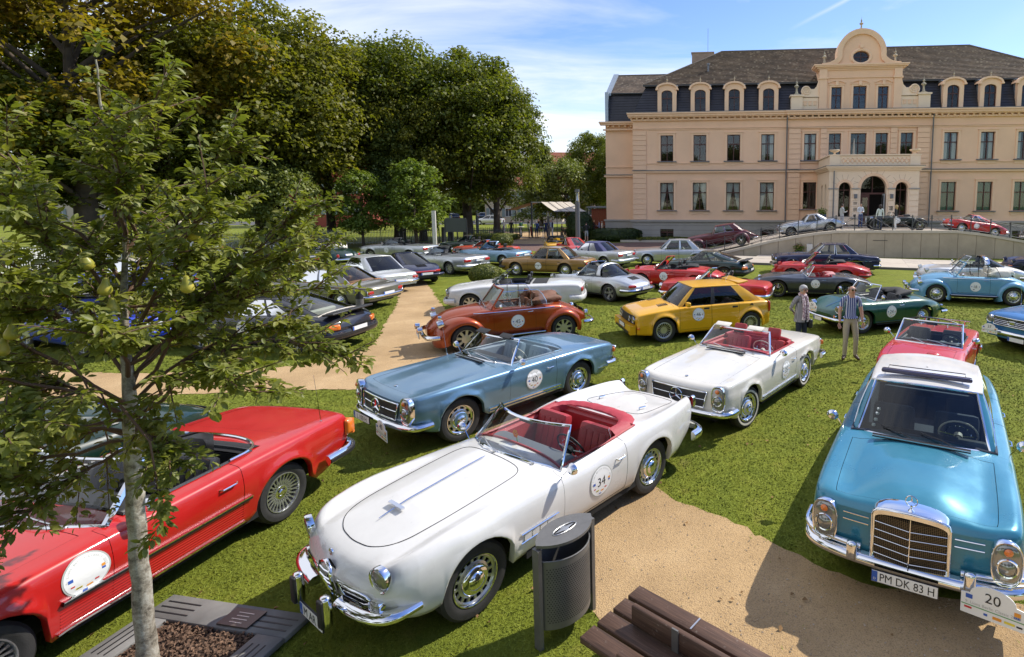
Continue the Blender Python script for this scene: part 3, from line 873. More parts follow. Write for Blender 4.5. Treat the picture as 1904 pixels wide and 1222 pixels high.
		for t in np.linspace(0,1,nsd)[1:-1]:
			y = hb + (hbr - hb) * t; x = x1 + bow + (x4 - bowr - x1 - bow) * t; bulge = math.sin(PI * t) * .015
			bel.append((x,y + bulge,s.top_at(x,y) - .004))
			xr_ = x2 + bow * .55 + (x3 - bowr * .5 - x2 - bow * .55) * t
			roof.append((xr_,hr + (hrr - hr) * t + bulge,H - crown + .012 * math.sin(PI * t) - .01)); tag.append(('s',t))
		for a in np.linspace(1,0,nr):
			y = a * hbr; x = x4 - bowr * a * a; bel.append((x,y,s.top_at(x,y) - .004 + zr_off))
			roof.append((x3 - bowr * .5 * a * a,a * hrr,H - crown * a * a - .012)); tag.append(('r',a))
		bel = np.array(bel); roof = np.array(roof)
		qs = np.linspace(0,1,7); S3 = []
		for q in qs:
			P = bel + (roof - bel) * q
			cv = math.sin(PI * q) * .022
			P[:,1] += cv * (np.array([t[0] == 's' for t in tag])) ; P[:,0] += np.array([-cv if t[0] == 'f' else (cv if t[0] == 'r' else 0) for t in tag])
			S3.append(P)
		S3 = np.array(S3)                          # rows (q) x perimeter
		K = S3.shape[1]
		def solid(t):
			k,v = t
			if k == 'f': return v > 1 - ap * 2
			if k == 'r': return v > 1 - rearp * 2
			return v < ap or v > cp or any(abs(v - b_) < bpw for b_ in bp)
		# regions per column interval
		kinds = []
		for k in range(K - 1):
			m1 = (tag[k][0],(tag[k][1] + tag[k + 1][1]) / 2) if tag[k][0] == tag[k + 1][0] else ('s',0.0 if tag[k][0] == 'f' else 1.0)
			kinds.append('P' if solid(m1) else m1[0])
		# exact narrow B pillars are bars; remove from kinds
		for sg in (1,-1):
			mir = np.array([1,sg,1])
			k = 0
			while k < K - 1:
				e = k
				while e + 1 < K - 1 and kinds[e + 1] == kinds[k]: e += 1
				cols = list(range(k,e + 2)); kd = kinds[k]
				if kd in 'fr':
					if sg > 0:
						P = S3[:,cols]
						full = np.concatenate([P * np.array([1,-1,1]),P[:,::-1]],1) if kd == 'f' else np.concatenate([P,(P * np.array([1,-1,1]))[:,::-1]],1)
						if kd == 'f': full = np.concatenate([(P * np.array([1,-1,1]))[:,::-1],P[:,1:]],1)
						else: full = np.concatenate([P,(P * np.array([1,-1,1]))[:,::-1][:,1:]],1)
						w = MB().grid(full).build('windscreen' if kd == 'f' else 'rear_window',gl,s.root)
						ring = list(full[0]) + list(full[1:,-1]) + list(full[-1][::-1][1:]) + list(full[1:-1,0][::-1])
						if trim: MB().tube(ring,frame,5,closed=True).build('window_trim',trim,w)
						if kd == 'f':
							b = MB(); n_ = full.shape[1]
							for i0,i1 in ((int(n_ * .22),int(n_ * .5)),(int(n_ * .52),int(n_ * .8))):
								p0 = full[0][i0] + np.array([-.04,0,.015]); p1 = full[1][i1] + np.array([-.03,0,.015]); b.tube([p0,(p0 + p1) / 2 + np.array([-.02,0,.02]),p1],.007,4)
							b.build('wiper',BLACK,w)
							p_ = full[-2][n_ // 2]; MB().box((p_[0] + .09,0,p_[2] - .02),(.02,.2,.05)).build('rear_view_mirror',BLACK,w,smooth=False)
				elif kd == 's':
					P = S3[:,cols] * mir
					w = MB().grid(P).build('side_window',gl,s.root)
					ring = list(P[0]) + list(P[1:,-1]) + list(P[-1][::-1][1:]) + list(P[1:-1,0][::-1])
					if trim: MB().tube(ring,frame * .8,5,closed=True).build('window_trim',trim,w)
				else:
					P = S3[:,cols] * mir
					c_ = P.mean((0,1)) * np.array([0,0,0])
					out = P.copy(); mid = np.array([(x1 + x4) / 2,0,0])
					d = (P - mid) * np.array([1,1,0]); d /= np.linalg.norm(d,axis=2)[...,None] + 1e-9
					isB = len(cols) <= 3 and tag[cols[0]][0] == 's' and .15 < tag[cols[0]][1] < cp - .02
					MB().grid(out + d * .006).grid(out - d * .02).build('pillar',trim if (isB and s.S.get('bchrome')) else (BLACK if isB and s.S.get('bblack') else pm),s.root)
				k = e + 1
		# roof panel
		rr_ = S3[-1]; ins = 8; rows = []
		cx = (rr_[0,0] + rr_[-1,0]) / 2
		ringf = np.concatenate([rr_,(rr_ * np.array([1,-1,1]))[::-1][1:-1]])
		eave = ringf.copy(); dd = (ringf - np.array([cx,0,0])) * np.array([1,1,0]); dd /= np.linalg.norm(dd,axis=1)[:,None] + 1e-9
		# drip edge, then crowned top
		tops = [ringf + dd * .004 + np.array([0,0,-.012]),ringf + dd * .012,ringf + np.array([0,0,.018])]
		for q in (.94,.86,.72,.5,.25,.02):
			P = ringf.copy(); P[:,0] = cx + (ringf[:,0] - cx) * q; P[:,1] *= q
			w_ = 1 - (1 - (1 - q)) ** 2
			zt = H + .018 - crown * (P[:,1] / max(hr,.1)) ** 2 * .8 - .03 * ((P[:,0] - cx) / max(.5,(rr_[-1,0] - rr_[0,0]) / 2)) ** 2
			P[:,2] = zt if q < .9 else (zt + ringf[:,2] + .018) / 2
			tops.append(P)
		MB().grid(tops,cv=True).build('roof',rm,s.root,angle=70)
		MB().grid([ringf * np.array([1,.99,1]) - np.array([0,0,.02]),ringf * np.array([1,.02,1]) - np.array([0,0,.02])],cv=True).build('headlining',simple('headlining',(.35,.33,.29),.9),s.root)
		s.S3 = S3
	def hood_stack(s,x,z,w,m,lx=.4,hz=.22,wr=.02,y0=None,name='folded_hood',seed=3):
		"""bulky folded fabric roof lying across the rear deck"""
		rnd = random.Random(seed); n = 28; k = 16; G = []
		for i in range(n + 1):
			a = -1 + 2 * i / n; y = a * w; e = (1 - abs(a) ** 3.5) ** .5 if abs(a) < 1 else 0
			e = max(e,.25); cx = x - lx * .9 * abs(a) ** 3
			row = []
			for j in range(k):
				t = 2 * PI * j / k; q = 1 + wr * 4 * math.sin(3 * t + 5 * a + seed) + wr * 2 * math.sin(7 * a * 3 + t * 5) + rnd.uniform(-wr,wr)
				row.append((cx + lx / 2 * math.cos(t) * e * q,y,z + hz / 2 * (1 + math.sin(t) * e * q)))
			G.append(row)
		b = MB().grid(G,cv=True); b.add(G[0],[tuple(range(k))]); b.add(G[-1],[tuple(range(k))[::-1]])
		return b.build(name,m,s.root,angle=70)
	def fender(s,k,y_in,y_out,dr=.20,a0=-15,a1=195,m=None,fwd=0,name='wing',gapr=.06):
		"""separate bulging wing over a wheel"""
		xw = s.wx[k]
		for sg in (1,-1):
			G = []
			for a in np.linspace(R(a0),R(a1),30):
				row = []
				dra = dr * (1 + .0 * math.cos(a)); st = fwd * max(0,-math.cos(a)) ** 2 if fwd > 0 else -fwd * max(0,math.cos(a)) ** 2
				for v in np.linspace(0,1,11):
					th = v * PI / 2
					rad = s.r + gapr + (dra + st * (1 - v * .5)) * math.cos(th) ** .8
					y = y_in + (y_out - y_in) * math.sin(th) ** .9
					c = math.cos(a); ez = math.sin(a)
					row.append((xw + (-rad if True else rad) * c * -1 * 1.0,sg * y,s.r + rad * ez * (.96)))
				row.append((xw + (s.r + gapr - .03) * math.cos(a),sg * (y_out - .035),s.r + (s.r + gapr - .03) * math.sin(a) * .96))
				G.append(row)
			MB().grid(G).build(name,m or s.S['paint'],s.root,angle=70)
	def seam(s,pts,r=.0035,parent=None,n=90):
		P = smooth_poly(pts,max(2,n // len(pts)))
		Q = s.warp(np.array([(x,u * float(s.hw(x)),float(s.topz(x,abs(u))) + .0012) for x,u in P]))
		return MB().tube(Q,r,4,closed=True).build('panel_gap',DARK,parent or s.root)
	def star(s,x,y,z,r=.045,tilt=0,ring=True):
		b = MB();
		b.tube([(x,y + r * math.cos(a),z + r * math.sin(a)) for a in np.arange(20) * PI / 10],r * .09,5,closed=True)
		for k in range(3):
			a = PI / 2 + k * 2 * PI / 3; b.tube([(x,y,z),(x,y + r * math.cos(a),z + r * math.sin(a))],[r * .16,r * .03],4)
		return b.build('star_emblem',CHROME,s.root)
	def antenna(s,x,y,z,h=.8,lean=.15):
		MB().tube([(x,y,z),(x + lean * h,y,z + h)],[.005,.0025],4).lathe([(.014,0),(.012,.03),(.002,.035)],8,c=(x,y,z - .005)).build('aerial',CHROME,s.root)
def cyc(*p): return list(p)
def auto3(L,W,belt,fz,rz_,cowl,rb,nz=None,tz=None,crown=.03,wf=.90,wr=.90,cfront=.0):
	"""profile tables of an ordinary three-box body"""
	nz = nz or fz - .13; tz = tz or rz_ - .10; h = W / 2
	return dict(L=L,W=W,
		hw=[(0,h * wf),(.04,h * (wf + .035)),(.25,h * .97),(1.0,h * .99),(L * .5,h),(L - 1.0,h * .985),(L - .25,h * .955),(L - .04,h * (wr + .03)),(L,h * wr)],
		zs=[(0,nz - .03),(.03,nz + .02),(.12,fz - .03),(.4,fz),(cowl,belt),(rb - .2,belt),(L - .5,rz_ + .01),(L - .1,rz_ - .02),(L - .03,tz + .03),(L,tz)],
		zc=[(0,nz),(.03,nz + .04),(.12,fz - .01),(.4,fz + crown + cfront),(cowl,belt + crown + .01),(rb,belt + crown * .6),(L - .5,rz_ + crown),(L - .1,rz_),(L - .03,tz + .05),(L,tz + .01)])
def place(name,anchor,wx,wy,ang,fo,wb,track_out,label,cat='car',group='classic cars parked on the lawn',z=0):
	"""root empty so that a near-side wheel touches the ground at (wx, wy); ang = direction from nose to tail"""
	a = R(ang); u = Vector((math.cos(a),math.sin(a),0)); v = Vector((-u.y,u.x,0))
	p = Vector((wx,wy,0)); sg = 1 if p.dot(v) < 0 else -1
	c = p - v * sg * track_out / 2
	if anchor == 'O': return empty(name,(wx,wy,z),a,label=label,cat=cat,group=group),1
	lx = fo if anchor == 'F' else fo + wb if anchor == 'R' else fo + wb / 2
	o = c - u * lx
	return empty(name,(o.x,o.y,z),a,label=label,cat=cat,group=group),sg
# ------------------------------------------------------------ ground
rng = np.random.default_rng(7)
def world_noise(nt,scale,detail=4.0,rough=.55,dist=0.0):
	g = nt.nodes.get('geo') or N(nt, 'ShaderNodeNewGeometry',name='geo')
	n = N(nt, 'ShaderNodeTexNoise',i_Scale=scale,i_Detail=detail,i_Roughness=rough,i_Distortion=dist)
	LK(nt,g.outputs['Position'],n.inputs[0]); return n.outputs[0]
def mixcol(nt,fac,a,b):
	m = N(nt, 'ShaderNodeMix',data_type='RGBA')
	for i,v in ((0,fac),(6,a),(7,b)):
		if hasattr(v, 'is_output'): LK(nt,v,m.inputs[i])
		else: m.inputs[i].default_value = (*v,1) if isinstance(v,tuple) else v
	return m.outputs[2]
def bump_(nt,p,h,st,di):
	b = N(nt, 'ShaderNodeBump',i_Strength=st,i_Distance=di); LK(nt,h,b.inputs['Height']); LK(nt,b.outputs[0],p.inputs['Normal'])
m,nt,p = mat('lawn_grass')
big = world_noise(nt,.35,5,.6); med = world_noise(nt,2.4,5,.65); fine = world_noise(nt,38,4,.7); vf = world_noise(nt,140,2)
c1 = ramp(nt,big,[(.30,(.115,.145,.012)),(.50,(.18,.205,.02)),(.70,(.25,.245,.035))]).outputs[0]
c2 = ramp(nt,med,[(.32,(.08,.115,.010)),(.55,(.18,.21,.018)),(.74,(.28,.25,.045))]).outputs[0]
c = mixcol(nt,.5,c1,c2)
c = mixcol(nt,ramp(nt,fine,[(.32,(.45,) * 3),(.58,(0,) * 3)]).outputs[0],c,(.07,.09,.010))
dry = ramp(nt,world_noise(nt,1.1,6,.7,.5),[(.60,(0,) * 3),(.74,(.7,) * 3)]).outputs[0]
c = mixcol(nt,dry,c,(.20,.17,.065))
LK(nt,c,p.inputs['Base Color']); p.inputs['Roughness'].default_value = .85; p.inputs['Specular IOR Level'].default_value = .15
bump_(nt,p,math_(nt, 'ADD',fine,math_(nt, 'MULTIPLY',vf,.6)),.8,.03)
LAWN = m
m,nt,p = mat('gravel_sand')
a = world_noise(nt,.9,5,.6); f = world_noise(nt,75,3,.7); ff = world_noise(nt,150,2,.6)
v = N(nt, 'ShaderNodeTexVoronoi',i_Scale=70.0); LK(nt,nt.nodes['geo'].outputs['Position'],v.inputs[0])
c = ramp(nt,a,[(.3,(.35,.225,.10)),(.55,(.46,.305,.145)),(.75,(.55,.385,.20))]).outputs[0]
c = mixcol(nt,ramp(nt,f,[(.30,(.8,) * 3),(.5,(0,) * 3)]).outputs[0],c,(.14,.095,.055))
c = mixcol(nt,ramp(nt,ff,[(.62,(0,) * 3),(.75,(.7,) * 3)]).outputs[0],c,(.62,.52,.38))
gr = ramp(nt,world_noise(nt,5.5,6,.75),[(.66,(0,) * 3),(.73,(.75,) * 3)]).outputs[0]
c = mixcol(nt,gr,c,(.09,.10,.02))
LK(nt,c,p.inputs['Base Color']); p.inputs['Roughness'].default_value = .9
bump_(nt,p,math_(nt, 'ADD',f,math_(nt, 'MULTIPLY',v.outputs[0],.8)),.7,.012)
GRAVEL = m
m,nt,p = mat('brick_paving')
bt = N(nt, 'ShaderNodeTexBrick',i_Scale=5.0); bt.inputs['Color1'].default_value = (.16,.075,.055,1); bt.inputs['Color2'].default_value = (.11,.06,.05,1); bt.inputs['Mortar'].default_value = (.07,.055,.045,1); bt.inputs['Mortar Size'].default_value = .012
LK(nt,N(nt, 'ShaderNodeNewGeometry',name='geo').outputs['Position'],bt.inputs[0])
c = mixcol(nt,math_(nt, 'MULTIPLY',world_noise(nt,.8,4),.5),bt.outputs[0],(.19,.13,.10)); LK(nt,c,p.inputs['Base Color']); p.inputs['Roughness'].default_value = .85
BRICKP = m
SLAB = simple('paving_stone',(.40,.35,.29),.8,bump=.3,bscale=20,var=.10,vscale=1.2)
ASPH = simple('street_asphalt',(.075,.072,.07),.9,bump=.3,bscale=30,var=.15,vscale=.4)
def smooth_poly(pts,n=6):
	"""Catmull-Rom through ground points"""
	P = [np.array(p,float) for p in pts]; k = len(P); out = []
	for i in range(k):
		a,b,c,d = P[i - 1],P[i],P[(i + 1) % k],P[(i + 2) % k]
		for t in np.linspace(0,1,n,endpoint=False):
			out.append(.5 * ((2 * b) + (c - a) * t + (2 * a - 5 * b + 4 * c - d) * t * t + (3 * b - a - 3 * c + d) * t ** 3))
	return out
def wobble(pts,amp=.03,sub=.12,seed=1):
	r_ = random.Random(seed); out = []
	for i in range(len(pts)):
		a = np.array(pts[i]); b = np.array(pts[(i + 1) % len(pts)]); L = np.linalg.norm(b - a); n = max(1,int(L / sub))
		for k in range(n): out.append(a + (b - a) * k / n + np.array([r_.gauss(0,amp),r_.gauss(0,amp)]))
	return out
def sheet(name,pts,z,m,**kw):
	bm = bmesh.new(); vs = [bm.verts.new((p[0],p[1],z)) for p in pts]; f = bm.faces.new(vs); bm.normal_update()
	if f.normal.z < 0: f.normal_flip()
	bmesh.ops.triangulate(bm,faces=[f]); me = bpy.data.meshes.new(name); bm.to_mesh(me); bm.free(); me.materials.append(m)
	return link(name,me,**kw)
def inpoly(P,poly):
	poly = np.asarray(poly)[:,:2]; x,y = P[:,0],P[:,1]; inside = np.zeros(len(P),bool); j = len(poly) - 1
	for i in range(len(poly)):
		xi,yi = poly[i]; xj,yj = poly[j]
		with np.errstate(divide='ignore',invalid='ignore'):
			c = ((yi > y) != (yj > y)) & (x < (xj - xi) * (y - yi) / (yj - yi) + xi)
		inside ^= c; j = i
	return inside
MB().add([(-500,-300,0),(500,-300,0),(500,900,0),(-500,900,0)],[(0,1,2,3)]).build('lawn',LAWN,smooth=False,kind='structure')
PATH1 = wobble(smooth_poly([(.1,2.2),(-.35,3.9),(-.72,4.5),(-.92,5.0),(-1.15,5.7),(-2.0,6.8),(-3.1,8.3),(-4.4,10.0),(-2.9,10.6),(-1.9,9.5),(-1.05,8.2),(-.2,6.6),(.5,5.98),(1.09,5.46),(1.8,4.85),(3.2,4.55),(5.5,4.6),(7.5,3.4),(4.0,2.0)]))
PATH2 = wobble(smooth_poly([(-14,9.3),(-8.5,10.05),(-5.7,10.2),(-4.6,9.7),(-2.9,10.5),(-4.1,11.6),(-4.7,13.2),(-6.3,16.1),(-8.4,19.6),(-10.1,22.8),(-11.6,25.2),(-12.6,25.0),(-11.3,22.4),(-9.8,19.4),(-8.3,15.6),(-7.5,13.3),(-8.2,11.8),(-11,11.2),(-15,11.4)]),seed=2)
sheet('gravel_path',PATH1,.005,GRAVEL,kind='structure'); sheet('gravel_path',PATH2,.009,GRAVEL,kind='structure')
sheet('brick_paving',[(-25,43.5),(-15.5,42.3),(-9.6,39.6),(-2.6,34.9),(2.4,32.2),(5.2,36.2),(1.5,47.5),(-2.0,49.0),(-8.0,46.5),(-16,47.5),(-25,48.5)],.005,BRICKP,kind='structure')
sheet('gravel_court',wobble([(-15.2,46.9),(-8.2,46.0),(-7.0,50.2),(-5,58),(-6,66),(-22,66),(-17.5,56)],.08,.6,5),.009,GRAVEL,kind='structure')
sheet('street',[(-140,76),(60,96),(60,112),(-140,92)],.006,ASPH,kind='structure')
# strip of large paving stones below the ramp wall, each stone its own piece with open joints
pave = empty('stone_pavement',(2.9,31.9,0),math.atan2(-.31,.95)); pave['kind'] = 'structure'
smesh = {}
for i in range(15):
	for j in range(4):
		w = 1.45; d = 1.2
		if i * w > 22 or (i == 0 and j > 2): continue
		key = random.choice((0,1,2))
		if key not in smesh:
			smesh[key] = MB().box((0,0,0),(w - .012,d - .012,.12)).mesh([simple(f'paving_stone_{key}',[(.42,.36,.29),(.39,.34,.28),(.44,.385,.31)][key],.8,bump=.3,bscale=20,var=.1,vscale=1.5)],False, 'paving_stone')
		link('paving_stone',smesh[key],pave,loc=(w * (i + .5),d * (j + .5) ,.05 + random.uniform(-.004,.004)))
MB().box((10.8,-.07,.045),(21.8,.12,.15)).build('kerb',simple('kerb_stone',(.13,.12,.11),.8),pave,smooth=False)
# mown blades standing on the near lawn, thinning with distance
def blades():
	n = 560000
	yy = 2.2 + 19 * rng.random(n) ** 1.7; xx = (rng.random(n) - .5) * 2
	xx = (-0.29 + xx * .95) * (yy + 1.2)
	P = np.stack([xx,yy],1)
	Pj = P + rng.normal(0,.035,P.shape); near1 = inpoly(Pj,PATH1); near2 = inpoly(Pj,PATH2)
	keep = ~(near1 | near2) | (rng.random(n) < .004)
	keep &= ~((xx > -4.7) & (xx < -3.2) & (yy > 3.3) & (yy < 4.6))
	P = P[keep]; n = len(P)
	h = .007 + .016 * rng.random(n); w = .0024 + .003 * rng.random(n) + .0012 * np.clip(P[:,1] - 4,0,20); a = rng.random(n) * 2 * PI
	lean = rng.normal(0,.022,(n,2)); z0 = np.zeros(n)
	dx = np.cos(a) * w; dy = np.sin(a) * w
	V = np.empty((n,3,3)); V[:,0] = np.stack([P[:,0] - dx,P[:,1] - dy,z0],1); V[:,1] = np.stack([P[:,0] + dx,P[:,1] + dy,z0],1)
	V[:,2] = np.stack([P[:,0] + lean[:,0],P[:,1] + lean[:,1],h],1)
	me = bpy.data.meshes.new('grass'); me.vertices.add(3 * n); me.vertices.foreach_set('co',V.reshape(-1))
	me.loops.add(3 * n); me.loops.foreach_set('vertex_index',np.arange(3 * n,dtype=np.int32)); me.polygons.add(n)
	me.polygons.foreach_set('loop_start',np.arange(0,3 * n,3,dtype=np.int32)); me.update(calc_edges=True)
	m,nt,p = mat('grass_blade'); med = world_noise(nt,2.4,5,.65); hi = world_noise(nt,90,2)
	c = mixcol(nt,hi,ramp(nt,med,[(.3,(.09,.125,.010)),(.55,(.17,.20,.02)),(.74,(.30,.26,.06))]).outputs[0],(.24,.28,.05))
	LK(nt,c,p.inputs['Base Color']); p.inputs['Roughness'].default_value = .8; p.inputs['Specular IOR Level'].default_value = .1; cn = N(nt, 'ShaderNodeCombineXYZ'); cn.inputs[2].default_value = 1; LK(nt,cn.outputs[0],p.inputs['Normal'])
	me.materials.append(m); link('grass',me,kind='stuff',label='short mown green grass blades of the lawn',cat='grass')
blades()
r_ = np.random.default_rng(17); n = 9000; P = np.stack([r_.uniform(-5,6.5,n),2.6 + 9 * r_.random(n) ** 1.4],1); P = P[inpoly(P,PATH1) | inpoly(P,PATH2)]; k = len(P); s_ = .004 + .009 * r_.random(k) ** 2.5
V = np.concatenate([np.stack([P[:,0] + a * s_,P[:,1] + b_ * s_,.009 + c_ * s_],1)[:,None] for a,b_,c_ in ((1,0,0),(-.5,.85,0),(-.6,-.8,0),(.1,.1,.8))],1).reshape(-1,3)
b = MB(); b.v = [V]; b.n = len(V); b.f = [tuple(4 * i + j for j in f) for i in range(k) for f in ((0,1,3),(1,2,3),(2,0,3))]; b.m = [0] * len(b.f)
b.build('pebbles',simple('pebble_stone',(.40,.32,.23),.85,var=.6,vscale=9),smooth=False,kind='stuff',label='loose grit and small pebbles on the gravel path',cat='gravel')
n = 260; P = np.stack([r_.uniform(-6,7,n),3.2 + 12 * r_.random(n) ** 1.3,np.full(n,.022)],1); C = r_.normal(0,.35,(n,3)) + np.array([0,0,1.])
# ------------------------------------------------------------ foliage
def leafmat(name,cols,trans=.35,scale=.7,spec=.35):
	m = bpy.data.materials.new(name); m.use_nodes = True; nt = m.node_tree; p = nt.nodes['Principled BSDF']; out = nt.nodes['Material Output']
	t = N(nt, 'ShaderNodeTexCoord'); n = N(nt, 'ShaderNodeTexNoise',i_Scale=scale,i_Detail=6.0,i_Roughness=.75); LK(nt,t.outputs['Object'],n.inputs[0])
	r = ramp(nt,n.outputs[0],[(.30,cols[0]),(.5,cols[1]),(.68,cols[2])]); LK(nt,r.outputs[0],p.inputs['Base Color'])
	p.inputs['Roughness'].default_value = .5; p.inputs['Specular IOR Level'].default_value = spec
	tr = N(nt, 'ShaderNodeBsdfTranslucent'); c2 = N(nt, 'ShaderNodeMix',data_type='RGBA',blend_type='MULTIPLY'); c2.inputs[0].default_value = 1; LK(nt,r.outputs[0],c2.inputs[6]); c2.inputs[7].default_value = (1.2,1.3,.5,1)
	LK(nt,c2.outputs[2],tr.inputs[0]); mx = N(nt, 'ShaderNodeMixShader'); mx.inputs[0].default_value = trans
	LK(nt,p.outputs[0],mx.inputs[1]); LK(nt,tr.outputs[0],mx.inputs[2]); LK(nt,mx.outputs[0],out.inputs[0]); return m
BARK = simple('bark',(.075,.055,.038),.9,bump=.9,bscale=9,var=.3,vscale=3)
def quads_mesh(name,C,Nrm,size,m,asp=.75):
	n = len(C); r_ = rng.normal(size=(n,3)); U = np.cross(Nrm,r_); U /= np.linalg.norm(U,axis=1)[:,None] + 1e-9; Vv = np.cross(Nrm,U)
	s_ = size[:,None]; bend = Nrm * s_ * .25
	P = np.empty((n,4,3)); P[:,0] = C - U * s_ * .5; P[:,1] = C - Vv * s_ * .5 * asp + bend; P[:,2] = C + U * s_ * .5; P[:,3] = C + Vv * s_ * .5 * asp + bend
	me = bpy.data.meshes.new(name); me.vertices.add(4 * n); me.vertices.foreach_set('co',P.reshape(-1))
	me.loops.add(4 * n); me.loops.foreach_set('vertex_index',np.arange(4 * n,dtype=np.int32)); me.polygons.add(n)
	me.polygons.foreach_set('loop_start',np.arange(0,4 * n,4,dtype=np.int32)); me.update(calc_edges=True); me.materials.append(m); return me
def tree_protos(name,Hh,Rr,zlow,m,n_cl=230,per=120,leaf=.26,cl=.95,shape='dome',seed=1,trunk=.4,gaps=0.25):
	"""crown made of leaf-sized faces in clumps on limbs; returns (crown mesh, trunk mesh)"""
	r_ = np.random.default_rng(seed); C = []
	cz = (Hh + zlow) / 2; hz_ = (Hh - zlow) / 2
	blobs = r_.normal(size=(9,3)); blobs /= np.linalg.norm(blobs,axis=1)[:,None]
	k = 0
	while len(C) < n_cl:
		d = r_.normal(size=3); d /= np.linalg.norm(d); rad = r_.uniform(.35,1) ** .45
		lump = .72 + .40 * max(0,(blobs @ d).max() - .55) / .45
		t = (d[2] + 1) / 2
		if shape == 'cone': w = (1 - t) ** .75 * 1.0 + .10
		elif shape == 'pear': w = math.sin(PI * min(1,t * .85 + .12)) ** .7
		else: w = 1
		x,y = d[0],d[1]
		if shape != 'dome': q = math.hypot(x,y) + 1e-6; rr = r_.random() ** .4; x,y = x / q * w * rr,y / q * w * rr; z = cz + hz_ * (2 * t - 1); rad = 1
		else: z = cz + hz_ * d[2] * rad * lump
		c = np.array([x * Rr * rad * lump,y * Rr * rad * lump,z])
		if r_.random() < gaps and d[2] < .3: continue
		C.append(c)
	C = np.array(C); n = n_cl * per
	idx = np.repeat(np.arange(n_cl),per); off = r_.normal(size=(n,3)); off /= np.linalg.norm(off,axis=1)[:,None]; off *= (r_.random(n) ** .45)[:,None]
	sc = (cl * (.6 + .8 * r_.random(n_cl)))[idx]; P = C[idx] + off * sc[:,None] * np.array([1.15,1.15,.62])
	P[:,2] -= .25 * (off[:,0] ** 2 + off[:,1] ** 2) * sc
	Nn = off * .7 + np.array([0,0,.75]) + r_.normal(0,.45,(n,3)); Nn /= np.linalg.norm(Nn,axis=1)[:,None]
	crown = quads_mesh('crown',P,Nn,leaf * (.6 + .8 * r_.random(n)),m)
	b = MB(); top = Hh * .72; pts = [(0,0,0),(.05 * trunk,0,zlow * .4 + .2),(.1,.06,zlow + .5),(-.1,.1,(zlow + top) / 2),(.05,0,top)]
	b.tube(pts,[trunk * 1.25,trunk,trunk * .85,trunk * .5,trunk * .12],9)
	for i in r_.choice(n_cl,min(n_cl,34),replace=False):
		e = C[i]; z0 = np.clip(e[2] - np.hypot(e[0],e[1]) * .75,max(.8,zlow * .6),top); s0 = np.array([0,0,z0]); mid = (s0 + e) / 2 + np.array([0,0,.12 * np.linalg.norm(e - s0)]) * r_.uniform(-.3,1)
		L_ = np.linalg.norm(e - s0); b.tube([s0,s0 * .6 + mid * .4,mid,mid * .4 + e * .6,e],[trunk * .34,trunk * .26,trunk * .18,trunk * .1,trunk * .03],5)
	return crown,b.mesh(BARK,True, 'trunk')
LF_LIME = leafmat('lime_leaves',[(.06,.072,.009),(.16,.165,.020),(.32,.28,.04)],.46)
LF_DARK = leafmat('dark_leaves',[(.045,.065,.008),(.125,.150,.020),(.26,.25,.035)],.44)
LF_GOLD = leafmat('golden_leaves',[(.10,.09,.010),(.25,.19,.02),(.40,.25,.03)],.45)
LF_LIGHT = leafmat('light_leaves',[(.08,.12,.016),(.16,.22,.035),(.25,.28,.06)],.40,scale=1.5)
LF_BLUE = leafmat('blue_green_leaves',[(.07,.10,.02),(.17,.20,.045),(.29,.29,.075)],.30,scale=1.2)
LF_BOX = leafmat('box_leaves',[(.05,.07,.008),(.13,.15,.018),(.22,.20,.03)],.15,scale=6)
LF_HEDGE = leafmat('hedge_leaves',[(.012,.026,.006),(.03,.052,.010),(.06,.08,.015)],.15,scale=3)
link('fallen_leaves',quads_mesh('fallen_leaves',P,C / np.linalg.norm(C,axis=1)[:,None],.03 + .03 * r_.random(n),simple('dry_leaf',(.22,.12,.04),.8,var=.5,vscale=3)),kind='stuff',label='scattered dry leaves on the lawn',cat='leaves')
PROT = {
 'lime': tree_protos('lime',18,7.5,3.6,LF_LIME,250,165,.30,1.55,seed=1,trunk=.50),
 'dark': tree_protos('dark',17,7.0,3.9,LF_DARK,240,165,.30,1.55,seed=2,trunk=.48),
 'gold': tree_protos('gold',18,7.5,5.0,LF_GOLD,210,125,.30,1.3,seed=3,trunk=.5,gaps=.4),
 'light': tree_protos('light',5.6,1.9,1.5,LF_LIGHT,100,80,.17,.55, 'pear',seed=4,trunk=.09),
 'cone': tree_protos('cone',10.5,2.6,1.6,LF_BLUE,170,100,.22,.8, 'cone',seed=5,trunk=.2),
 'bush': tree_protos('bush',6.2,2.7,.9,LF_BLUE,110,90,.20,.75,seed=6,trunk=.14)}
def tree(kind,x,y,H,Rr,rz,label,group='tall trees beyond the fence',name='broadleaf_tree'):
	c,t = PROT[kind]; base = {'lime': (18,7.5), 'dark': (17,7), 'gold': (18,7.5), 'light': (5.6,1.9), 'cone': (10.5,2.6), 'bush': (6.2,2.7)}[kind]
	r = empty(name,(x,y,0),rz,label=label,cat='tree',group=group); s_ = (Rr / base[1],Rr / base[1],H / base[0])
	link('crown',c,r,scale=s_); link('trunk',t,r,scale=s_)
tree('gold',-35.5,33.5,21.0,8.5,0.3, 'huge golden-brown tree at the upper left corner, crown running out of the picture')
tree('dark',-42,42,17.5,8.0,2.1, 'dark green tree at the left edge behind the golden-brown one')
tree('lime',-29.6,41.5,18.0,6.8,1.0, 'broad lime tree with bronze tinted leaves, centre of the tall row left of the gap')
tree('lime',-34.6,46.5,16.6,6.6,2.6, 'lime tree standing behind the pear tree top')
tree('gold',-29.9,48.5,16.8,5.2,4.2, 'thin brownish lime tree behind the broad bronze tinted one')
tree('dark',-25.6,52.0,18.2,6.2,0.4, 'tall open-crowned tree just right of the gap with the red house')
tree('dark',-19.9,54.0,17.6,6.6,3.0, 'tall dark tree whose crown forms the right shoulder of the row')
tree('dark',-17.4,55.0,15.6,4.6,5.2, 'rounded dark tree at the right end of the tall row')
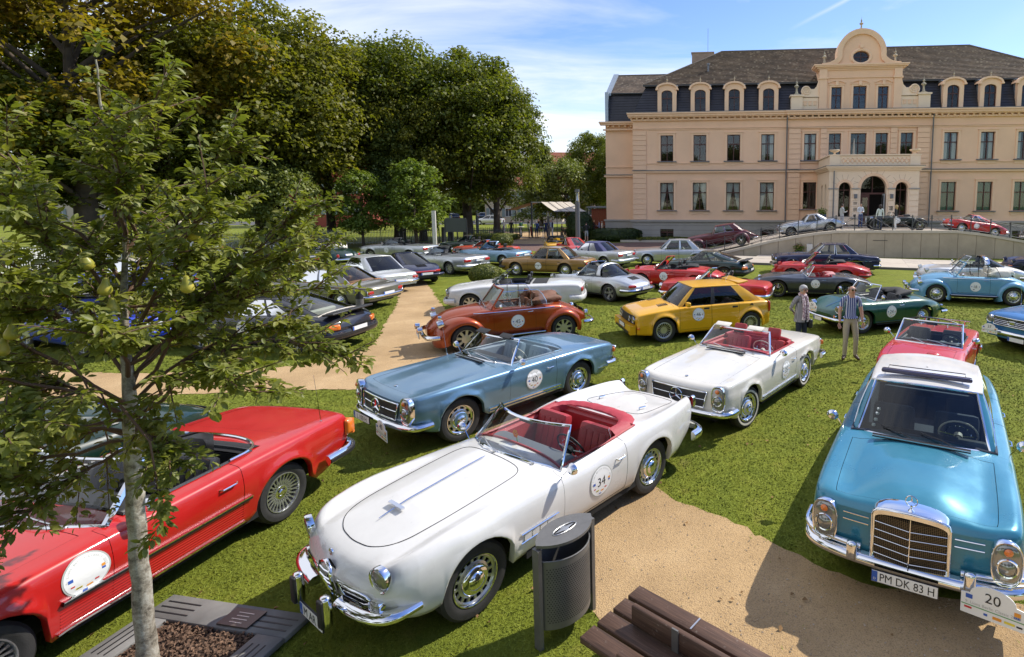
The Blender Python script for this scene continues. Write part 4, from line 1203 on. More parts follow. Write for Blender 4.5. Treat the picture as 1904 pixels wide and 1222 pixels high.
tree('lime',-22.6,50.2,14.6,4.6,1.9, 'mid-height lime tree standing in front of the dark trees')
tree('cone',-23.4,46.8,10.4,2.5,.2, 'narrow conical tree behind the small pale trees', 'smaller trees along the fence')
tree('light',-24.0,42.8,5.8,2.0,.5, 'slender pale green young tree, left of the pair by the fence', 'smaller trees along the fence', 'young_tree')
tree('light',-20.2,43.6,6.6,2.5,2.5, 'bushy grey-green young tree, right of the pair by the fence', 'smaller trees along the fence', 'young_tree')
tree('bush',-27.4,39.6,6.6,2.5,1.1, 'bushy grey-green tree right of the pear tree top', 'smaller trees along the fence', 'young_tree')
tree('dark',-39,30,11,6,2.2, 'dense dark green tree at the left edge behind the fence', 'smaller trees along the fence')
tree('dark',-33.5,37,9.5,4.6,.9, 'dense low tree behind the pear tree', 'smaller trees along the fence')
tree('cone',-16.9,72,10.6,3.2,2.2, 'small conical tree in the gap between the tall row and the mansion', 'trees in the gap beside the mansion')
tree('bush',-13.0,70,9.3,3.6,.7, 'olive green tree above the awning', 'trees in the gap beside the mansion')
tree('dark',-10.4,78,13.2,4.2,1.7, 'tree touching the left corner of the mansion', 'trees in the gap beside the mansion')
tree('dark',-6.4,72,11.5,4.0,3.7, 'dark tree half hidden behind the mansion corner', 'trees in the gap beside the mansion')
def leafball(name,x,y,rx,ry,rz_,n,leaf,m,label,cat,group=None,flat=.0,seed=1,boxy=1.0):
	r_ = np.random.default_rng(seed); d = r_.normal(size=(n,3)); d /= np.linalg.norm(d,axis=1)[:,None]; q = np.sign(d) * np.abs(d) ** boxy
	rad = (.93 + .08 * r_.random(n)) + .05 * np.sin(d[:,0] * 7 + seed) * np.sin(d[:,1] * 6)
	C = q * rad[:,None] * np.array([rx,ry,rz_]) + np.array([0,0,rz_ * .92]); keep = C[:,2] > 0; C = C[keep]; d = d[keep]
	Nn = d + r_.normal(0,.35,d.shape); Nn /= np.linalg.norm(Nn,axis=1)[:,None]
	o = empty(name,(x,y,0),0,label=label,cat=cat,group=group)
	link('foliage',quads_mesh('foliage',C,Nn,leaf * (.6 + .8 * r_.random(len(C))),m),o)
	b = MB(); th = np.linspace(0,2 * PI,20,endpoint=False); ph = np.linspace(.05,PI - .25,10)
	G = [[(np.sign(math.sin(a) * math.cos(t)) * abs(math.sin(a) * math.cos(t)) ** boxy * rx * .93,np.sign(math.sin(a) * math.sin(t)) * abs(math.sin(a) * math.sin(t)) ** boxy * ry * .93,rz_ * .92 + rz_ * .93 * math.cos(a)) for t in th] for a in ph]
	b.grid(G,cv=True).build('branches',LF_HEDGE,o)
leafball('clipped_shrub',-8.16,23.9,.70,.70,.46,5200,.055,LF_BOX, 'clipped round box shrub behind the white open roadster number 48', 'shrub', 'clipped round shrubs',seed=1)
leafball('clipped_shrub',-13.1,42.4,.85,.85,.60,3000,.08,LF_BOX, 'clipped round shrub right of the dark green roadster by the fence', 'shrub', 'clipped round shrubs',seed=2)
leafball('clipped_shrub',-7.7,39.9,.60,.60,.50,1800,.08,LF_BOX, 'clipped round shrub between the small red coupe and the lamp column', 'shrub', 'clipped round shrubs',seed=3)
leafball('clipped_shrub',-5.4,37.6,.72,.72,.50,1800,.08,LF_BOX, 'clipped round shrub above the navy fabric roof', 'shrub', 'clipped round shrubs',seed=4)
leafball('hedge',-5.0,49.6,2.4,1.0,.62,6000,.11,LF_HEDGE, 'low dark hedge at the left foot of the mansion', 'hedge',seed=5,boxy=.6)
leafball('hedge',-8.4,50.6,1.2,1.2,1.35,5000,.12,LF_HEDGE, 'tall dark shrub beside the awning', 'hedge',seed=6,boxy=.7)
leafball('planting',-.6,48.9,2.6,.5,.24,2500,.09,LF_BOX, 'low green planting in the bed below the mansion wall', 'plant',seed=7,boxy=.6)
leafball('hedge',-16.8,51.6,2.6,.8,.33,3500,.10,LF_BOX, 'yellow-green low shrubs behind the dark fence', 'hedge',seed=8,boxy=.7)
# ------------------------------------------------------------ mansion
BO = Vector((-3.54,51.71,0)); BANG = math.atan2(-.0962,.9953)
STUC = simple('peach_stucco',(.83,.55,.36),.85,bump=.15,bscale=4,var=.08,vscale=.35)
STUC2 = simple('cream_stucco',(.84,.66,.48),.85,bump=.15,bscale=4,var=.04,vscale=.6)
TRIM = simple('stucco_trim',(.85,.58,.385),.85,var=.05,vscale=1.2)
PLIN = simple('grey_plinth',(.36,.33,.295),.85,var=.08,vscale=.8)
LEAD = simple('zinc_flashing',(.16,.17,.19),.5,.4)
ZINC = simple('zinc_sheet',(.30,.36,.42),.4,.5,var=.1)
MULL = simple('window_frame_brown',(.075,.022,.016),.5)
WGL = glassmat('mansion_glass',(.88,.9,.9),1.42)
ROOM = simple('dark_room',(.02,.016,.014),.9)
CURT = simple('curtain',(.75,.75,.71),.9)
CURTB = simple('green_curtain',(.06,.19,.20),.9)
m,nt,p = mat('slate'); t = N(nt, 'ShaderNodeTexCoord'); n = N(nt, 'ShaderNodeTexNoise',i_Scale=1.3,i_Detail=8.0,i_Roughness=.7); LK(nt,t.outputs['Object'],n.inputs[0])
LK(nt,ramp(nt,n.outputs[0],[(.3,(.018,.019,.025)),(.55,(.03,.030,.038)),(.75,(.055,.05,.045))]).outputs[0],p.inputs['Base Color']); p.inputs['Roughness'].default_value = .45; SLATE = m
m,nt,p = mat('roof_tiles'); t = N(nt, 'ShaderNodeTexCoord')
n = N(nt, 'ShaderNodeTexNoise',i_Scale=.8,i_Detail=9.0,i_Roughness=.8); LK(nt,t.outputs['Object'],n.inputs[0])
mpp = N(nt, 'ShaderNodeMapping'); mpp.inputs['Scale'].default_value = (6,9,9); LK(nt,t.outputs['Object'],mpp.inputs[0]); n3 = N(nt, 'ShaderNodeTexWhiteNoise'); sn = N(nt, 'ShaderNodeVectorMath',operation='FLOOR'); LK(nt,mpp.outputs[0],sn.inputs[0]); LK(nt,sn.outputs[0],n3.inputs[0])
c = ramp(nt,n.outputs[0],[(.3,(.055,.04,.03)),(.5,(.14,.10,.07)),(.7,(.27,.195,.13))]).outputs[0]
c = mixcol(nt,ramp(nt,n3.outputs['Value'],[(0,(.55,) * 3),(.5,(0,) * 3)]).outputs[0],c,(.055,.045,.04)); c = mixcol(nt,ramp(nt,n3.outputs['Value'],[(.90,(0,) * 3),(.96,(.8,) * 3)]).outputs[0],c,(.36,.30,.22))
LK(nt,c,p.inputs['Base Color']); p.inputs['Roughness'].default_value = .8; TILES = m
bld = empty('mansion',BO,BANG,label='large peach stucco mansion with slate mansard, dormers and a curved central gable',cat='building')
def part(name,mb,m,parent=bld,**kw): return mb.build(name,m,parent,smooth=False,**kw)
def holed(b,x0,x1,z0,z1,holes,y=0,depth=.26,m=0,mr=0):
	"""wall face with openings and their reveals; holes (x0,x1,z0,z1)"""
	X = sorted({x0,x1} | {v for h in holes for v in h[:2]}); Z = sorted({z0,z1} | {v for h in holes for v in h[2:4]})
	for i in range(len(X) - 1):
		for j in range(len(Z) - 1):
			cx,cz = (X[i] + X[i + 1]) / 2,(Z[j] + Z[j + 1]) / 2
			if any(h[0] < cx < h[1] and h[2] < cz < h[3] for h in holes): continue
			b.add([(X[i],y,Z[j]),(X[i + 1],y,Z[j]),(X[i + 1],y,Z[j + 1]),(X[i],y,Z[j + 1])],[(0,1,2,3)],m)
	for a,c,d,e in [h[:4] for h in holes]:
		for q in ([(a,d),(a,e)],[(c,e),(c,d)],[(a,e),(c,e)],[(c,d),(a,d)]):
			(u,v),(w,z) = q; b.add([(u,y,v),(u,y + depth,v),(w,y + depth,z),(w,y,z)],[(0,1,2,3)],mr)
def window(x0,x1,z0,z1,y=0,dep=.2,curtain=None,tr=.64,parent=bld,arch=0,surround=True,sill=True,apron=False,fm=MULL,seed=0):
	w = x1 - x0; h = z1 - z0; cx = (x0 + x1) / 2
	b = MB(); f = .055; yy = y + dep
	b.box((x0 + f / 2,yy,(z0 + z1) / 2),(f,.06,h)).box((x1 - f / 2,yy,(z0 + z1) / 2),(f,.06,h)).box((cx,yy,z0 + f / 2),(w,.058,f)).box((cx,yy,z1 - f / 2),(w,.058,f))
	b.box((cx,yy - .01,(z0 + z1) / 2),(.07,.07,h - .02)).box((cx,yy - .014,z0 + h * tr),(w - .02,.07,.08))
	wn_ = part('window',b,fm,parent)
	part('pane',MB().box((cx,yy + .008,(z0 + z1) / 2),(w - .02,.012,h - .02)),WGL,wn_)
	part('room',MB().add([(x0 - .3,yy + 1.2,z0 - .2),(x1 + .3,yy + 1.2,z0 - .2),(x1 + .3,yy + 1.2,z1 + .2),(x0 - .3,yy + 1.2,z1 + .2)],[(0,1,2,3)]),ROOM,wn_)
	if curtain:
		for s_ in (-1,1):
			G = []
			for t in np.linspace(0,1,12):
				row = []
				for q in np.linspace(0,1,8):
					zz = z1 - h * q; reach = (w * .47) * (1 - q ** 1.3 * .75) if curtain == 'drape' else w * (.30 if curtain == 'thin' else .5)
					xx = (x0 + .03 if s_ < 0 else x1 - .03) - s_ * reach * t
					row.append((xx,yy + .10 + .025 * math.sin(t * 22),zz))
				G.append(row)
			MB().grid(G).build('curtain',CURTB if curtain == 'full' else CURT,wn_)
	if surround:
		s_ = .17; b = MB(); pr = .06
		b.box((x0 - s_ / 2 - .02,y - pr / 2,(z0 + z1 + s_) / 2),(s_,pr,h + s_)).box((x1 + s_ / 2 + .02,y - pr / 2,(z0 + z1 + s_) / 2),(s_,pr,h + s_)).box((cx,y - pr / 2 - .002,z1 + s_ / 2),(w + .04 + 1.96 * s_,pr,s_ - .005))
		b.box((cx,y - .06,z1 + s_ + .03),(w + .5,.12,.06))
		part('surround',b,TRIM,wn_)
	if sill:
		part('sill',MB().box((cx,y - .11,z0 - .05),(w + .62,.24,.07)),LEAD,wn_)
		if apron:
			b = MB(); zz = z0 - .10
			pts = [(-w / 2 - .22,0),(w / 2 + .22,0),(w / 2 + .22,-.20),(w / 2 + .1,-.30),(w / 2 - .15,-.30),(w / 2 - .3,-.22),(-w / 2 + .3,-.22),(-w / 2 + .15,-.30),(-w / 2 - .1,-.30),(-w / 2 - .22,-.20)]
			if apron == 2: pts = [(-w / 2 - .22,0),(w / 2 + .22,0),(w / 2 + .2,-.28),(w / 4,-.24),(0,-.34),(-w / 4,-.24),(-w / 2 - .2,-.28)]
			k = len(pts); V = [(cx + a,y - .05,zz + c_) for a,c_ in pts] + [(cx + a,y - .001,zz + c_) for a,c_ in pts]
			b.add(V,[tuple(range(k))] + [(i,(i + 1) % k,(i + 1) % k + k,i + k) for i in range(k)]); part('apron',b,TRIM,wn_)
	return wn_
LW = [3.16,6.19,9.26,12.32]; AX = 20.24; RW = [2 * AX - x for x in LW[::-1]]
LEN = 40.48
f1,f2,f0 = [],[],[]
for x in LW + RW: f1.append((x - .63,x + .63,2.78,5.31)); f2.append((x - .58,x + .58,7.27,9.61))
for x in (3.16,9.2,12.4,28.2,34.3): f0.append((x - .62,x + .62,.15,1.03))
C1 = [(15.55,16.72,2.9,5.31),(2 * AX - 16.72,2 * AX - 15.55,2.9,5.31)]
C2 = [(15.55,16.6,7.27,9.61),(17.70,18.75,7.27,9.61),(19.6,20.95,7.27,9.61),(21.75,22.8,7.27,9.61),(23.9,24.95,7.27,9.61)]
b = MB(); holed(b,0,LEN,1.85,11.6,f1 + f2 + C1 + C2); b.add([(0,0,0),(0,9.2,0),(0,9.2,11),(0,0,11)],[(0,1,2,3)]); b.add([(LEN,0,0),(LEN,9.2,0),(LEN,9.2,11),(LEN,0,11)],[(0,1,2,3)]); b.add([(0,9.2,0),(LEN,9.2,0),(LEN,9.2,11),(0,9.2,11)],[(0,1,2,3)])
part('wall',b,STUC)
b = MB(); holed(b,-.08,LEN + .08,0,1.70,f0,y=-.10); b.add([(-.08,-.1,0),(-.08,11,0),(-.08,11,1.7),(-.08,-.1,1.7)],[(0,1,2,3)]); part('plinth',b,PLIN)
b = MB(); b.box((LEN / 2,-.09,1.78),(LEN + .5,.34,.14)).box((LEN / 2,-.12,1.87),(LEN + .4,.22,.04)); part('plinth_moulding',b,PLIN)
for z in (.48,.93,1.36): part('joint',MB().box((LEN / 2,-.1035,z),(LEN,.004,.022)),simple('joint_grey',(.16,.15,.13),.9))  # thin dark grey strips mark the plinth joints
for i,x in enumerate(LW + RW):
	window(x - .63,x + .63,2.78,5.31,curtain='drape' if i < 4 else 'full',apron=1)
	window(x - .58,x + .58,7.27,9.61,curtain=None if i < 3 else 'thin',apron=2)
for h in f0: window(*h,y=-.1,surround=False,sill=False)
for h in C1: window(*h,apron=0)
for h in C2: window(*h,curtain='thin' if h[0] < 16 else None,sill=h[0] < 16)
# string courses, frieze, cornice with dentils
b = MB();
for x0,x1,o in ((-.05,LEN + .05,0),(14.0,26.6,.10)):
	b.box(((x0 + x1) / 2,-.09 - o,6.30),(x1 - x0,.18,.16)).box(((x0 + x1) / 2,-.13 - o,6.42),(x1 - x0,.26,.05),m=1)
	b.box(((x0 + x1) / 2,-.04 - o,7.08),(x1 - x0,.08,.07)).box(((x0 + x1) / 2,-.03 - o,10.12),(x1 - x0,.06,.07)).box(((x0 + x1) / 2,-.05 - o,10.22),(x1 - x0,.10,.05))
part('string_course',b,[TRIM,LEAD])
b = MB()
for x0,x1,o in ((-.35,LEN + .35,0),(13.9,26.7,.12)):
	L_ = x1 - x0; cx = (x0 + x1) / 2
	b.box((cx,-.10 - o,10.98),(L_ - .4,.2,.14)).box((cx,-.22 - o,11.22),(L_,.44,.10)).box((cx,-.28 - o,11.36),(L_ + .1,.56,.18)).box((cx,-.33 - o,11.52),(L_ + .2,.66,.13)).box((cx,-.33 - o,11.61),(L_ + .26,.70,.045),m=1)
part('cornice',b,[TRIM,LEAD])
dm = MB().box((0,0,0),(.17,.22,.16)).mesh([TRIM],False, 'dentil')
k = 0; x = -.1
while x < LEN and k < 78: link('dentil',dm,bld,loc=(x,-.20 - (.12 if 13.9 < x < 26.7 else 0),11.10)); x += .525; k += 1
# rusticated corner strips: every block a piece
def quoins(x0,x1,z0,z1,y=-.07,h=.455,m=STUC,parent=bld):
	n = int(round((z1 - z0) / h)); hh = (z1 - z0) / n; w = x1 - x0
	me = MB(); me.box((0,0,0),(w,.10,hh - .03)); me = me.mesh([m],False, 'quoin_block')
	for i in range(n): link('quoin_block',me,parent,loc=((x0 + x1) / 2,y + .02,z0 + hh * (i + .5)))
for x0,x1 in ((0.0,1.25),(LEN - 1.25,LEN)):
	quoins(x0,x1,1.9,6.2); quoins(x0,x1,6.48,10.05)
for x0,x1 in ((14.15,15.2),(25.28,26.33)):
	quoins(x0,x1,1.9,6.2,y=-.14); quoins(x0,x1,6.48,10.05,y=-.14)
for x0,x1 in ((16.95,17.5),(23.0,23.55)): quoins(x0,x1,7.35,10.05,y=-.12)
for x in (13.98,26.52):
	MB().tube([(x,-.25,.2),(x,-.25,10.9),(x,-.45,11.3)],.06,8).build('downpipe',LEAD,bld)
# left set-back wing
b = MB(); b.add([(-2.9,1.6,0),(0,1.6,0),(0,1.6,11),(-2.9,1.6,11)],[(0,1,2,3)]).add([(-2.9,1.6,0),(-2.9,6,0),(-2.9,6,11),(-2.9,1.6,11)],[(0,1,2,3)]); part('wing_wall',b,STUC)
b = MB(); b.box((-1.5,1.52,.85),(3.0,.2,1.7)).box((-1.5,1.48,1.78),(3.2,.36,.14)); part('wing_plinth',b,PLIN)
b = MB(); b.box((-1.5,1.5,6.0),(3.1,.2,.16)).box((-1.5,1.46,6.12),(3.15,.26,.05),m=1); part('string_course',b,[TRIM,LEAD]); part('string_course',MB().box((-1.5,1.56,6.85),(3,.1,.06)),TRIM); b = MB(); b.box((-1.5,1.45,10.35),(3.2,.3,.12)).box((-1.6,1.35,10.85),(3.5,.5,.16)).box((-1.6,1.30,11.0),(3.65,.62,.14)); part('wing_cornice',b,[TRIM,LEAD])
for x in (-2.6,-2.05,-1.5,-.95,-.4): link('dentil',dm,bld,loc=(x,1.36,10.68))
# slate mansard and tiled upper roof in stepped courses
def courses(b,p00,p10,p01,p11,n,t=.035,m=0):
	"""stepped strips between lower edge p00-p10 and upper edge p01-p11"""
	p00,p10,p01,p11 = map(lambda v: np.array(v,float),(p00,p10,p01,p11)); nn = np.cross(p10 - p00,p01 - p00); nn /= np.linalg.norm(nn)
	if nn[2] < 0: nn = -nn
	for i in range(n):
		a,c = i / n,(i + 1) / n; l0 = p00 + (p01 - p00) * a; r0 = p10 + (p11 - p10) * a; l1 = p00 + (p01 - p00) * c; r1 = p10 + (p11 - p10) * c
		b.add([l0,r0,l0 + nn * t,r0 + nn * t,l1 + nn * .004,r1 + nn * .004],[(0,1,3,2),(2,3,5,4)],m)
b = MB(); zb_,zt_ = 11.64,14.30
courses(b,(.0,.15,zb_),(LEN,.15,zb_),(1.15,1.15,zt_),(LEN - 1.15,1.15,zt_),11); courses(b,(0,9.3,zb_),(0,.15,zb_),(1.15,9.6,zt_),(1.15,1.15,zt_),11); courses(b,(LEN,.15,zb_),(LEN,9.3,zb_),(LEN - 1.15,1.15,zt_),(LEN - 1.15,9.6,zt_),11)
courses(b,(-2.75,1.8,11.1),(.6,1.8,11.1),(-2.75,2.5,13.9),(1.4,2.5,13.9),11); part('mansard',b,SLATE)
b = MB(); rz0,rz1 = 14.28,18.5
courses(b,(.9,.85,rz0),(LEN - .9,.85,rz0),(8.0,6.4,rz1),(LEN - 8.6,6.4,rz1),26,.09); courses(b,(.9,9.4,rz0),(.9,.85,rz0),(8.0,6.4,rz1 - .01),(8.0,6.4,rz1),30,.05); courses(b,(LEN - .9,.85,rz0),(LEN - .9,9.4,rz0),(LEN - 8.6,6.4,rz1),(LEN - 8.6,6.4,rz1 - .01),30,.05); courses(b,(LEN - .9,9.4,rz0),(.9,9.4,rz0),(LEN - 8.6,6.4,rz1),(8,6.4,rz1),8,.05)
courses(b,(-2.75,2.3,13.9),(6,2.3,13.9),(-2.75,6.2,16.35),(8,6.2,16.35),15,.05)
part('tiled_roof',b,TILES)
b = MB(); b.tube([(8,6.4,18.56),(LEN - 8.6,6.4,18.56)],.09,6).tube([(.9,.85,14.34),(8,6.4,18.56)],.08,6).tube([(LEN - .9,.85,14.34),(LEN - 8.6,6.4,18.56)],.08,6).tube([(-2.75,6.2,16.4),(6,6.2,16.4)],.07,6); b.build('ridge_tiles',simple('ridge_clay',(.13,.105,.08),.8,var=.3,vscale=5),bld)
b = MB(); b.box((LEN / 2,.80,14.22),(LEN - 1.7,.16,.14)).box((-.9,2.28,13.86),(3.9,.12,.12)); part('gutter',b,simple('gutter_dark',(.05,.05,.05),.6))
b = MB(); b.add([(-2.95,2.1,13.85),(-2.45,2.1,13.9),(-2.45,6.2,16.55),(-2.95,6.2,16.55),(-2.95,2.1,13.6),(-2.95,6.2,16.3),(-2.45,2.1,13.65),(-2.45,6.2,16.3)],[(0,1,2,3),(0,3,5,4),(0,4,6,1),(1,6,7,2),(2,7,5,3),(4,5,7,6)]).box((-2.78,1.9,12.5),(.3,.5,2.8)); part('zinc_verge',b,ZINC)
part('chimney',MB().box((6.1,7.6,17.5),(2.2,1.0,2.4)).box((6.1,7.6,18.72),(2.36,1.1,.1)),simple('chimney_brick',(.34,.25,.19),.9,var=.15,vscale=2))
for x,y,z in ((13.2,3.6,16.25),(30.8,3.9,16.5)): part('skylight',MB().box((x,y,z),(.75,.6,.12),rx=.65).box((x,y - .03,z + .06),(.6,.5,.05),rx=.65,m=1),[LEAD,ZINC])
MB().tube([(6.8,2.9,15.8),(6.8,2.9,16.5)],.09,8).lathe([(.14,0),(.14,.16),(.01,.2)],8,c=(6.8,2.9,16.45)).build('vent_pipe',LEAD,bld)
MB().tube([(6.6,8.2,18.7),(6.6,8.2,21.4)],.018,4).build('lightning_rod',LEAD,bld)
FIN = [(.20,0),(.20,.07),(.12,.10),(.085,.30),(.075,.5),(.10,.56),(.19,.62),(.21,.68),(.16,.74),(.07,.80),(.06,.88),(.10,.94),(.02,1.12),(.01,1.35)]
def finial(x,y,z,s_,m,parent=bld):
	MB().box((x,y,z),(.46 * s_,.46 * s_,.12 * s_)).lathe([(r_ * s_,h * s_ + .05) for r_,h in FIN],12,c=(x,y,z)).build('finial',m,parent,angle=50)
STONE = simple('weathered_stone',(.36,.33,.25),.9,var=.25,vscale=3)
def arc(cx,w,z0,z1,n=10,flat=.0):
	return [(cx + w / 2 * math.cos(PI - PI * i / n),z0 + (z1 - z0) * math.sin(PI * i / n)) for i in range(n + 1)]
def plate_(b,outer,y0,y1,hole=None,m=0):
	"""upright slab with outline `outer` (x,z); optional hole outline"""
	bm = bmesh.new(); vo = [bm.verts.new((x,y0,z)) for x,z in outer]; es = [bm.edges.new((vo[i],vo[(i + 1) % len(vo)])) for i in range(len(vo))]
	if hole:
		vh = [bm.verts.new((x,y0,z)) for x,z in hole]; es += [bm.edges.new((vh[i],vh[(i + 1) % len(vh)])) for i in range(len(vh))]
	bmesh.ops.triangle_fill(bm,edges=es,use_beauty=True)
	bm.verts.index_update(); V = [v.co[:] for v in bm.verts]; F = [tuple(v.index for v in f.verts) for f in bm.faces]; bm.free(); b.add(V,F,m)
	for ring in ([outer] + ([hole] if hole else [])):
		n = len(ring); b.add([(x,y0,z) for x,z in ring] + [(x,y1,z) for x,z in ring],[(i,(i + 1) % n,(i + 1) % n + n,i + n) for i in range(n)],m)
for i,x in enumerate(LW[:4] + RW):
	d = empty('dormer',(x,.12,11.62)); d.parent = bld
	hole = [(-.5,.02),(.5,.02),(.5,1.72)] + [(-.5 * math.cos(PI - PI * k / 8) * -1 * -1,1.72 + .30 * math.sin(PI * k / 8)) for k in range(1,8)][::1] + [(-.5,1.72)]
	hole = [(-.5,.02),(.5,.02),(.5,1.72)] + [(.5 * math.cos(PI * k / 8),1.72 + .30 * math.sin(PI * k / 8)) for k in range(1,8)] + [(-.5,1.72)]
	out = [(-.86,0),(.86,0),(.86,2.1)] + [(.86 * math.cos(PI * k / 8),2.1 + .42 * math.sin(PI * k / 8)) for k in range(1,8)] + [(-.86,2.1)]
	b = MB(); plate_(b,out,-.1,.35,hole); part('dormer_front',b,TRIM,d)
	b = MB(); b.grid([[(r_ * math.cos(a) ,y_,2.12 + (.42 + (r_ - .86)) * math.sin(a)) for a in np.linspace(0,PI,11)] for r_,y_ in ((.84,-.1),(.84,-.26),(1.0,-.26),(1.0,1.4))]); b.box((-.92,-.15,2.08),(.22,.3,.12)).box((.92,-.15,2.08),(.22,.3,.12)); part('dormer_pediment',b,[TRIM],d)
	b = MB();
	for s_ in (-1,1): b.add([(s_ * .84,.3,0),(s_ * .84,1.3,2.6),(s_ * .84,.3,2.2)],[(0,1,2)])
	b.box((0,.8,2.45),(1.95,1.3,.05)); part('dormer_cheek',b,ZINC,d)
	b = MB(); zt = 2.02
	b.box((-.47,.08,.87),(.06,.06,1.72)).box((.47,.08,.87),(.06,.06,1.72)).box((0,.07,1.0),(.07,.06,2.0)).box((0,.066,1.30),(1.0,.06,.09)).box((0,.08,.05),(1.0,.06,.07)); b.tube([(.48 * math.cos(a),.08,1.72 + .29 * math.sin(a)) for a in np.linspace(0,PI,9)],.035,4)
	part('dormer_window',b,MULL,d); part('pane',MB().add([(x_,.10,z_) for x_,z_ in hole],[tuple(range(len(hole)))]),WGL,bld.children[0] if False else d); part('room',MB().box((0,.34,1.0),(1.0,.02,2.0)),ROOM,d)
	finial(0,.0,2.62,.42,STONE,d)
# attic storey of the central bay
g = MB(); holes = [(17.80,18.68,11.70,13.62),(19.68,20.80,11.70,13.68),(21.80,22.68,11.70,13.62)]
holed(g,16.72,23.76,11.64,15.2,holes,y=-.02); g.add([(16.72,-.02,11.6),(16.72,3,11.6),(16.72,3,15.2),(16.72,-.02,15.2)],[(0,1,2,3)]).add([(23.76,-.02,11.6),(23.76,3,11.6),(23.76,3,15.2),(23.76,-.02,15.2)],[(0,1,2,3)])
part('attic_wall',g,STUC)
for h in holes:
	window(*h,y=-.02,surround=True,sill=False,dep=.22); cx = (h[0] + h[1]) / 2
	part('keystone',MB().box((cx,-.10,13.92),(.24,.16,.36)),TRIM)
	b = MB(); b.grid([[(cx + r_ * math.cos(a),y_,13.78 + r_ * .45 * math.sin(a)) for a in np.linspace(.5,PI - .5,9)] for r_,y_ in ((.78,-.02),(.78,-.12),(.90,-.12),(.90,-.02))]); part('window_hood',b,TRIM)
b = MB()
for x in (17.05,23.43): b.box((x,-.08,13.0),(.66,.14,2.7)).box((x,-.13,14.38),(.82,.22,.14)).box((x,-.10,14.8),(.66,.16,.7)).box((x,-.12,11.75),(.76,.2,.2))
b.box((20.24,-.07,14.42),(6.0,.08,.08)); part('pilaster',b,TRIM)
b = MB();
for dz,o,e in ((15.12,.12,.0),(15.24,.22,.15),(15.36,.36,.35),(15.47,.42,.45)): b.box((20.24,-o / 2 + .6,dz),(7.2 + e * 2,1.2 + o,.115))
part('gable_cornice',b,TRIM)
def gable_outline(o=0.0):
	R_ = 1.98 + o; cz = 16.45; pts = []
	for a in np.linspace(-.12,PI + .12,25): pts.append((AX + R_ * math.cos(a),cz + R_ * .98 * math.sin(a)))
	rt = [(AX + 2.02 + o,16.05),(AX + 2.12 + o,15.95),(AX + 2.3 + o,15.80),(AX + 2.65 + o,15.62),(AX + 3.35 + o,15.52)]
	lf = [(2 * AX - x,z) for x,z in rt]
	return rt[::-1] + pts + lf
go = gable_outline(); ov = [(AX + .70 * math.cos(t),16.16 + .50 * math.sin(t)) for t in np.linspace(0,2 * PI,28,endpoint=False)]
b = MB(); plate_(b,go,-.04,.9,ov); part('gable_wall',b,STUC)
def band(b,pts,w,y0,y1):
	P = np.array(pts); T = np.gradient(P,axis=0); T /= np.linalg.norm(T,axis=1)[:,None]; Nn = np.stack([T[:,1],-T[:,0]],1)
	b.grid([[(p_[0] + n_[0] * a,y_,p_[1] + n_[1] * a) for a,y_ in ((-w,y0),(-w,y1),(0,y1 - .08),(.10,y1 - .08),(.10,.9))] for p_,n_ in zip(P,Nn)])
b = MB(); band(b,go,.34,-.04,-.22); part('gable_moulding',b,TRIM)
b = MB(); b.grid([[(AX + rx * math.cos(t),y_,16.16 + (rx - .2) * math.sin(t)) for t in np.linspace(0,2 * PI,29)] for rx,y_ in ((.70,.1),(.70,-.12),(.82,-.16),(.92,-.12),(.94,-.04))]); b.box((AX,-.14,17.02),(.26,.16,.3)); part('oval_surround',b,TRIM)
b = MB(); b.box((AX,.14,16.16),(.06,.05,1.0)).box((AX,.14,16.16),(1.38,.05,.05)); wn_ = part('oval_window',b,MULL); part('pane',MB().add([(x,.16,z) for x,z in ov],[tuple(range(28))]),WGL,wn_); part('room',MB().box((AX,.5,16.16),(1.4,.02,1.0)),ROOM,wn_)
finial(AX,.3,18.42,.85,STONE); finial(AX - 3.05,.5,15.66,.95,STONE); finial(AX + 3.05,.5,15.66,.95,STONE)
for s_ in (-1,1):
	X = lambda v: AX + s_ * v
	b = MB(); b.box((X(5.45),.15,12.25),(1.0,.7,1.2)).box((X(5.45),.12,12.92),(1.2,.85,.14)).box((X(4.3),.2,12.2),(1.5,.45,1.1)).box((X(4.3),.16,12.86),(1.6,.55,.12)); part('parapet',b,STUC2)
	for k in range(3): part('relief_panel',MB().box((X(3.85 + k * .42),-.05,12.25),(.24,.05,.34)).box((X(3.85 + k * .42),-.07,12.42),(.3,.05,.06)),TRIM)
	for k in range(1): finial(X(5.45),.15,13.02,1.05,STONE)
	sc = [(3.5,13.0),(4.95,13.0)] ; th = np.linspace(0,5.2 * PI,60); rr = .42 * (1 - th / (5.6 * PI));
	pts = [(X(4.62) + s_ * r_ * math.cos(t - .6),13.36 + r_ * math.sin(t - .6)) for t,r_ in zip(th,rr)]
	b = MB(); b.tube([(x,-.02,z) for x,z in pts],[.07 * (1 - i / 75) for i in range(60)],5); part('scroll',b,STUC2)
	out = [(X(3.50),12.9),(X(5.0),12.9),(X(5.02),13.5),(X(4.75),13.78),(X(4.45),13.72),(X(4.2),13.5),(X(3.95),13.5),(X(3.7),13.75),(X(3.52),14.3)]
	b = MB(); plate_(b,out if s_ > 0 else out[::-1],.02,.4); part('scroll_panel',b,STUC2)
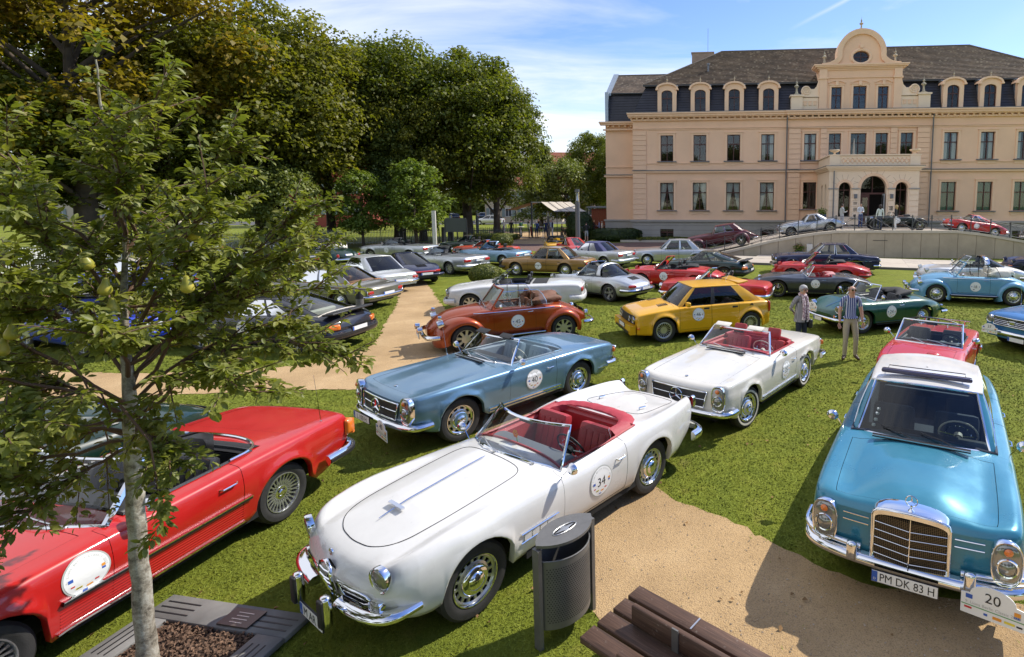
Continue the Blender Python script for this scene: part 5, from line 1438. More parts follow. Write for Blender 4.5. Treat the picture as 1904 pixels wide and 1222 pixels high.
# portico
po = empty('portico',(0,0,0)); po.parent = bld; PY = -5.8
def arch_outline(cx,w,z0,zs_,n=12): return [(cx - w / 2,z0),(cx + w / 2,z0),(cx + w / 2,zs_)] + [(cx + w / 2 * math.cos(PI * k / n),zs_ + w / 2 * math.sin(PI * k / n)) for k in range(1,n)] + [(cx - w / 2,zs_)]
def multi_plate(b,outer,holes,y0,y1,m=0):
	bm = bmesh.new(); es = []
	for ring in [outer] + holes:
		v = [bm.verts.new((x,y0,z)) for x,z in ring]; es += [bm.edges.new((v[i],v[(i + 1) % len(v)])) for i in range(len(v))]
	bmesh.ops.triangle_fill(bm,edges=es,use_beauty=True); bm.verts.index_update(); b.add([v.co[:] for v in bm.verts],[tuple(v.index for v in f.verts) for f in bm.faces],m); bm.free()
	for ring in holes: n = len(ring); b.add([(x,y0,z) for x,z in ring] + [(x,y1,z) for x,z in ring],[(i,(i + 1) % n,(i + 1) % n + n,i + n) for i in range(n)],m)
x0,x1 = 16.78,23.70
HA = [arch_outline(18.02,.95,2.35,4.64),arch_outline(AX,1.98,1.76,4.62,18),arch_outline(22.40,.95,2.35,4.64)]
b = MB(); multi_plate(b,[(x0,1.74),(x1,1.74),(x1,6.2),(x0,6.2)],HA,PY,PY + .45); part('portico_front',b,STUC2,po)
b = MB()
for xs_ in (x0,x1):
	rings = [arch_outline(PY + 1.5,.75,2.35,4.64),arch_outline(PY + 3.2,.75,2.35,4.64)]
	bb = MB(); multi_plate(bb,[(PY,1.74),(0,1.74),(0,6.2),(PY,6.2)],rings,0,.35 if xs_ == x0 else -.35)
	V = np.concatenate(bb.v); b.add(np.stack([xs_ + V[:,1],V[:,0],V[:,2]],1),bb.f)
part('portico_side',b,STUC2,po)
for HH,ww in zip(HA,(.95,1.98,.95)):
	cx = (HH[0][0] + HH[1][0]) / 2; b = MB()
	b.grid([[(cx + r_ * math.cos(a),y_,HH[2][1] + r_ * math.sin(a)) for a in np.linspace(0,PI,19)] for r_,y_ in ((ww / 2 - .01,PY + .1),(ww / 2 - .01,PY - .07),(ww / 2 + .17,PY - .09),(ww / 2 + .20,PY))]); part('arch_moulding',b,TRIM,po)
	# voussoir joints cut as thin dark grooves
	nv = 7 if ww < 1.5 else 9
	for k in range(nv + 1):
		a = PI * k / nv; r0,r1 = ww / 2 + .2,ww / 2 + .62
		part('voussoir_joint',MB().box((cx + (r0 + r1) / 2 * math.cos(a),PY - .002,HH[2][1] + (r0 + r1) / 2 * math.sin(a)),(r1 - r0,.006,.018),ry=-a),simple('joint_brown',(.36,.26,.18),.9),po)
for xa,xb in ((x0,17.45),(18.60,19.10),(21.38,21.85),(22.96,x1)): quoins(xa + .01,xb - .01,2.3,4.55,y=PY - .035,h=.45,m=STUC2,parent=po)
b = MB();
for xa,xb in ((x0 - .06,17.48),(18.56,19.14),(21.34,21.88),(22.94,x1 + .06)): b.box(((xa + xb) / 2,PY - .04,4.60),(xb - xa,.18,.10));
for xa,xb in ((x0 - .06,17.5),(18.5,19.15),(21.3,21.9),(22.9,x1 + .06)): b.box(((xa + xb) / 2,PY - .05,2.27),(xb - xa,.2,.1))
part('impost',b,PLIN,po)
b = MB(); L_ = x1 - x0
for dz,o in ((6.08,.10),(6.20,.20),(6.31,.30)): b.box((AX,PY / 2 - o / 2,dz),(L_ + 2 * o,-PY + o,.12))
b.box((AX,PY / 2 - .17,6.39),(L_ + .68,-PY + .34,.04),m=1); part('portico_cornice',b,[STUC2,LEAD],po)
b = MB(); b.box((AX,PY + .14,6.80),(L_ - 1.3,.22,.74)).box((x0 + .38,PY + .15,6.84),(.78,.38,.86)).box((x1 - .38,PY + .15,6.84),(.78,.38,.86)).box((AX,PY + .14,7.24),(L_ + .16,.42,.09)).box((x0 + .14,PY / 2,6.80),(.22,-PY - .6,.74)).box((x1 - .14,PY / 2,6.80),(.22,-PY - .6,.74)).box((x0 + .14,PY / 2,7.24),(.4,-PY - .4,.09)).box((x1 - .14,PY / 2,7.24),(.4,-PY - .4,.09)); part('balustrade',b,STUC2,po)
for k in range(15):
	cx = 17.85 + k * .345
	b = MB(); b.tube([(cx + .15 * math.cos(t),PY + .02,6.80 + .22 * math.sin(t)) for t in np.linspace(0,2 * PI,5)[:-1]],.032,4,closed=True).tube([(cx + .17 + .06 * math.cos(t),PY + .02,6.80 + .08 * math.sin(t)) for t in np.linspace(0,2 * PI,7)[:-1]],.02,4,closed=True); part('lattice_ornament',b,TRIM,po)
for x in (x0 + .38,x1 - .38): MB().lathe([(.16,0),(.07,.08),(.10,.16),(.34,.24),(.42,.34),(.40,.37),(.02,.34)],14,c=(x,PY + .15,7.29)).build('stone_urn',STUC2,po)
leaf_um = MB().tube([(0,0,0),(0,0,.9),(0,0,2.3)],[.04,.12,.03],8); o = leaf_um.build('folded_parasol',simple('parasol_cloth',(.40,.37,.31),.9),None); o.location = (BO.x + 19.1 * .9953 - .0962 * 3.6,BO.y - 19.1 * .0962 - .9953 * 3.6,6.45); setp(o, 'closed beige parasol standing on the balcony over the entrance', 'parasol')
MB().tube([(x0 + .35,PY - .12,1.9),(x0 + .35,PY - .12,6.0)],.045,8).build('downpipe',LEAD,po)
# entrance door and glazing
b = MB(); b.box((AX - .6,PY + .42,3.0),(.8,.07,2.4)).box((AX,PY + .40,4.22),(1.98,.1,.14)).box((AX,PY + .42,4.9),(.06,.05,1.3)).box((AX - .95,PY + .41,3.0),(.1,.08,2.5)).box((AX + .95,PY + .41,3.0),(.1,.08,2.5)); dr = part('entrance_door',b,MULL,po)
part('pane',MB().box((AX - .55,PY + .37,3.1),(.42,.02,1.6)).add([(x,PY + .43,z) for x,z in HA[1][2:]],[tuple(range(len(HA[1]) - 2))]),WGL,dr)
part('door_leaf',MB().box((AX + .80,PY + .1,3.0),(.05,.55,2.4)).box((AX + .77,PY + .1,3.1),(.02,.3,1.9),m=1),[simple('grey_door',(.33,.35,.36),.5),DARK],dr)
part('room',MB().box((AX,PY + 2.6,3.9),(6.6,.04,4.6)),ROOM,po)
for cx in (18.02,22.40):
	b = MB(); b.box((cx,PY + .36,3.5),(.05,.05,3.2)).box((cx,PY + .36,4.5),(.95,.05,.07)).box((cx - .45,PY + .36,3.5),(.06,.05,2.4)).box((cx + .45,PY + .36,3.5),(.06,.05,2.4)); w_ = part('arched_window',b,MULL,po)
	part('pane',MB().add([(x,PY + .38,z) for x,z in arch_outline(cx,.95,2.35,4.64)],[tuple(range(15))]) if True else None,WGL,w_)
for x in (18.85,21.62):
	part('wall_lamp',MB().box((x,PY - .12,4.0),(.22,.16,.34)).box((x,PY - .05,4.0),(.1,.1,.1)),LEAD,po)
for x,z,w_,h_,mm in ((18.85,3.45,.30,.22,BLACK),(18.85,2.95,.30,.3,simple('pale_blue_sign',(.45,.6,.7),.5)),(21.62,3.05,.28,.34,BLACK),(18.83,2.45,.2,.2,PRINTR)):
	part('wall_plate',MB().box((x,PY - .05,z),(w_,.03,h_)),mm,po)
# ------------------------------------------------------------ terrace with ramps
CONC = simple('ramp_concrete',(.40,.33,.24),.85,bump=.2,bscale=6,var=.14,vscale=1.0)
CONC2 = simple('coping_stone',(.50,.44,.35),.8,bump=.2,bscale=10,var=.08)
RO = Vector((12.3,35.3,0))
rampz = lambda s_: float(np.interp(s_,[-9.9,-8.9,-7.67,-5.93,-4.22,-2.85,-1.5,5.8,7.42,9.81,13.5],[.10,.30,.59,1.04,1.38,1.60,1.74,1.76,1.58,1.17,.45]))
rw = empty('ramp_wall',RO,BANG,label='low concrete retaining wall with ramps carrying the entrance terrace',cat='wall')
b = MB(); xs_ = np.linspace(-9.9,13.5,60)
sec = lambda s_: [(s_,-.06,rampz(s_) - .16),(s_,-.06,rampz(s_)),(s_,.34,rampz(s_)),(s_,.34,rampz(s_) - .16)]
b.grid([sec(v) for v in xs_],cv=True); b.build('coping',CONC2,rw,smooth=False)
joints = list(np.arange(-8.7,13,1.12))
for i in range(len(joints) - 1):
	a,c = joints[i] + .012,joints[i + 1] - .012; za,zc2 = rampz(a) - .165,rampz(c) - .165
	if za < .08: continue
	part('concrete_panel',MB().add([(a,0,0),(c,0,0),(c,0,zc2),(a,0,za),(a,.28,0),(c,.28,0),(c,.28,zc2),(a,.28,za)],[(0,1,2,3),(4,7,6,5),(0,3,7,4),(1,5,6,2)]),CONC,rw)
b = MB(); b.grid([[(v,.30,rampz(v) - .10),(v,16.2 if -2.6 < v < 7 else 5.2,rampz(v) - .10)] for v in xs_]); part('terrace_floor',b,simple('terrace_paving',(.30,.25,.20),.85,var=.1,vscale=.8),rw)
b = MB(); b.grid([[(v,5.2,rampz(v) - .02),(v,5.2,0)] for v in xs_]); b.grid([[(v,5.5,rampz(v) - .02),(v,5.2,rampz(v) - .02)] for v in xs_ if v < -2.6 or v > 7]); part('rear_kerb',b,CONC,rw)
MB().box((1.1,-.012,1.10),(.9,.02,.03)).build('wall_slot',BLACK,rw,smooth=False)
IRON = simple('grey_iron',(.10,.105,.11),.45,.6)
rl = empty('railing',RO,BANG,label='grey iron railing with crossed bars along the ramp and terrace',cat='railing')
def post_mesh(h): return MB().box((0,0,h / 2),(.05,.05,h)).box((0,0,h + .02),(.08,.08,.03)).mesh([IRON],False, 'post')
pm_ = post_mesh(.95); ps = list(np.arange(-11.2,12.8,1.19))
for i,v in enumerate(ps):
	z = max(rampz(v),.1) if v > -9.9 else .05; link('post',pm_,rl,loc=(v,.14,z))
	if i + 1 < len(ps):
		w2 = ps[i + 1]; z2 = rampz(w2) if w2 > -9.9 else .05; b = MB(); A = lambda t,h: (v + (w2 - v) * t,.14,z + (z2 - z) * t + h)
		for h in (.12,.80,.90): b.tube([A(0,h),A(1,h)],.014,4)
		b.tube([A(.0,.12),A(1,.80)],.010,4).tube([A(0,.80),A(1,.12)],.010,4).tube([A(.28,.12),A(.5,.46),A(.28,.8)],.008,4).tube([A(.72,.12),A(.5,.46),A(.72,.8)],.008,4)
		b.tube([(A(.5,.46)[0] + .12 * math.cos(t),.14,A(.5,.46)[2] + .12 * math.sin(t)) for t in np.linspace(0,2 * PI,11)[:-1]],.008,4,closed=True)
		b.build('railing_bay',IRON,rl,smooth=False)
# little terrace rail by the building, planting kerb
MB().box((-1.2,48.5,.10),(6.6,.3,.2),rz=BANG).build('bed_kerb',CONC2,label='low pale stone kerb round the planting bed below the mansion',cat='kerb')
pl = empty('planter',(8.3,35.6,0),0,label='dark square planter with pink flowers against the ramp wall',cat='planter')
link('pot',rbox_mesh(simple('dark_pot',(.05,.055,.06),.6),.42,.42,.42,.03),pl,loc=(0,0,.21)); MB().add([(0,0,0)],[]).box((0,0,0),(.01,.01,.01))
r_ = np.random.default_rng(3); C = r_.normal(0,.14,(350,3)) + np.array([0,0,.55]); link('flowers',quads_mesh('flowers',C,r_.normal(size=(350,3)) + np.array([0,0,1.]),np.full(350,.08),LF_LIGHT),pl)
C = r_.normal(0,.14,(60,3)) + np.array([0,0,.66]); link('blossom',quads_mesh('blossom',C,r_.normal(size=(60,3)),np.full(60,.06),simple('pink',(.6,.25,.22),.8)),pl)
MB().box((0,0,.42),(.36,.25,.84)).build('white_pillar',simple('white_pillar',(.62,.58,.52),.7),loc=(8.95,35.55,0),smooth=False,label='short white rectangular pillar in front of the ramp wall',cat='pillar')
pl = empty('planter',(RO.x - .6,RO.y + 7.6,1.66),BANG,label='tall dark blue planter beside the entrance door on the terrace',cat='planter')
link('pot',rbox_mesh(simple('blue_pot',(.05,.07,.11),.5),.6,.6,.95,.04),pl,loc=(0,0,.475)); link('flowers',quads_mesh('f',r_.normal(0,.16,(200,3)) + np.array([0,0,1.05]),r_.normal(size=(200,3)) + np.array([0,0,1.]),np.full(200,.1),LF_LIGHT),pl)
# ------------------------------------------------------------ fences, gate, lamp columns
FEN = simple('galvanised_fence',(.70,.70,.67),.5,.1)
def fence(pts,h,label,pick=.115,m=FEN,name='fence',post_every=2.4):
	root = empty(name,(pts[0][0],pts[0][1],0),0,label=label,cat='fence'); o = np.array([pts[0][0],pts[0][1],0])
	pmx = MB().box((0,0,(h + .1) / 2),(.07,.07,h + .1)).mesh([m],False, 'post'); b = MB()
	for a,c in zip(pts[:-1],pts[1:]):
		a = np.array([*a,0.]); c = np.array([*c,0.]); L_ = np.linalg.norm(c - a); u = (c - a) / L_; n = max(1,int(L_ / post_every)); rz = math.atan2(u[1],u[0])
		for k in range(n + 1): link('post',pmx,root,loc=tuple(a + u * L_ * k / n - o),rot=(0,0,rz))
		for z in (.14,h - .28,h - .12):
			mid = (a + c) / 2 - o; MB().box((mid[0],mid[1],z),(L_,.03,.035),rz=rz).build('rail',m,root,smooth=False)
		k = int(L_ / pick)
		for i in range(k):
			q = a + u * pick * (i + .5) - o; b.box((q[0],q[1],h / 2 + .04),(.030,.030,h - .06 + (.06 if i % 2 else -.02)),rz=rz)
		for i in range(int(L_ / .23)):
			q = a + u * .23 * (i + .5) - o; b.box((q[0],q[1],h - .2),(.16,.012,.012),rz=rz,ry=.7 * (-1) ** i)
	o_ = part('pickets',b,m,root); o_['kind'] = 'stuff'
fence([(-32.3,22.0),(-32.5,28.0),(-32.6,36),(-31.4,41.2),(-29.6,44.9),(-22.4,48.0)],1.25, 'long pale steel picket fence between the lawn and the trees')
DF = simple('anthracite_fence',(.045,.05,.055),.45,.5)
fence([(-18.6,47.8),(-14.6,47.9)],1.35, 'short dark grey fence beside the garden entrance',m=DF,pick=.16)
fence([(-22.2,45.9),(-19.5,46.2)],1.25, 'dark grey entrance gate with vertical bars',m=DF,pick=.13,name='gate')
fence([(-18.4,50.6),(-14.6,53.0)],1.0, 'low dark fence behind the garden entrance',m=DF,pick=.2)
for i,(x,y,lb) in enumerate(((-22.5,45.8, 'dark gate post at the left end of the entrance gate'),(-19.2,46.3, 'dark gate post left of the man in the beige jacket'),(-18.8,47.2, 'dark gate post right of the man in the beige jacket'))):
	MB().box((0,0,.72),(.2,.2,1.44)).build('gate_post',DF,smooth=False,loc=(x,y,0),label=lb,cat='post',group='dark posts at the entrance gate')
MB().box((0,0,1.45),(.26,.14,2.9)).build('stone_pillar',simple('pale_stone',(.58,.55,.50),.8,var=.1),smooth=False,loc=(-17.6,40.9,0),label='tall narrow pale stone pillar at the end of the fence',cat='pillar')
t_ = empty('notice_board',(-17.8,43.2,0),0,label='dark notice board beside the pale stone pillar',cat='sign'); part('board',MB().box((.9,0,1.75),(1.6,.06,1.1)),simple('board_green',(.06,.07,.065),.6),t_); part('post',MB().box((.05,0,1.1),(.08,.08,2.2)),DF,t_); part('post',MB().box((1.75,0,1.1),(.08,.08,2.2)),DF,t_)
b_ = MB().box((0,0,.55),(2.2,.05,1.1)); b_.build('white_panel',simple('white_panel',(.62,.63,.62),.6),smooth=False,loc=(-27.9,44.6,0),rot=(0,0,.38),label='white panel fixed to the picket fence behind the silver four-seater',cat='sign')
def lamp_col(x,y,h,r,label):
	o = empty('lamp_column',(x,y,0),0,label=label,cat='lamp',group='cylindrical grey lamp columns')
	MB().lathe([(r,0),(r,h * .80),(.01,h * .80)],18).build('column',simple('lamp_grey',(.12,.125,.13),.5,.1),o)
	MB().lathe([(r * .96,h * .80),(r * .96,h * .955)],18).build('glass_head',glassmat('lamp_glass',(.75,.78,.8)),o)
	MB().lathe([(r * .3,h * .80),(r * .75,h * .82),(.12 * r,h * .93),(.01,h * .95)],14).build('reflector',ALU,o)
	MB().lathe([(r,h * .955),(r,h),(.01,h)],18).build('cap',simple('lamp_grey',(.12,.125,.13),.5,.1),o)
lamp_col(-6.69,39.43,4.45,.17, 'tall grey lamp column in front of the hedge, nearest to the mansion')
lamp_col(-19.78,49.4,2.5,.15, 'short lamp column beside the man in the beige jacket')
lamp_col(-19.0,54.0,2.7,.14, 'short lamp column behind the dark fence'); lamp_col(-12.6,56.5,2.6,.13, 'short lamp column among the crowd left of the awning')
o = empty('bollard',(-9.92,17.28,0),0,label='dark cylindrical bollard behind the low black coupe',cat='bollard')
MB().lathe([(.115,0),(.115,.50),(.105,.50),(.105,.52)],20).build('column',simple('bollard_grey',(.14,.13,.125),.5),o); MB().lathe([(.116,.52),(.116,.80),(.11,.82),(.01,.82)],20).build('head',simple('bollard_black',(.02,.02,.022),.35),o)
# ------------------------------------------------------------ awning, hut, distant houses
aw = empty('awning',(-13.2,56.0,0),-.03,label='large cream fabric awning over the crowd by the entrance',cat='awning')
CAN = simple('awning_cloth',(.60,.53,.44),.85,var=.05); CAN2 = simple('awning_cloth_brown',(.17,.10,.06),.85)
G = []
AF = lambda t,q: (-.5 + 2.3 * t + 3.1 * q,1.9 - 3.6 * t,3.56 - .95 * t - .05 * math.sin(PI * t) - .04 * math.sin(PI * 3 * q) ** 2)
part('fabric',MB().grid([[AF(t,q) for q in np.linspace(0,1,13)] for t in np.linspace(0,1,8)]),CAN,aw)
part('fabric',MB().grid([[(-.55 - t * 2.6,-1.7 + 3.6 * q,3.50 - .8 * t) for q in np.linspace(0,1,4)] for t in np.linspace(0,1,6)]),CAN2,aw)
for k in range(1,4): MB().tube([tuple(np.array(AF(t,k / 3.99)) + np.array([0,0,.02])) for t in np.linspace(0,1,6)],.02,4).build('seam',simple('seam',(.35,.25,.17),.8),aw)
MB().box((-.5,0.1,3.5),(.12,3.8,.12)).box((-.5,-1.6,1.75),(.14,.14,3.5)).box((4.6,-1.6,1.25),(.06,.06,2.5)).box((2.0,-1.6,1.28),(.06,.06,2.5)).box((-3.1,1.6,1.3),(.06,.06,2.6)).box((3.3,-1.68,2.58),(3.1,.07,.08)).build('frame',DF,aw,smooth=False)
hut = empty('wooden_hut',(-8.2,56.8,0),-.05,label='small red-brown wooden bar hut with flat roof, left of the mansion',cat='hut')
RB = simple('red_brown_boards',(.22,.055,.02),.7,var=.15)
bm_ = MB().box((0,0,0),(.235,.05,2.5)).mesh([RB],False, 'board')
for i in range(9): link('board',bm_,hut,loc=(.12 + i * .245,0,1.6))
part('roof',MB().box((1.4,1,3.0),(3.6,2.8,.16)),LEAD,hut); part('counter',MB().box((1.2,-.3,1.1),(2.4,.5,.06)),LEAD,hut); part('side_wall',MB().box((2.7,1,1.5),(.6,2,2.9)),simple('hut_dark',(.03,.032,.035),.7),hut)
def house(x,y,rz,w,d,h,rh,wm,rm,label,cols,rows,wz=1.5):
	o = empty('house',(x,y,0),rz,label=label,cat='building')
	part('wall',MB().box((0,0,h / 2),(w,d,h)).add([(-w / 2,-d / 2,h),(-w / 2,d / 2,h),(-w / 2,0,h + rh),(w / 2,-d / 2,h),(w / 2,d / 2,h),(w / 2,0,h + rh)],[(0,1,2),(3,4,5)]),wm,o)
	b = MB(); courses(b,(-w / 2 - .3,-d / 2 - .4,h - .2),(w / 2 + .3,-d / 2 - .4,h - .2),(-w / 2 - .3,0,h + rh),(w / 2 + .3,0,h + rh),12,.05); courses(b,(-w / 2 - .3,d / 2 + .4,h - .2),(w / 2 + .3,d / 2 + .4,h - .2),(-w / 2 - .3,0,h + rh),(w / 2 + .3,0,h + rh),12,.05); rf = part('roof',b,rm,o)
	part('chimney',MB().box((w * .2,.6,h + rh),(.7,.7,1.6)),simple('red_chimney',(.25,.08,.05),.9),rf)
	for i in range(cols):
		for j in range(rows):
			cx = -w / 2 + w * (i + .5) / cols; cz = wz + j * 2.9
			f = part('window',MB().box((cx,-d / 2 - .02,cz),(1.15,.08,1.5)),simple('white_frame',(.6,.6,.57),.6),o); part('pane',MB().box((cx - .26,-d / 2 - .065,cz),(.45,.02,1.3)).box((cx + .26,-d / 2 - .065,cz),(.45,.02,1.3)),simple('far_glass',(.05,.06,.07),.15,0,.5),f)
			for s_ in (-1,1): part('shutter',MB().box((cx + s_ * .85,-d / 2 - .05,cz),(.5,.06,1.5)),simple('grey_green_shutter',(.22,.27,.25),.7),f)
RT = simple('red_tiles',(.27,.085,.045),.8,var=.2,vscale=3)
house(-26,100,.12,13,9,6.2,3.6,simple('pale_yellow_plaster',(.50,.43,.30),.9),RT, 'pale yellow house with shuttered windows behind the parked cars',5,2,1.7)
house(-19.0,108,.12,9,9,9.5,3.5,simple('pinkish_plaster',(.42,.29,.24),.9),RT, 'tall house with red roof seen right of the tall row of trees',3,3,1.7)
house(-50,82,.1,12,9,8.2,4.6,simple('red_brick_wall',(.30,.07,.045),.9,var=.15),RT, 'red brick house glimpsed between the tall trees',4,2,2.5)
house(-95,92,.1,22,10,7,4,simple('pale_yellow_plaster',(.50,.43,.30),.9),RT, 'long pale house far behind the trees at the left',6,2,1.7)
# far wood closing the horizon
r_ = np.random.default_rng(11); n = 60000; a = r_.uniform(-1.15,.7,n); D_ = r_.uniform(150,190,n); zt = 7 + 3 * np.sin(a * 23) + 2 * np.sin(a * 51 + 1); z = zt * r_.random(n) ** .7
C = np.stack([np.sin(a) * D_,np.cos(a) * D_,z],1); Nn = np.stack([-np.sin(a),-np.cos(a),.6 + 0 * a],1) + r_.normal(0,.5,(n,3)); Nn /= np.linalg.norm(Nn,axis=1)[:,None]
link('distant_wood',quads_mesh('distant_wood',C,Nn,1.3 + r_.random(n) * 1.2,LF_DARK),kind='stuff',label='distant line of dark trees on the horizon',cat='wood')
# unseen trees added behind the viewpoint so that chrome and panes reflect a garden
for x,y,k,H_,Rx in ((-14,-22, 'dark',15,7),(2,-26, 'lime',17,7.5),(17,-24, 'dark',14,6.5),(-30,-14, 'lime',16,7),(32,-16, 'dark',15,7)):
	tree(k,x,y,H_,Rx,x, 'broad unseen garden tree added behind the viewpoint, ' + {-14: 'left of centre',2: 'in the middle',17: 'right of centre',-30: 'far left',32: 'far right'}[x], 'unseen garden trees added for reflections')
# trunks seen under the tall row
# ------------------------------------------------------------ the cars
GROUP = 'classic cars parked on the lawn'
P_WHITE = paint('paint_white',(.63,.62,.595),0,.3)
P_IVORY = paint('paint_ivory',(.63,.605,.54),0,.3)
P_RED = paint('paint_red',(.44,.010,.008))
P_RED2 = paint('paint_bright_red',(.46,.010,.008))
P_BLUEG = paint('paint_blue_grey_metallic',(.13,.24,.34),.5,.32)
P_TEAL = paint('paint_petrol_blue',(.035,.20,.29),.25,.3)
P_ORANGE = paint('paint_burnt_orange',(.30,.045,.005),.4,.35)
P_YELLOW = paint('paint_yellow',(.70,.36,.006))
P_SILVER = paint('paint_silver',(.50,.52,.53),.75,.34)
P_SILVER2 = paint('paint_pale_silver',(.60,.61,.60),.5,.34)
P_GREY = paint('paint_grey_metallic',(.20,.19,.16),.5,.33)
P_BLACKB = paint('paint_blue_black',(.010,.011,.018))
P_DGREEN = paint('paint_dark_green',(.004,.022,.014))
P_GREEN = paint('paint_racing_green',(.003,.060,.030),.1)
P_NAVY = paint('paint_navy',(.008,.013,.05),.3)
P_LBLUE = paint('paint_light_blue',(.13,.32,.48),.1)
P_SKY = paint('paint_sky_blue_metallic',(.22,.36,.50),.5)
P_BRIGHTB = paint('paint_bright_blue',(.03,.16,.38),.4)
P_ROYAL = paint('paint_royal_blue',(.012,.04,.38))
P_OCHRE = paint('paint_ochre_metallic',(.30,.17,.055),.5)
P_EGREY = paint('paint_dark_grey',(.055,.062,.072),.5)
P_MAROON = paint('paint_maroon',(.085,.006,.014))
P_OXR = paint('paint_orange_red',(.52,.06,.02))
P_CREAM = paint('paint_cream',(.70,.64,.5))
CLOTH_N = simple('navy_hood_cloth',(.045,.05,.13),.85,bump=.2)
CLOTH_K = simple('black_hood_cloth',(.018,.018,.019),.85,bump=.4,bscale=25)
CLOTH_B = simple('brown_hood_cloth',(.15,.065,.035),.75,bump=.6,bscale=14,var=.2)
CLOTH_W = simple('cream_hood_cloth',(.66,.62,.54),.8,bump=.5,bscale=14,var=.08)
CLOTH_R = simple('red_hood_cover',(.36,.03,.045),.62,bump=.5,bscale=18,var=.12)
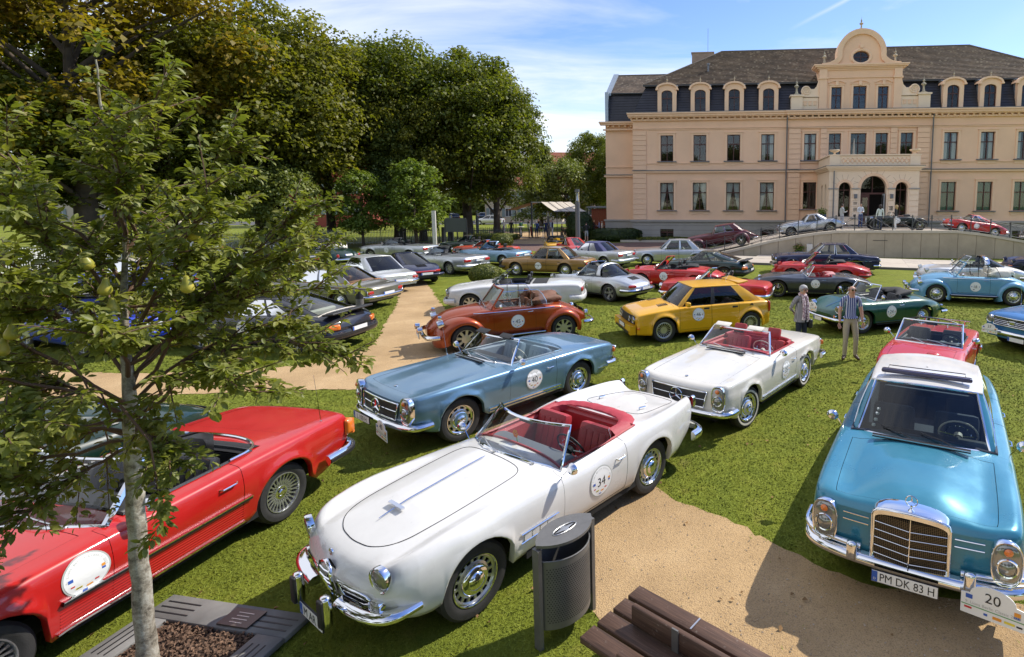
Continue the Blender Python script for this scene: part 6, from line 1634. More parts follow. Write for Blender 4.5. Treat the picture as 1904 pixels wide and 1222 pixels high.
# 34: white open two-seater, nearest
def spider():
	fo,wb = .84,2.5
	root,sg = place('open_car', 'M',-.95,5.44,55,fo,wb,1.56, 'white open two-seater with red seats and number 34 on its door, beside the litter bin',group=GROUP)
	L,W = 4.5,1.69
	def ex(x,u):
		# a raised spine down the bonnet and dished shoulders beside it
		f = np.clip((x - .2) / .5,0,1) * np.clip((2.0 - x) / .3,0,1)
		f2 = np.clip((x - 3.2) / .6,0,1)
		return .035 * f * np.exp(-(u / .42) ** 4) - .035 * np.clip(x / .2,0,1) * np.clip((1.7 - x) / 1.0,0,1) * np.exp(-((abs(u) - .68) / .11) ** 2) - .028 * f2 * np.exp(-((abs(u) - .70) / .14) ** 2) * 1.0
	c = Car('open_car',root,L=L,W=W,fo=fo,wb=wb,r=.335,tw=.175,lod=0,paint=P_WHITE,inner=REDLEATHER,
		hw=[(0,.60),(.03,.68),(.12,.765),(.35,.81),(.84,.832),(1.6,.825),(2.4,.835),(3.34,.845),(3.9,.80),(4.3,.73),(4.47,.68),(4.5,.64)],
		zs=[(0,.60),(.03,.70),(.10,.80),(.3,.845),(.84,.885),(1.5,.875),(2.2,.855),(2.6,.865),(3.1,.915),(3.6,.935),(4.1,.93),(4.38,.91),(4.46,.86),(4.5,.74)],
		zc=[(0,.605),(.04,.70),(.15,.765),(.4,.815),(.9,.875),(1.5,.935),(1.85,.955),(3.0,.93),(3.5,.885),(4.0,.82),(4.4,.755),(4.5,.745)],
		zb=[(0,.36),(.3,.30),(.9,.27),(3.9,.27),(4.5,.36)],sec=SEC_ROUND,us=.86,hz=.15,p=4.2,flare=.014,
		bf=.20,br=.16,nose=[(.35,.07),(.5,.03),(.6,0),(.75,.04),(.85,.10)],tail=[(.35,.10),(.55,.02),(.7,0),(.9,-.02)],
		hole=(1.92,3.12),uh=.80,bonnet=(.20,1.62),ub=.60,nogap=True,boot=(3.46,4.42),doors=[(1.83,2.80)],extra=ex,rim='cap',hub=None,
		dash_m=simple('grey_dash',(.10,.11,.12),.5),seatx=2.45,sb=.50,steer=R(0),tracks=(1.36,1.36),rim_m=REDLEATHER,wheel_m=BLACK)
	c.build()
	c.seam([(1.60,0),(1.60,.25),(1.60,.47),(1.53,.57),(1.35,.59),(1.0,.585),(.65,.57),(.40,.54),(.26,.46),(.19,.30),(.17,.12),(.165,0),(.17,-.12),(.19,-.30),(.26,-.46),(.40,-.54),(.65,-.57),(1.0,-.585),(1.35,-.59),(1.53,-.57),(1.60,-.47),(1.60,-.25)])
	c.seam([(3.42,0),(3.44,.4),(3.56,.56),(4.0,.56),(4.34,.52),(4.42,.3),(4.43,0),(4.42,-.3),(4.34,-.52),(4.0,-.56),(3.56,-.56),(3.44,-.4)])
	c.screen(1.66,2.00,1.215,.70,.57,bow=.24,fr=CHROME,gl=GLASSC,r_=.016)
	# wind wings
	for s_ in (1,-1):
		G = []
		for t in np.linspace(0,1,11):
			row = []
			for q in np.linspace(0,1,5):
				x = 1.98 + .78 * t; h = .34 * (1 - t ** 3.5) ** .5 * (.95); z = .87 + h * q; row.append((x + .03 * q,s_ * (.70 - .05 * q - .02 * t),z))
			G.append(row)
		MB().grid(G).build('side_window',GLASS,root)
	# red cover round the rear of the cockpit
	n = 41; G = []
	for i in range(n):
		a = -PI / 2 + PI * i / (n - 1); sy = math.sin(a); q = abs(sy) ** .8 * np.sign(sy); cx = abs(math.cos(a)) ** .62
		row = []
		for (dx,dy,dz) in ((-.17,-.16,-.06),(-.16,-.15,.02),(-.10,-.10,.045),(-.02,-.03,.035),(.06,.03,.012),(.10,.07,-.02)):
			x = 2.86 + (.52 + dx) * cx - .06 * (1 - cx); y = (.63 + dy * .7) * q
			base = c.top_at(min(max(x,2.7),4),y)
			row.append((x + dx * .0,y,base + dz + .004 * math.sin(i * 1.7)))
		G.append(row)
	MB().grid(G).build('cockpit_cover',CLOTH_R,root)
	# bonnet trim: long spear with cross
	sp = [(x,0,float(c.topz(x,0)) + .014) for x in np.linspace(.42,1.52,20)]
	bt = MB().tube([(p[0] ,p[1],p[2]) for p in sp],[.003] + [.006] * 18 + [.003],5)
	bt.box((.58,0,sp[3][2] + .012),(.035,.22,.016)); bt.build('bonnet_trim',CHROME,c.parts['bonnet'][0])
	# headlamps, side grilles, shield grille
	for y in (.61,-.61):
		lamp(root, 'headlight', 'round',c.xf(y,.705) - .012,y,.712,.185,.215,-.20 * np.sign(y),LENS,depth=.04,pitch=-.12)
		lamp(root, 'indicator', 'oval',c.xf(y * .94,.5) - .03,y * .94,.50,.12,.09,-.2 * np.sign(y),LENS,depth=.06)
		b = MB(); s_ = np.sign(y)
		ring = [(c.xf(yy,zz) - .012,yy,zz) for yy,zz in ((s_ * .16,.585),(s_ * .5,.56),(s_ * .54,.50),(s_ * .42,.45),(s_ * .18,.44))]
		b.tube(ring,.012,6,closed=True); b.add([(p[0] + .006,p[1],p[2]) for p in ring],[(0,1,2,3,4)],1)
		for q in (.3,.65): b.tube([(c.xf(s_ * .2,.47 + q * .1) - .008,s_ * .18,.46 + q * .12),(c.xf(s_ * .48,.47 + q * .1) - .008,s_ * .49,.47 + q * .09)],.005,4)
		b.build('side_grille',[CHROME,DARK],root,angle=60)
	b = MB(); pts = [(0,.70),(.085,.665),(.105,.60),(.07,.47),(0,.335),(-.07,.47),(-.105,.60),(-.085,.665)]
	ring = [(c.xf(y,z) - .028,y,z) for y,z in pts]; b.tube(ring,.016,6,closed=True); b.add([(c.xf(0,.5) - .01,y,z) for y,z in pts],[tuple(range(8))],1)
	for z in (.40,.46,.52,.58,.64): b.tube([(c.xf(0,z) - .03,-.085,z),(c.xf(0,z) - .035,0,z - .004),(c.xf(0,z) - .03,.085,z)],.006,4)
	b.lathe([(.03,0),(.03,-.012),(.002,-.016)],14, 'X',c=(c.xf(0,.75) - .002,0,.755),m=0); b.build('shield_grille',[CHROME,DARK,PRINTR],root,angle=60)
	c.bumper('f',.44,h=.08,t=.075,wrap=.34,off=.10,wid=1.46,span=.16)
	c.bumper('r',.46,h=.12,t=.06,wrap=.35,off=.08)
	for y in (.24,-.24):
		link('overrider',rbox_mesh(CHROME,.07,.09,.26,.03),root,loc=(-.13,y,.44)); link('overrider',rbox_mesh(BLACK,.025,.075,.22,.01),root,loc=(-.17,y,.44))
	pl = plate_parts('M AR 6',root,(-.14,-.0,.30),0,w=.40)
	c.handle(2.68,.74); c.mirror(1.86,.84)
	c.sticker(-1,2.36,.60, '34',.17); c.sticker(1,2.36,.60, '34',.17)
	# vents behind the front wheel
	for s_ in (1,-1):
		b = MB()
		for k in range(4):
			x = 1.36 + k * .095; y = float(c.side_y(x,.50)); b.box((x,s_ * (y + .006),.50),(.075,.014,.07),rz=s_ * .08,m=1)
		for z in (.545,.455): b.tube([(x,s_ * (float(c.side_y(x,z)) + .012),z) for x in np.linspace(1.28,1.74,7)],.007,5,m=0)
		b.build('side_vent',[CHROME,P_WHITE],root)
	for y in (.35,-.35):
		b = MB(); b.tube([(3.62,y,c.top_at(3.62,y)),(3.63,y,c.top_at(3.62,y) + .03),(3.75,y * 1.02,c.top_at(3.7,y) + .022)],.011,6); b.build('hood_fastener',CHROME,root)
	c.grille(.01,.01,.5,bars=0,frame=0)
	for y in (.64,-.64): lamp(root, 'tail_light', 'oval',4.475,y,.80,.07,.17,PI,LENSR,depth=.04)
	# flower ornament on the dash
	b = MB(); b.tube([(2.02,.1,.90),(2.0,.1,1.02)],.006,5,m=1)
	for k in range(6):
		a = k * PI / 3; b.lathe([(.002,0),(.02,.004),(.002,.012)],8, 'X',c=(1.985,.1 + .028 * math.cos(a),1.03 + .028 * math.sin(a)),m=0)
	o = b.build('toy_flower',[PRINTO,PRINTN],None,smooth=True)
	M = Matrix.Translation(root.location) @ Matrix.Rotation(root.rotation_euler.z,4, 'Z')
	o.matrix_world = M; setp(o, 'small orange toy flower behind the windscreen of the white car number 34', 'toy')
	pq = plaque_parts('34',root,(3.98,0,c.top_at(3.98,0) + .02),PI,w=.40,pitch=-PI / 2 + .12)
	return c
spider()
# pagoda-type roadsters
def pagoda(label,P,inner,num,anchor,wx,wy,ang,stk_white,plate,hoodred,soft,lod=0,steer=0,wheelm=CREAMLEATHER,wall=False):
	fo,wb = .80,2.4; L,W = 4.285,1.76
	root,sg = place('open_car',anchor,wx,wy,ang,fo,wb,1.62,label,group=GROUP)
	def ex(x,u):
		f = np.clip((x - .25) / .5,0,1) * np.clip((1.75 - x) / .2,0,1)
		return .022 * f * np.exp(-(u / .33) ** 6) - .012 * f * np.exp(-((abs(u) - .6) / .12) ** 2)
	c = Car('open_car',root,L=L,W=W,fo=fo,wb=wb,r=.335,tw=.18,lod=lod,paint=P,inner=inner,
		hw=[(0,.74),(.04,.80),(.2,.845),(.8,.87),(2.1,.88),(3.2,.872),(3.9,.83),(4.22,.78),(4.285,.74)],
		zs=[(0,.76),(.03,.82),(.10,.855),(.5,.875),(1.5,.89),(2.4,.90),(3.2,.895),(3.9,.855),(4.2,.81),(4.26,.77),(4.285,.70)],
		zc=[(0,.765),(.03,.80),(.10,.825),(.5,.865),(1.1,.915),(1.66,.955),(2.9,.935),(3.4,.915),(4.0,.85),(4.22,.81),(4.285,.705)],
		zb=[(0,.40),(.4,.28),(3.7,.28),(4.285,.40)],sec=[(0,.93),(.25,.965),(.5,.99),(.62,.995),(.66,1.0),(.72,.985),(.9,.975),(1,.94)],us=.88,hz=.06,p=6,flare=.022,bf=.10,br=.10,
		nose=[(.35,.05),(.5,.0),(.85,.03)],tail=[(.35,.10),(.6,.01),(.8,.0)],
		hole=(1.80,2.92),uh=.78,bonnet=(.16,1.55),ub=.74,boot=(3.36,4.2),doors=[(1.66,2.64)],extra=ex,rim='benz',hub=P,white=wall,
		dash_m=inner if inner is REDLEATHER else BLACK,seatx=2.32,headrest=hoodred,steer=steer,tracks=(1.46,1.46),wheel_m=wheelm)
	c.build()
	c.screen(1.58,1.93,1.26,.71,.56,bow=.22,fr=CHROME,gl=GLASSC,r_=.02)
	MB().box((1.50,0,c.top_at(1.5,0) + .01),(.07,.75,.022),m=0).box((1.475,0,c.top_at(1.5,0) + .024),(.012,.75,.01),m=1).box((1.52,0,c.top_at(1.5,0) + .026),(.012,.75,.01),m=1).build('scuttle_vent',[BLACK,CHROME],root,smooth=False)
	for s_ in (1,-1):
		if not soft: continue
		G = []
		for t in np.linspace(0,1,10):
			G.append([(1.95 + .76 * t + .02 * q,s_ * (.69 - .08 * q),.89 + .34 * q * (1 - max(0,t - .3) ** 2.2 * 1.7)) for q in np.linspace(0,1,5)])
		MB().grid(G).build('side_window',GLASS,root)
	for s_ in (1,-1):
		lamp(root, 'headlight', 'oval',c.xf(.70,.665) - .035,s_ * .70,.665,.21,.38,-.16 * s_,LENS,depth=.07)
	c.grille(1.02,.23,.625,bars=1,back=BLACK,proud=.025,taper=.92)
	c.star(c.xf(0,.62) - .055,0,.625,.115)
	c.bumper('f',.43,h=.095,t=.065,wrap=.36,off=.09,wid=1.68); c.bumper('r',.48,h=.10,t=.055,wrap=.42,off=.07)
	c.strip(.36,1.28,2.74,h=.028,t=.018); c.strip(.31,1.28,2.74,h=.016,t=.014); c.strip(.40,3.72,4.25,h=.02)
	c.handle(2.5,.745); c.mirror(1.84,.88)
	# chrome surround of the hood compartment
	P_ = [(2.74 + .34 * abs(math.cos(a)) ** .5,.69 * math.sin(a),c.top_at(2.9,.6 * math.sin(a)) + .008) for a in np.linspace(-PI / 2,PI / 2,29)]
	if hoodred:
		MB().tube([(p[0] - .06,p[1] * .94,p[2] + .01) for p in P_],.035,8).build('cockpit_cover',CLOTH_R,root)
		MB().tube(P_[4:-4],.014,6).build('hood_trim',CHROME,root)
		for y in (.33,-.33):
			link('sun_visor',rbox_mesh(CLOTH_W,.13,.30,.02,.008),root,loc=(2.0,y,1.32),rot=(0,-.35,0))
	else:
		MB().tube(P_,.008,5).build('hood_trim',P,root)
		for y in (.33,-.33): link('sun_visor',rbox_mesh(BLACK,.12,.30,.02,.008),root,loc=(2.0,y,1.31),rot=(0,-.4,0))
	for s_ in (1,-1):
		lamp(root, 'tail_light', 'rect',L - .01,s_ * .60,.66,.28,.13,PI,LENSR,depth=.03)
		lamp(root, 'side_lamp', 'oval',L - .12,s_ * .80,.68,.05,.10,s_ * PI / 2 + PI,LENSO,depth=.02,ring=None)
	if plate == 'L 100 H':
		plate_parts(plate,root,(-.115,.32,.40),0,w=.50); plaque_parts(num,root,(-.16,-.38,.40),-.12,w=.42)
	else:
		plate_parts(plate,root,(-.12,.1,.42),0,w=.50)
	if not hoodred: c.antenna(1.50,.68,c.top_at(1.5,.68),.5,-.12)
	for s_ in (1,-1): c.sticker(s_,2.14,.62,num,.17)
	b = MB().lathe([(.028,0),(.026,.006),(.002,.009)],14, 'Z',c=(.26,0,float(c.topz(.26,0)))).build('bonnet_badge',CHROME,root)
	if hoodred: MB().tube([(2.78 + .20 * t,-(float(c.side_y(2.78 + .2 * t,.66)) + .006),.64 + .07 * t + .035 * math.sin(t * 19)) for t in np.linspace(0,1,30)],.004,4).build('lettering',BLACK,root)
	return c
pagoda('blue-grey metallic open two-seater with its number 40 plate, behind the white number 34 car',P_BLUEG,GREYLEATHER, '40', 'M',-2.43,8.90,53,False, 'L 100 H',False,True)
pagoda('ivory open two-seater with red seats and number 35 on the door, near the standing couple',P_IVORY,REDLEATHER, '35', 'M',1.91,9.43,55,True, '',True,False,steer=R(-9),wall=True)
# number 20: petrol blue saloon with white roof, nearest on the right
def saloon20():
	fo,wb = .83,2.75; L,W = 4.88,1.81
	a = R(63); u = Vector((math.cos(a),math.sin(a),0)); o = Vector((2.09,4.52,0)) - u * .10
	root = empty('saloon_car',(o.x,o.y,0),a,label='petrol blue saloon with white roof and chrome grille, number 20 plate on its bumper',cat='car',group=GROUP)
	def ex(x,u):
		f = np.clip((x - .02) / .3,0,1) * np.clip((1.7 - x) / .9,0,1)
		return .06 * f * np.exp(-(u / .40) ** 4) - .045 * f * np.exp(-((abs(u) - .66) / .13) ** 2)
	c = Car('saloon_car',root,L=L,W=W,fo=fo,wb=wb,r=.33,tw=.18,lod=0,paint=P_TEAL,inner=simple('dark_blue_cloth',(.035,.045,.07),.8),
		hw=[(0,.76),(.04,.83),(.2,.87),(.8,.895),(2.4,.905),(3.6,.90),(4.4,.86),(4.8,.80),(4.88,.76)],
		zs=[(0,.84),(.03,.895),(.12,.93),(.5,.95),(1.5,.965),(2.6,.97),(3.6,.965),(4.3,.95),(4.7,.93),(4.84,.88),(4.88,.78)],
		zc=[(0,.845),(.03,.90),(.10,.925),(.5,.965),(1.0,.99),(1.45,1.01),(3.9,1.0),(4.4,.94),(4.8,.87),(4.88,.79)],
		zb=[(0,.40),(.4,.27),(4.2,.27),(4.88,.40)],us=.87,hz=.07,p=5,flare=.012,bf=.09,br=.10,
		nose=[(.35,.04),(.55,0),(.95,.03)],hole=(1.52,3.9),uh=.80,bonnet=(.10,1.30),ub=.76,boot=(4.02,4.8),doors=[(1.48,2.46),(2.47,3.42)],extra=ex,
		rim='benz',hub=P_TEAL,seatx=2.2,rear_seat=3.15,wheel_m=CREAMLEATHER,dash_m=BLACK,tracks=(1.47,1.48))
	c.build()
	c.greenhouse(1.36,1.90,3.28,4.0,1.50,.72,.585,bow=.24,bowr=.22,bp=(.47,),cp=.88,ap=.03,rm=P_WHITE,gl=GLASS,crown=.05,frame=.015)
	for s_ in (1,-1):
		lamp(root, 'headlight', 'oval',c.xf(.715,.7) - .05,s_ * .715,.70,.225,.36,-.14 * s_,LENS,depth=.08)
		for z in (.80,.74): MB().tube([(c.xf(s_ * y,z) - .006,s_ * y,z) for y in np.linspace(.34,.56,6)],.006,5).build('nose_trim',CHROME,root)
		link('overrider',rbox_mesh(CHROME,.07,.09,.17,.03),root,loc=(-.09,s_ * .46,.53))
	# tall radiator grille with mesh
	b = MB(); gw,gz0,gz1 = .30,.44,.955; xg = -.05
	def fx(y,z): return xg - .03 + .10 * (y / gw) ** 2 * .4 + (z - .5) * .08
	ol = []
	for t in np.linspace(0,1,6): ol.append((-gw,gz0 + .06 + (gz1 - .14 - gz0) * t))
	for t in np.linspace(0,1,13): ol.append((-gw * math.cos(PI * t) * 1.0,gz1 - .085 + .085 * math.sin(PI * t) ** .7))
	for t in np.linspace(1,0,6): ol.append((gw,gz0 + .06 + (gz1 - .14 - gz0) * t))
	for t in np.linspace(1,-1,7): ol.append((gw * .9 * t,gz0 + .0 + .04 * t * t))
	ring = [(fx(y,z),y,z) for y,z in ol]
	b.tube(ring,.02,8,closed=True)
	top = [(-gw * math.cos(PI * t),gz1 - .085 + .085 * math.sin(PI * t) ** .7) for t in np.linspace(0,1,13)]
	b.grid([[(fx(y,z) - .018,y * .97,z - .035) for y,z in top],[(fx(y,z) - .022,y,z + .004) for y,z in top],[(fx(y,z) + .07,y * 1.03,z + .02) for y,z in top],[(.16,y * 1.0,z + .01) for y,z in top]])
	for s_ in (1,-1): b.grid([[(fx(s_ * gw,z) - .0,s_ * gw,z),(fx(s_ * gw,z) + .12,s_ * (gw + .015),z)] for z in np.linspace(gz0 + .05,gz1 - .09,5)])
	b.add([(fx(y,z) + .012,y,z) for y,z in ol],[tuple(range(len(ol)))],1)
	for k in range(1,40):
		y = -gw + 2 * gw * k / 40; b.tube([(fx(y,gz0) + .004,y,gz0 + .03),(fx(y,gz1) + .004,y,gz1 - .06)],.0022,3,m=2,cap=False)
	for k in range(1,32):
		z = gz0 + .03 + (gz1 - .1 - gz0) * k / 32; b.tube([(fx(-gw,z) + .003,-gw,z),(fx(0,z) + .003,0,z),(fx(gw,z) + .003,gw,z)],.0022,3,m=2,cap=False)
	for k in range(1,6):
		z = gz0 + .03 + (gz1 - .1 - gz0) * k / 6; b.tube([(fx(-gw,z) - .005,-gw,z),(fx(0,z) - .008,0,z - .008),(fx(gw,z) - .005,gw,z)],.0032,4)
	b.tube([(fx(0,gz0) - .01,0,gz0 + .01),(fx(0,gz1) - .012,0,gz1 - .04)],.006,5)
	b.build('grille',[CHROME,DARK,simple('bronze_mesh',(.20,.15,.09),.4,.6)],root,angle=60)
	c.star(.0,0,1.055,.047); MB().lathe([(.035,0),(.022,.02),(.008,.035),(.006,.06)],10,c=(.0,0,.955)).build('emblem_base',CHROME,root)
	c.bumper('f',.45,h=.105,t=.075,wrap=.42,off=.10,wid=1.76); c.bumper('f',.545,h=.05,t=.03,wrap=.45,off=.05,span=.34)
	c.bumper('r',.50,h=.12,t=.06,wrap=.5,off=.08)
	plate_parts('PM DK 83 H',root,(-.20,.02,.43),0,w=.52)
	plaque_parts('20',root,(-.17,-.62,.44),-.14,w=.44)
	c.handle(2.34,.80); c.handle(3.3,.80); c.strip(.66,.95,4.5,h=.02); c.strip(.34,1.25,3.2,h=.03)
	c.mirror(1.66,.93,out=.13)
	# windscreen-top air deflector of the sunroof
	link('sunroof_deflector',rbox_mesh(simple('smoked_plastic',(.03,.025,.06),.2,coat=.5),.12,.98,.05,.024),root,loc=(2.15,0,1.545),rot=(0,.1,0))
	MB().tube([(2.18,-.42,1.545),(2.33,-.42,1.56),(2.33,.42,1.56),(2.18,.42,1.545)],.006,4).build('sunroof_edge',BLACK,root)
	MB().box((1.30,0,c.top_at(1.3,0) + .012),(.05,.95,.022),m=0).box((1.27,0,c.top_at(1.3,0) + .024),(.01,.95,.008),m=1).box((1.31,0,c.top_at(1.3,0) + .028),(.01,.95,.008),m=1).build('scuttle_vent',[BLACK,CHROME],root,smooth=False)
	for k,(x,y,z) in enumerate(((1.62,.48,1.10),(1.66,.47,1.16),(1.70,.46,1.2),(1.6,.5,1.04))):
		MB().lathe([(.002,-.02),(.02,-.012),(.024,0),(.018,.014),(.002,.02)],8,c=(x,y,z)).build('silk_flower',WHITE,root)
	for y in (.64,-.64): lamp(root, 'tail_light', 'oval',L - .0,y,.72,.16,.2,PI,LENSR,depth=.03)
	return c
saloon20()
# red two-seater on the left under the pear tree
def sl107():
	fo,wb = .83,2.46; L,W = 4.39,1.79
	root,sg = place('open_car', 'R',-4.36,5.89,80,fo,wb,1.66, 'red open two-seater with black hood cover and mesh alloy wheels, parked behind the pear tree',group=GROUP)
	c = Car('open_car',root,L=L,W=W,fo=fo,wb=wb,r=.325,tw=.20,lod=0,paint=P_RED,inner=BLKLEATHER,
		hw=[(0,.78),(.04,.83),(.3,.87),(.83,.89),(2.0,.895),(3.3,.89),(4.0,.85),(4.35,.80),(4.39,.77)],
		zs=[(0,.66),(.03,.72),(.12,.765),(.6,.83),(1.5,.87),(2.5,.89),(3.3,.905),(4.0,.885),(4.32,.86),(4.37,.82),(4.39,.74)],
		zc=[(0,.665),(.03,.73),(.12,.78),(.6,.84),(1.4,.905),(1.8,.93),(3.0,.935),(3.4,.925),(4.1,.89),(4.36,.86),(4.39,.745)],
		zb=[(0,.36),(.4,.26),(3.7,.26),(4.39,.38)],sec=[(0,.93),(.25,.955),(.42,.975),(.5,.99),(.62,1.0),(.85,.985),(1,.945)],us=.86,hz=.06,p=4,flare=.022,
		bf=.08,br=.08,hole=(1.85,3.05),uh=.78,bonnet=(.12,1.55),ub=.76,boot=(3.5,4.36),doors=[(1.62,2.78)],rim='mesh',seatx=2.36,headrest=True,tracks=(1.47,1.46))
	c.build()
	c.screen(1.52,1.98,1.27,.72,.58,bow=.18,fr=CHROME,gl=GLASSC,r_=.018,r2=.03)
	P_ = [(2.80 + .50 * abs(math.cos(a)) ** .5,.71 * math.sin(a),c.top_at(3.0,.6 * math.sin(a)) + .008) for a in np.linspace(-PI / 2,PI / 2,29)]
	MB().tube(P_,.014,6).build('hood_trim',CHROME,root)
	G = [[(3.0 + .22 * t,y * .68,c.top_at(3.1,y * .68) - .02 + .035 * math.sin(PI * t)) for y in np.linspace(-1,1,13)] for t in np.linspace(0,1,5)]
	MB().grid(G).build('cockpit_cover',CLOTH_K,root)
	MB().grid([[(2.75 + .02 * q,y,.92 + .30 * q) for q in (0,.5,1)] for y in np.linspace(-.58,.58,7)]).build('wind_deflector',GLASSD,root)
	c.strip(.52,1.28,2.86,h=.045,t=.022,m=BLACK); c.strip(.535,1.28,2.86,h=.014,t=.028); c.strip(.28,1.25,2.8,h=.02,t=.012)
	for k in range(6): c.strip(.33 + k * .026,1.27,2.82,h=.012,t=.0025,m=P_RED,name='sill_rib')
	c.handle(2.62,.76,w=.18); c.mirror(1.86,.88,big=True)
	c.bumper('f',.42,h=.13,t=.07,wrap=.55,off=.10,strip=BLACK); c.bumper('r',.44,h=.13,t=.06,wrap=.62,off=.10,strip=BLACK)
	for s_ in (1,-1):
		c_ = MB()
		for k in range(5): c_.box((c.xr(s_ * .68,.6 + k * .04) + .0,s_ * .68,.59 + k * .04),(.04,.30,.03),rz=s_ * -.15)
		c_.build('tail_light',LENSO,root,smooth=False)
		lamp(root, 'side_lamp', 'rect',L - .10,s_ * .84,.69,.12,.2,s_ * PI / 2 + PI,LENSO,depth=.02,ring=None)
		lamp(root, 'headlight', 'rect',.02,s_ * .62,.58,.32,.17,-.1 * s_,LENS)
		c.sticker(s_,1.44,.67, ' ',.16)
	c.grille(.9,.2,.56,bars=2); c.antenna(3.95,-.74,.87,.62,-.10)
	return c
sl107()
# beetle-type cabriolets
def beetle(label,P,anchor,wx,wy,ang,inner,hoodm,num,lod=1,rim='beetle',hoodz=.96,steer=0):
	fo,wb = .80,2.42; L,W = 4.05,1.56
	root,sg = place('open_car',anchor,wx,wy,ang,fo,wb,1.46,label,group=GROUP)
	c = Car('open_car',root,L=L,W=1.40,fo=fo,wb=wb,r=.325,tw=.17,lod=lod,paint=P,inner=inner,
		hw=[(.0,.20),(.04,.30),(.15,.38),(.5,.50),(.9,.60),(1.3,.685),(1.7,.70),(2.7,.70),(3.1,.64),(3.6,.50),(3.9,.36),(4.02,.26),(4.05,.2)],
		zs=[(0,.56),(.05,.60),(.2,.70),(.5,.83),(.9,.90),(1.3,.95),(1.7,.96),(2.7,.96),(3.1,.93),(3.5,.80),(3.8,.66),(4.0,.54),(4.05,.5)],
		zc=[(0,.565),(.05,.64),(.2,.78),(.5,.93),(.9,1.0),(1.3,1.02),(2.7,1.02),(3.1,.99),(3.5,.86),(3.8,.70),(4.0,.56),(4.05,.51)],
		zb=[(0,.40),(.4,.34),(1.2,.30),(2.9,.30),(3.6,.38),(4.05,.42)],sec=[(0,.96),(.3,.99),(.6,1),(.85,.99),(1,.95)],us=.82,hz=.08,p=2.4,flare=0,bf=.05,br=.05,
		aR=.36,hole=(1.55,2.95),uh=.82,bonnet=(.12,1.22),ub=.78,boot=(3.25,3.95),doors=[(1.46,2.50)],rim=rim,seatx=2.1,headrest=True,rear_seat=2.62,track=1.30,seatz=.48,steer=steer,floor=.34)
	c.build()
	c.fender(0,.30,.775,.17,a0=-28,a1=196,fwd=.16,m=P); c.fender(1,.32,.775,.17,a0=-14,a1=205,fwd=0,m=P)
	c.screen(1.30,1.66,1.42,.60,.50,bow=.12,fr=P,gl=GLASSC,r_=.024)
	for s_ in (1,-1):
		MB().box((1.98,s_ * .74,.31),(1.5,.16,.03)).build('running_board',BLACK,root,smooth=False)
		MB().tube([(x,s_ * .825,.325) for x in (1.25,2.7)],.012,5).build('running_board_trim',CHROME,root)
		lamp(root, 'headlight', 'round',.205,s_ * .60,.70,.19,.19,-.06 * s_,LENS,depth=.12,pitch=-.25)
		# frame of the raised side windows
		G = [[(1.72 + 1.08 * t,s_ * (.675 - .06 * q),.97 + .40 * q * (1 if t < .75 else 1 - ((t - .75) / .25) ** 2 * .8)) for q in np.linspace(0,1,4)] for t in np.linspace(0,1,12)]
		w = MB().grid(G).build('side_window',GLASSC,root)
		G = np.array(G); MB().tube(G[:,-1],.009,5).tube(G[4],.01,5).tube(G[7],.012,5).tube(G[-1],.009,5).build('window_frame',BLACK if lod else CHROME,w)
		lamp(root, 'tail_light', 'oval',3.90,s_ * .58,.62,.15,.21,PI + s_ * .2,LENSR if lod else LENSO,depth=.06)
		lamp(root, 'indicator', 'oval',.22,s_ * .62,.875,.07,.10,0,LENSO,depth=.06)
	c.bumper('f',.42,h=.10,t=.06,wrap=.30,off=.12,wid=1.42); c.bumper('r',.42,h=.11,t=.06,wrap=.34,off=.10,wid=1.42,m=CHROME)
	for y in (.28,-.28): lamp(root, 'fog_lamp', 'round',-.20,y,.56,.14,.14,0,LENSO if P is P_ORANGE else LENS,depth=.09)
	c.strip(.90,1.0,3.0,h=.014); c.handle(2.36,.84); c.mirror(1.62,.92,sides=(sg,))
	if hoodm: c.hood_stack(3.02,.90,.62,hoodm,lx=.62,hz=.30,wr=.045,seed=int(wx * 10) % 7)
	for s_ in (1,-1): c.sticker(s_,2.04,.62,num,.17)
	plate_parts('',root,(-.18,0,.40),0); plate_parts('',root,(3.93,0,.66),PI,pitch=.5,w=.4)
	return c
beetle('burnt orange metallic convertible with folded brown hood and number 45',P_ORANGE, 'M',-3.83,13.43,30,BROWNLEATHER,CLOTH_B, '45',lod=0,rim='alloy')
beetle('light blue convertible with folded cream hood and number 18, on the right',P_LBLUE, 'M',10.6,19.0,-17,CREAMLEATHER,CLOTH_W, '18')
beetle('black convertible with cream folded hood and amber rear lamps, number 13, near the fence',P_DGREEN, 'R',-18.8,30.0,-30,BLKLEATHER,CLOTH_W, '13')
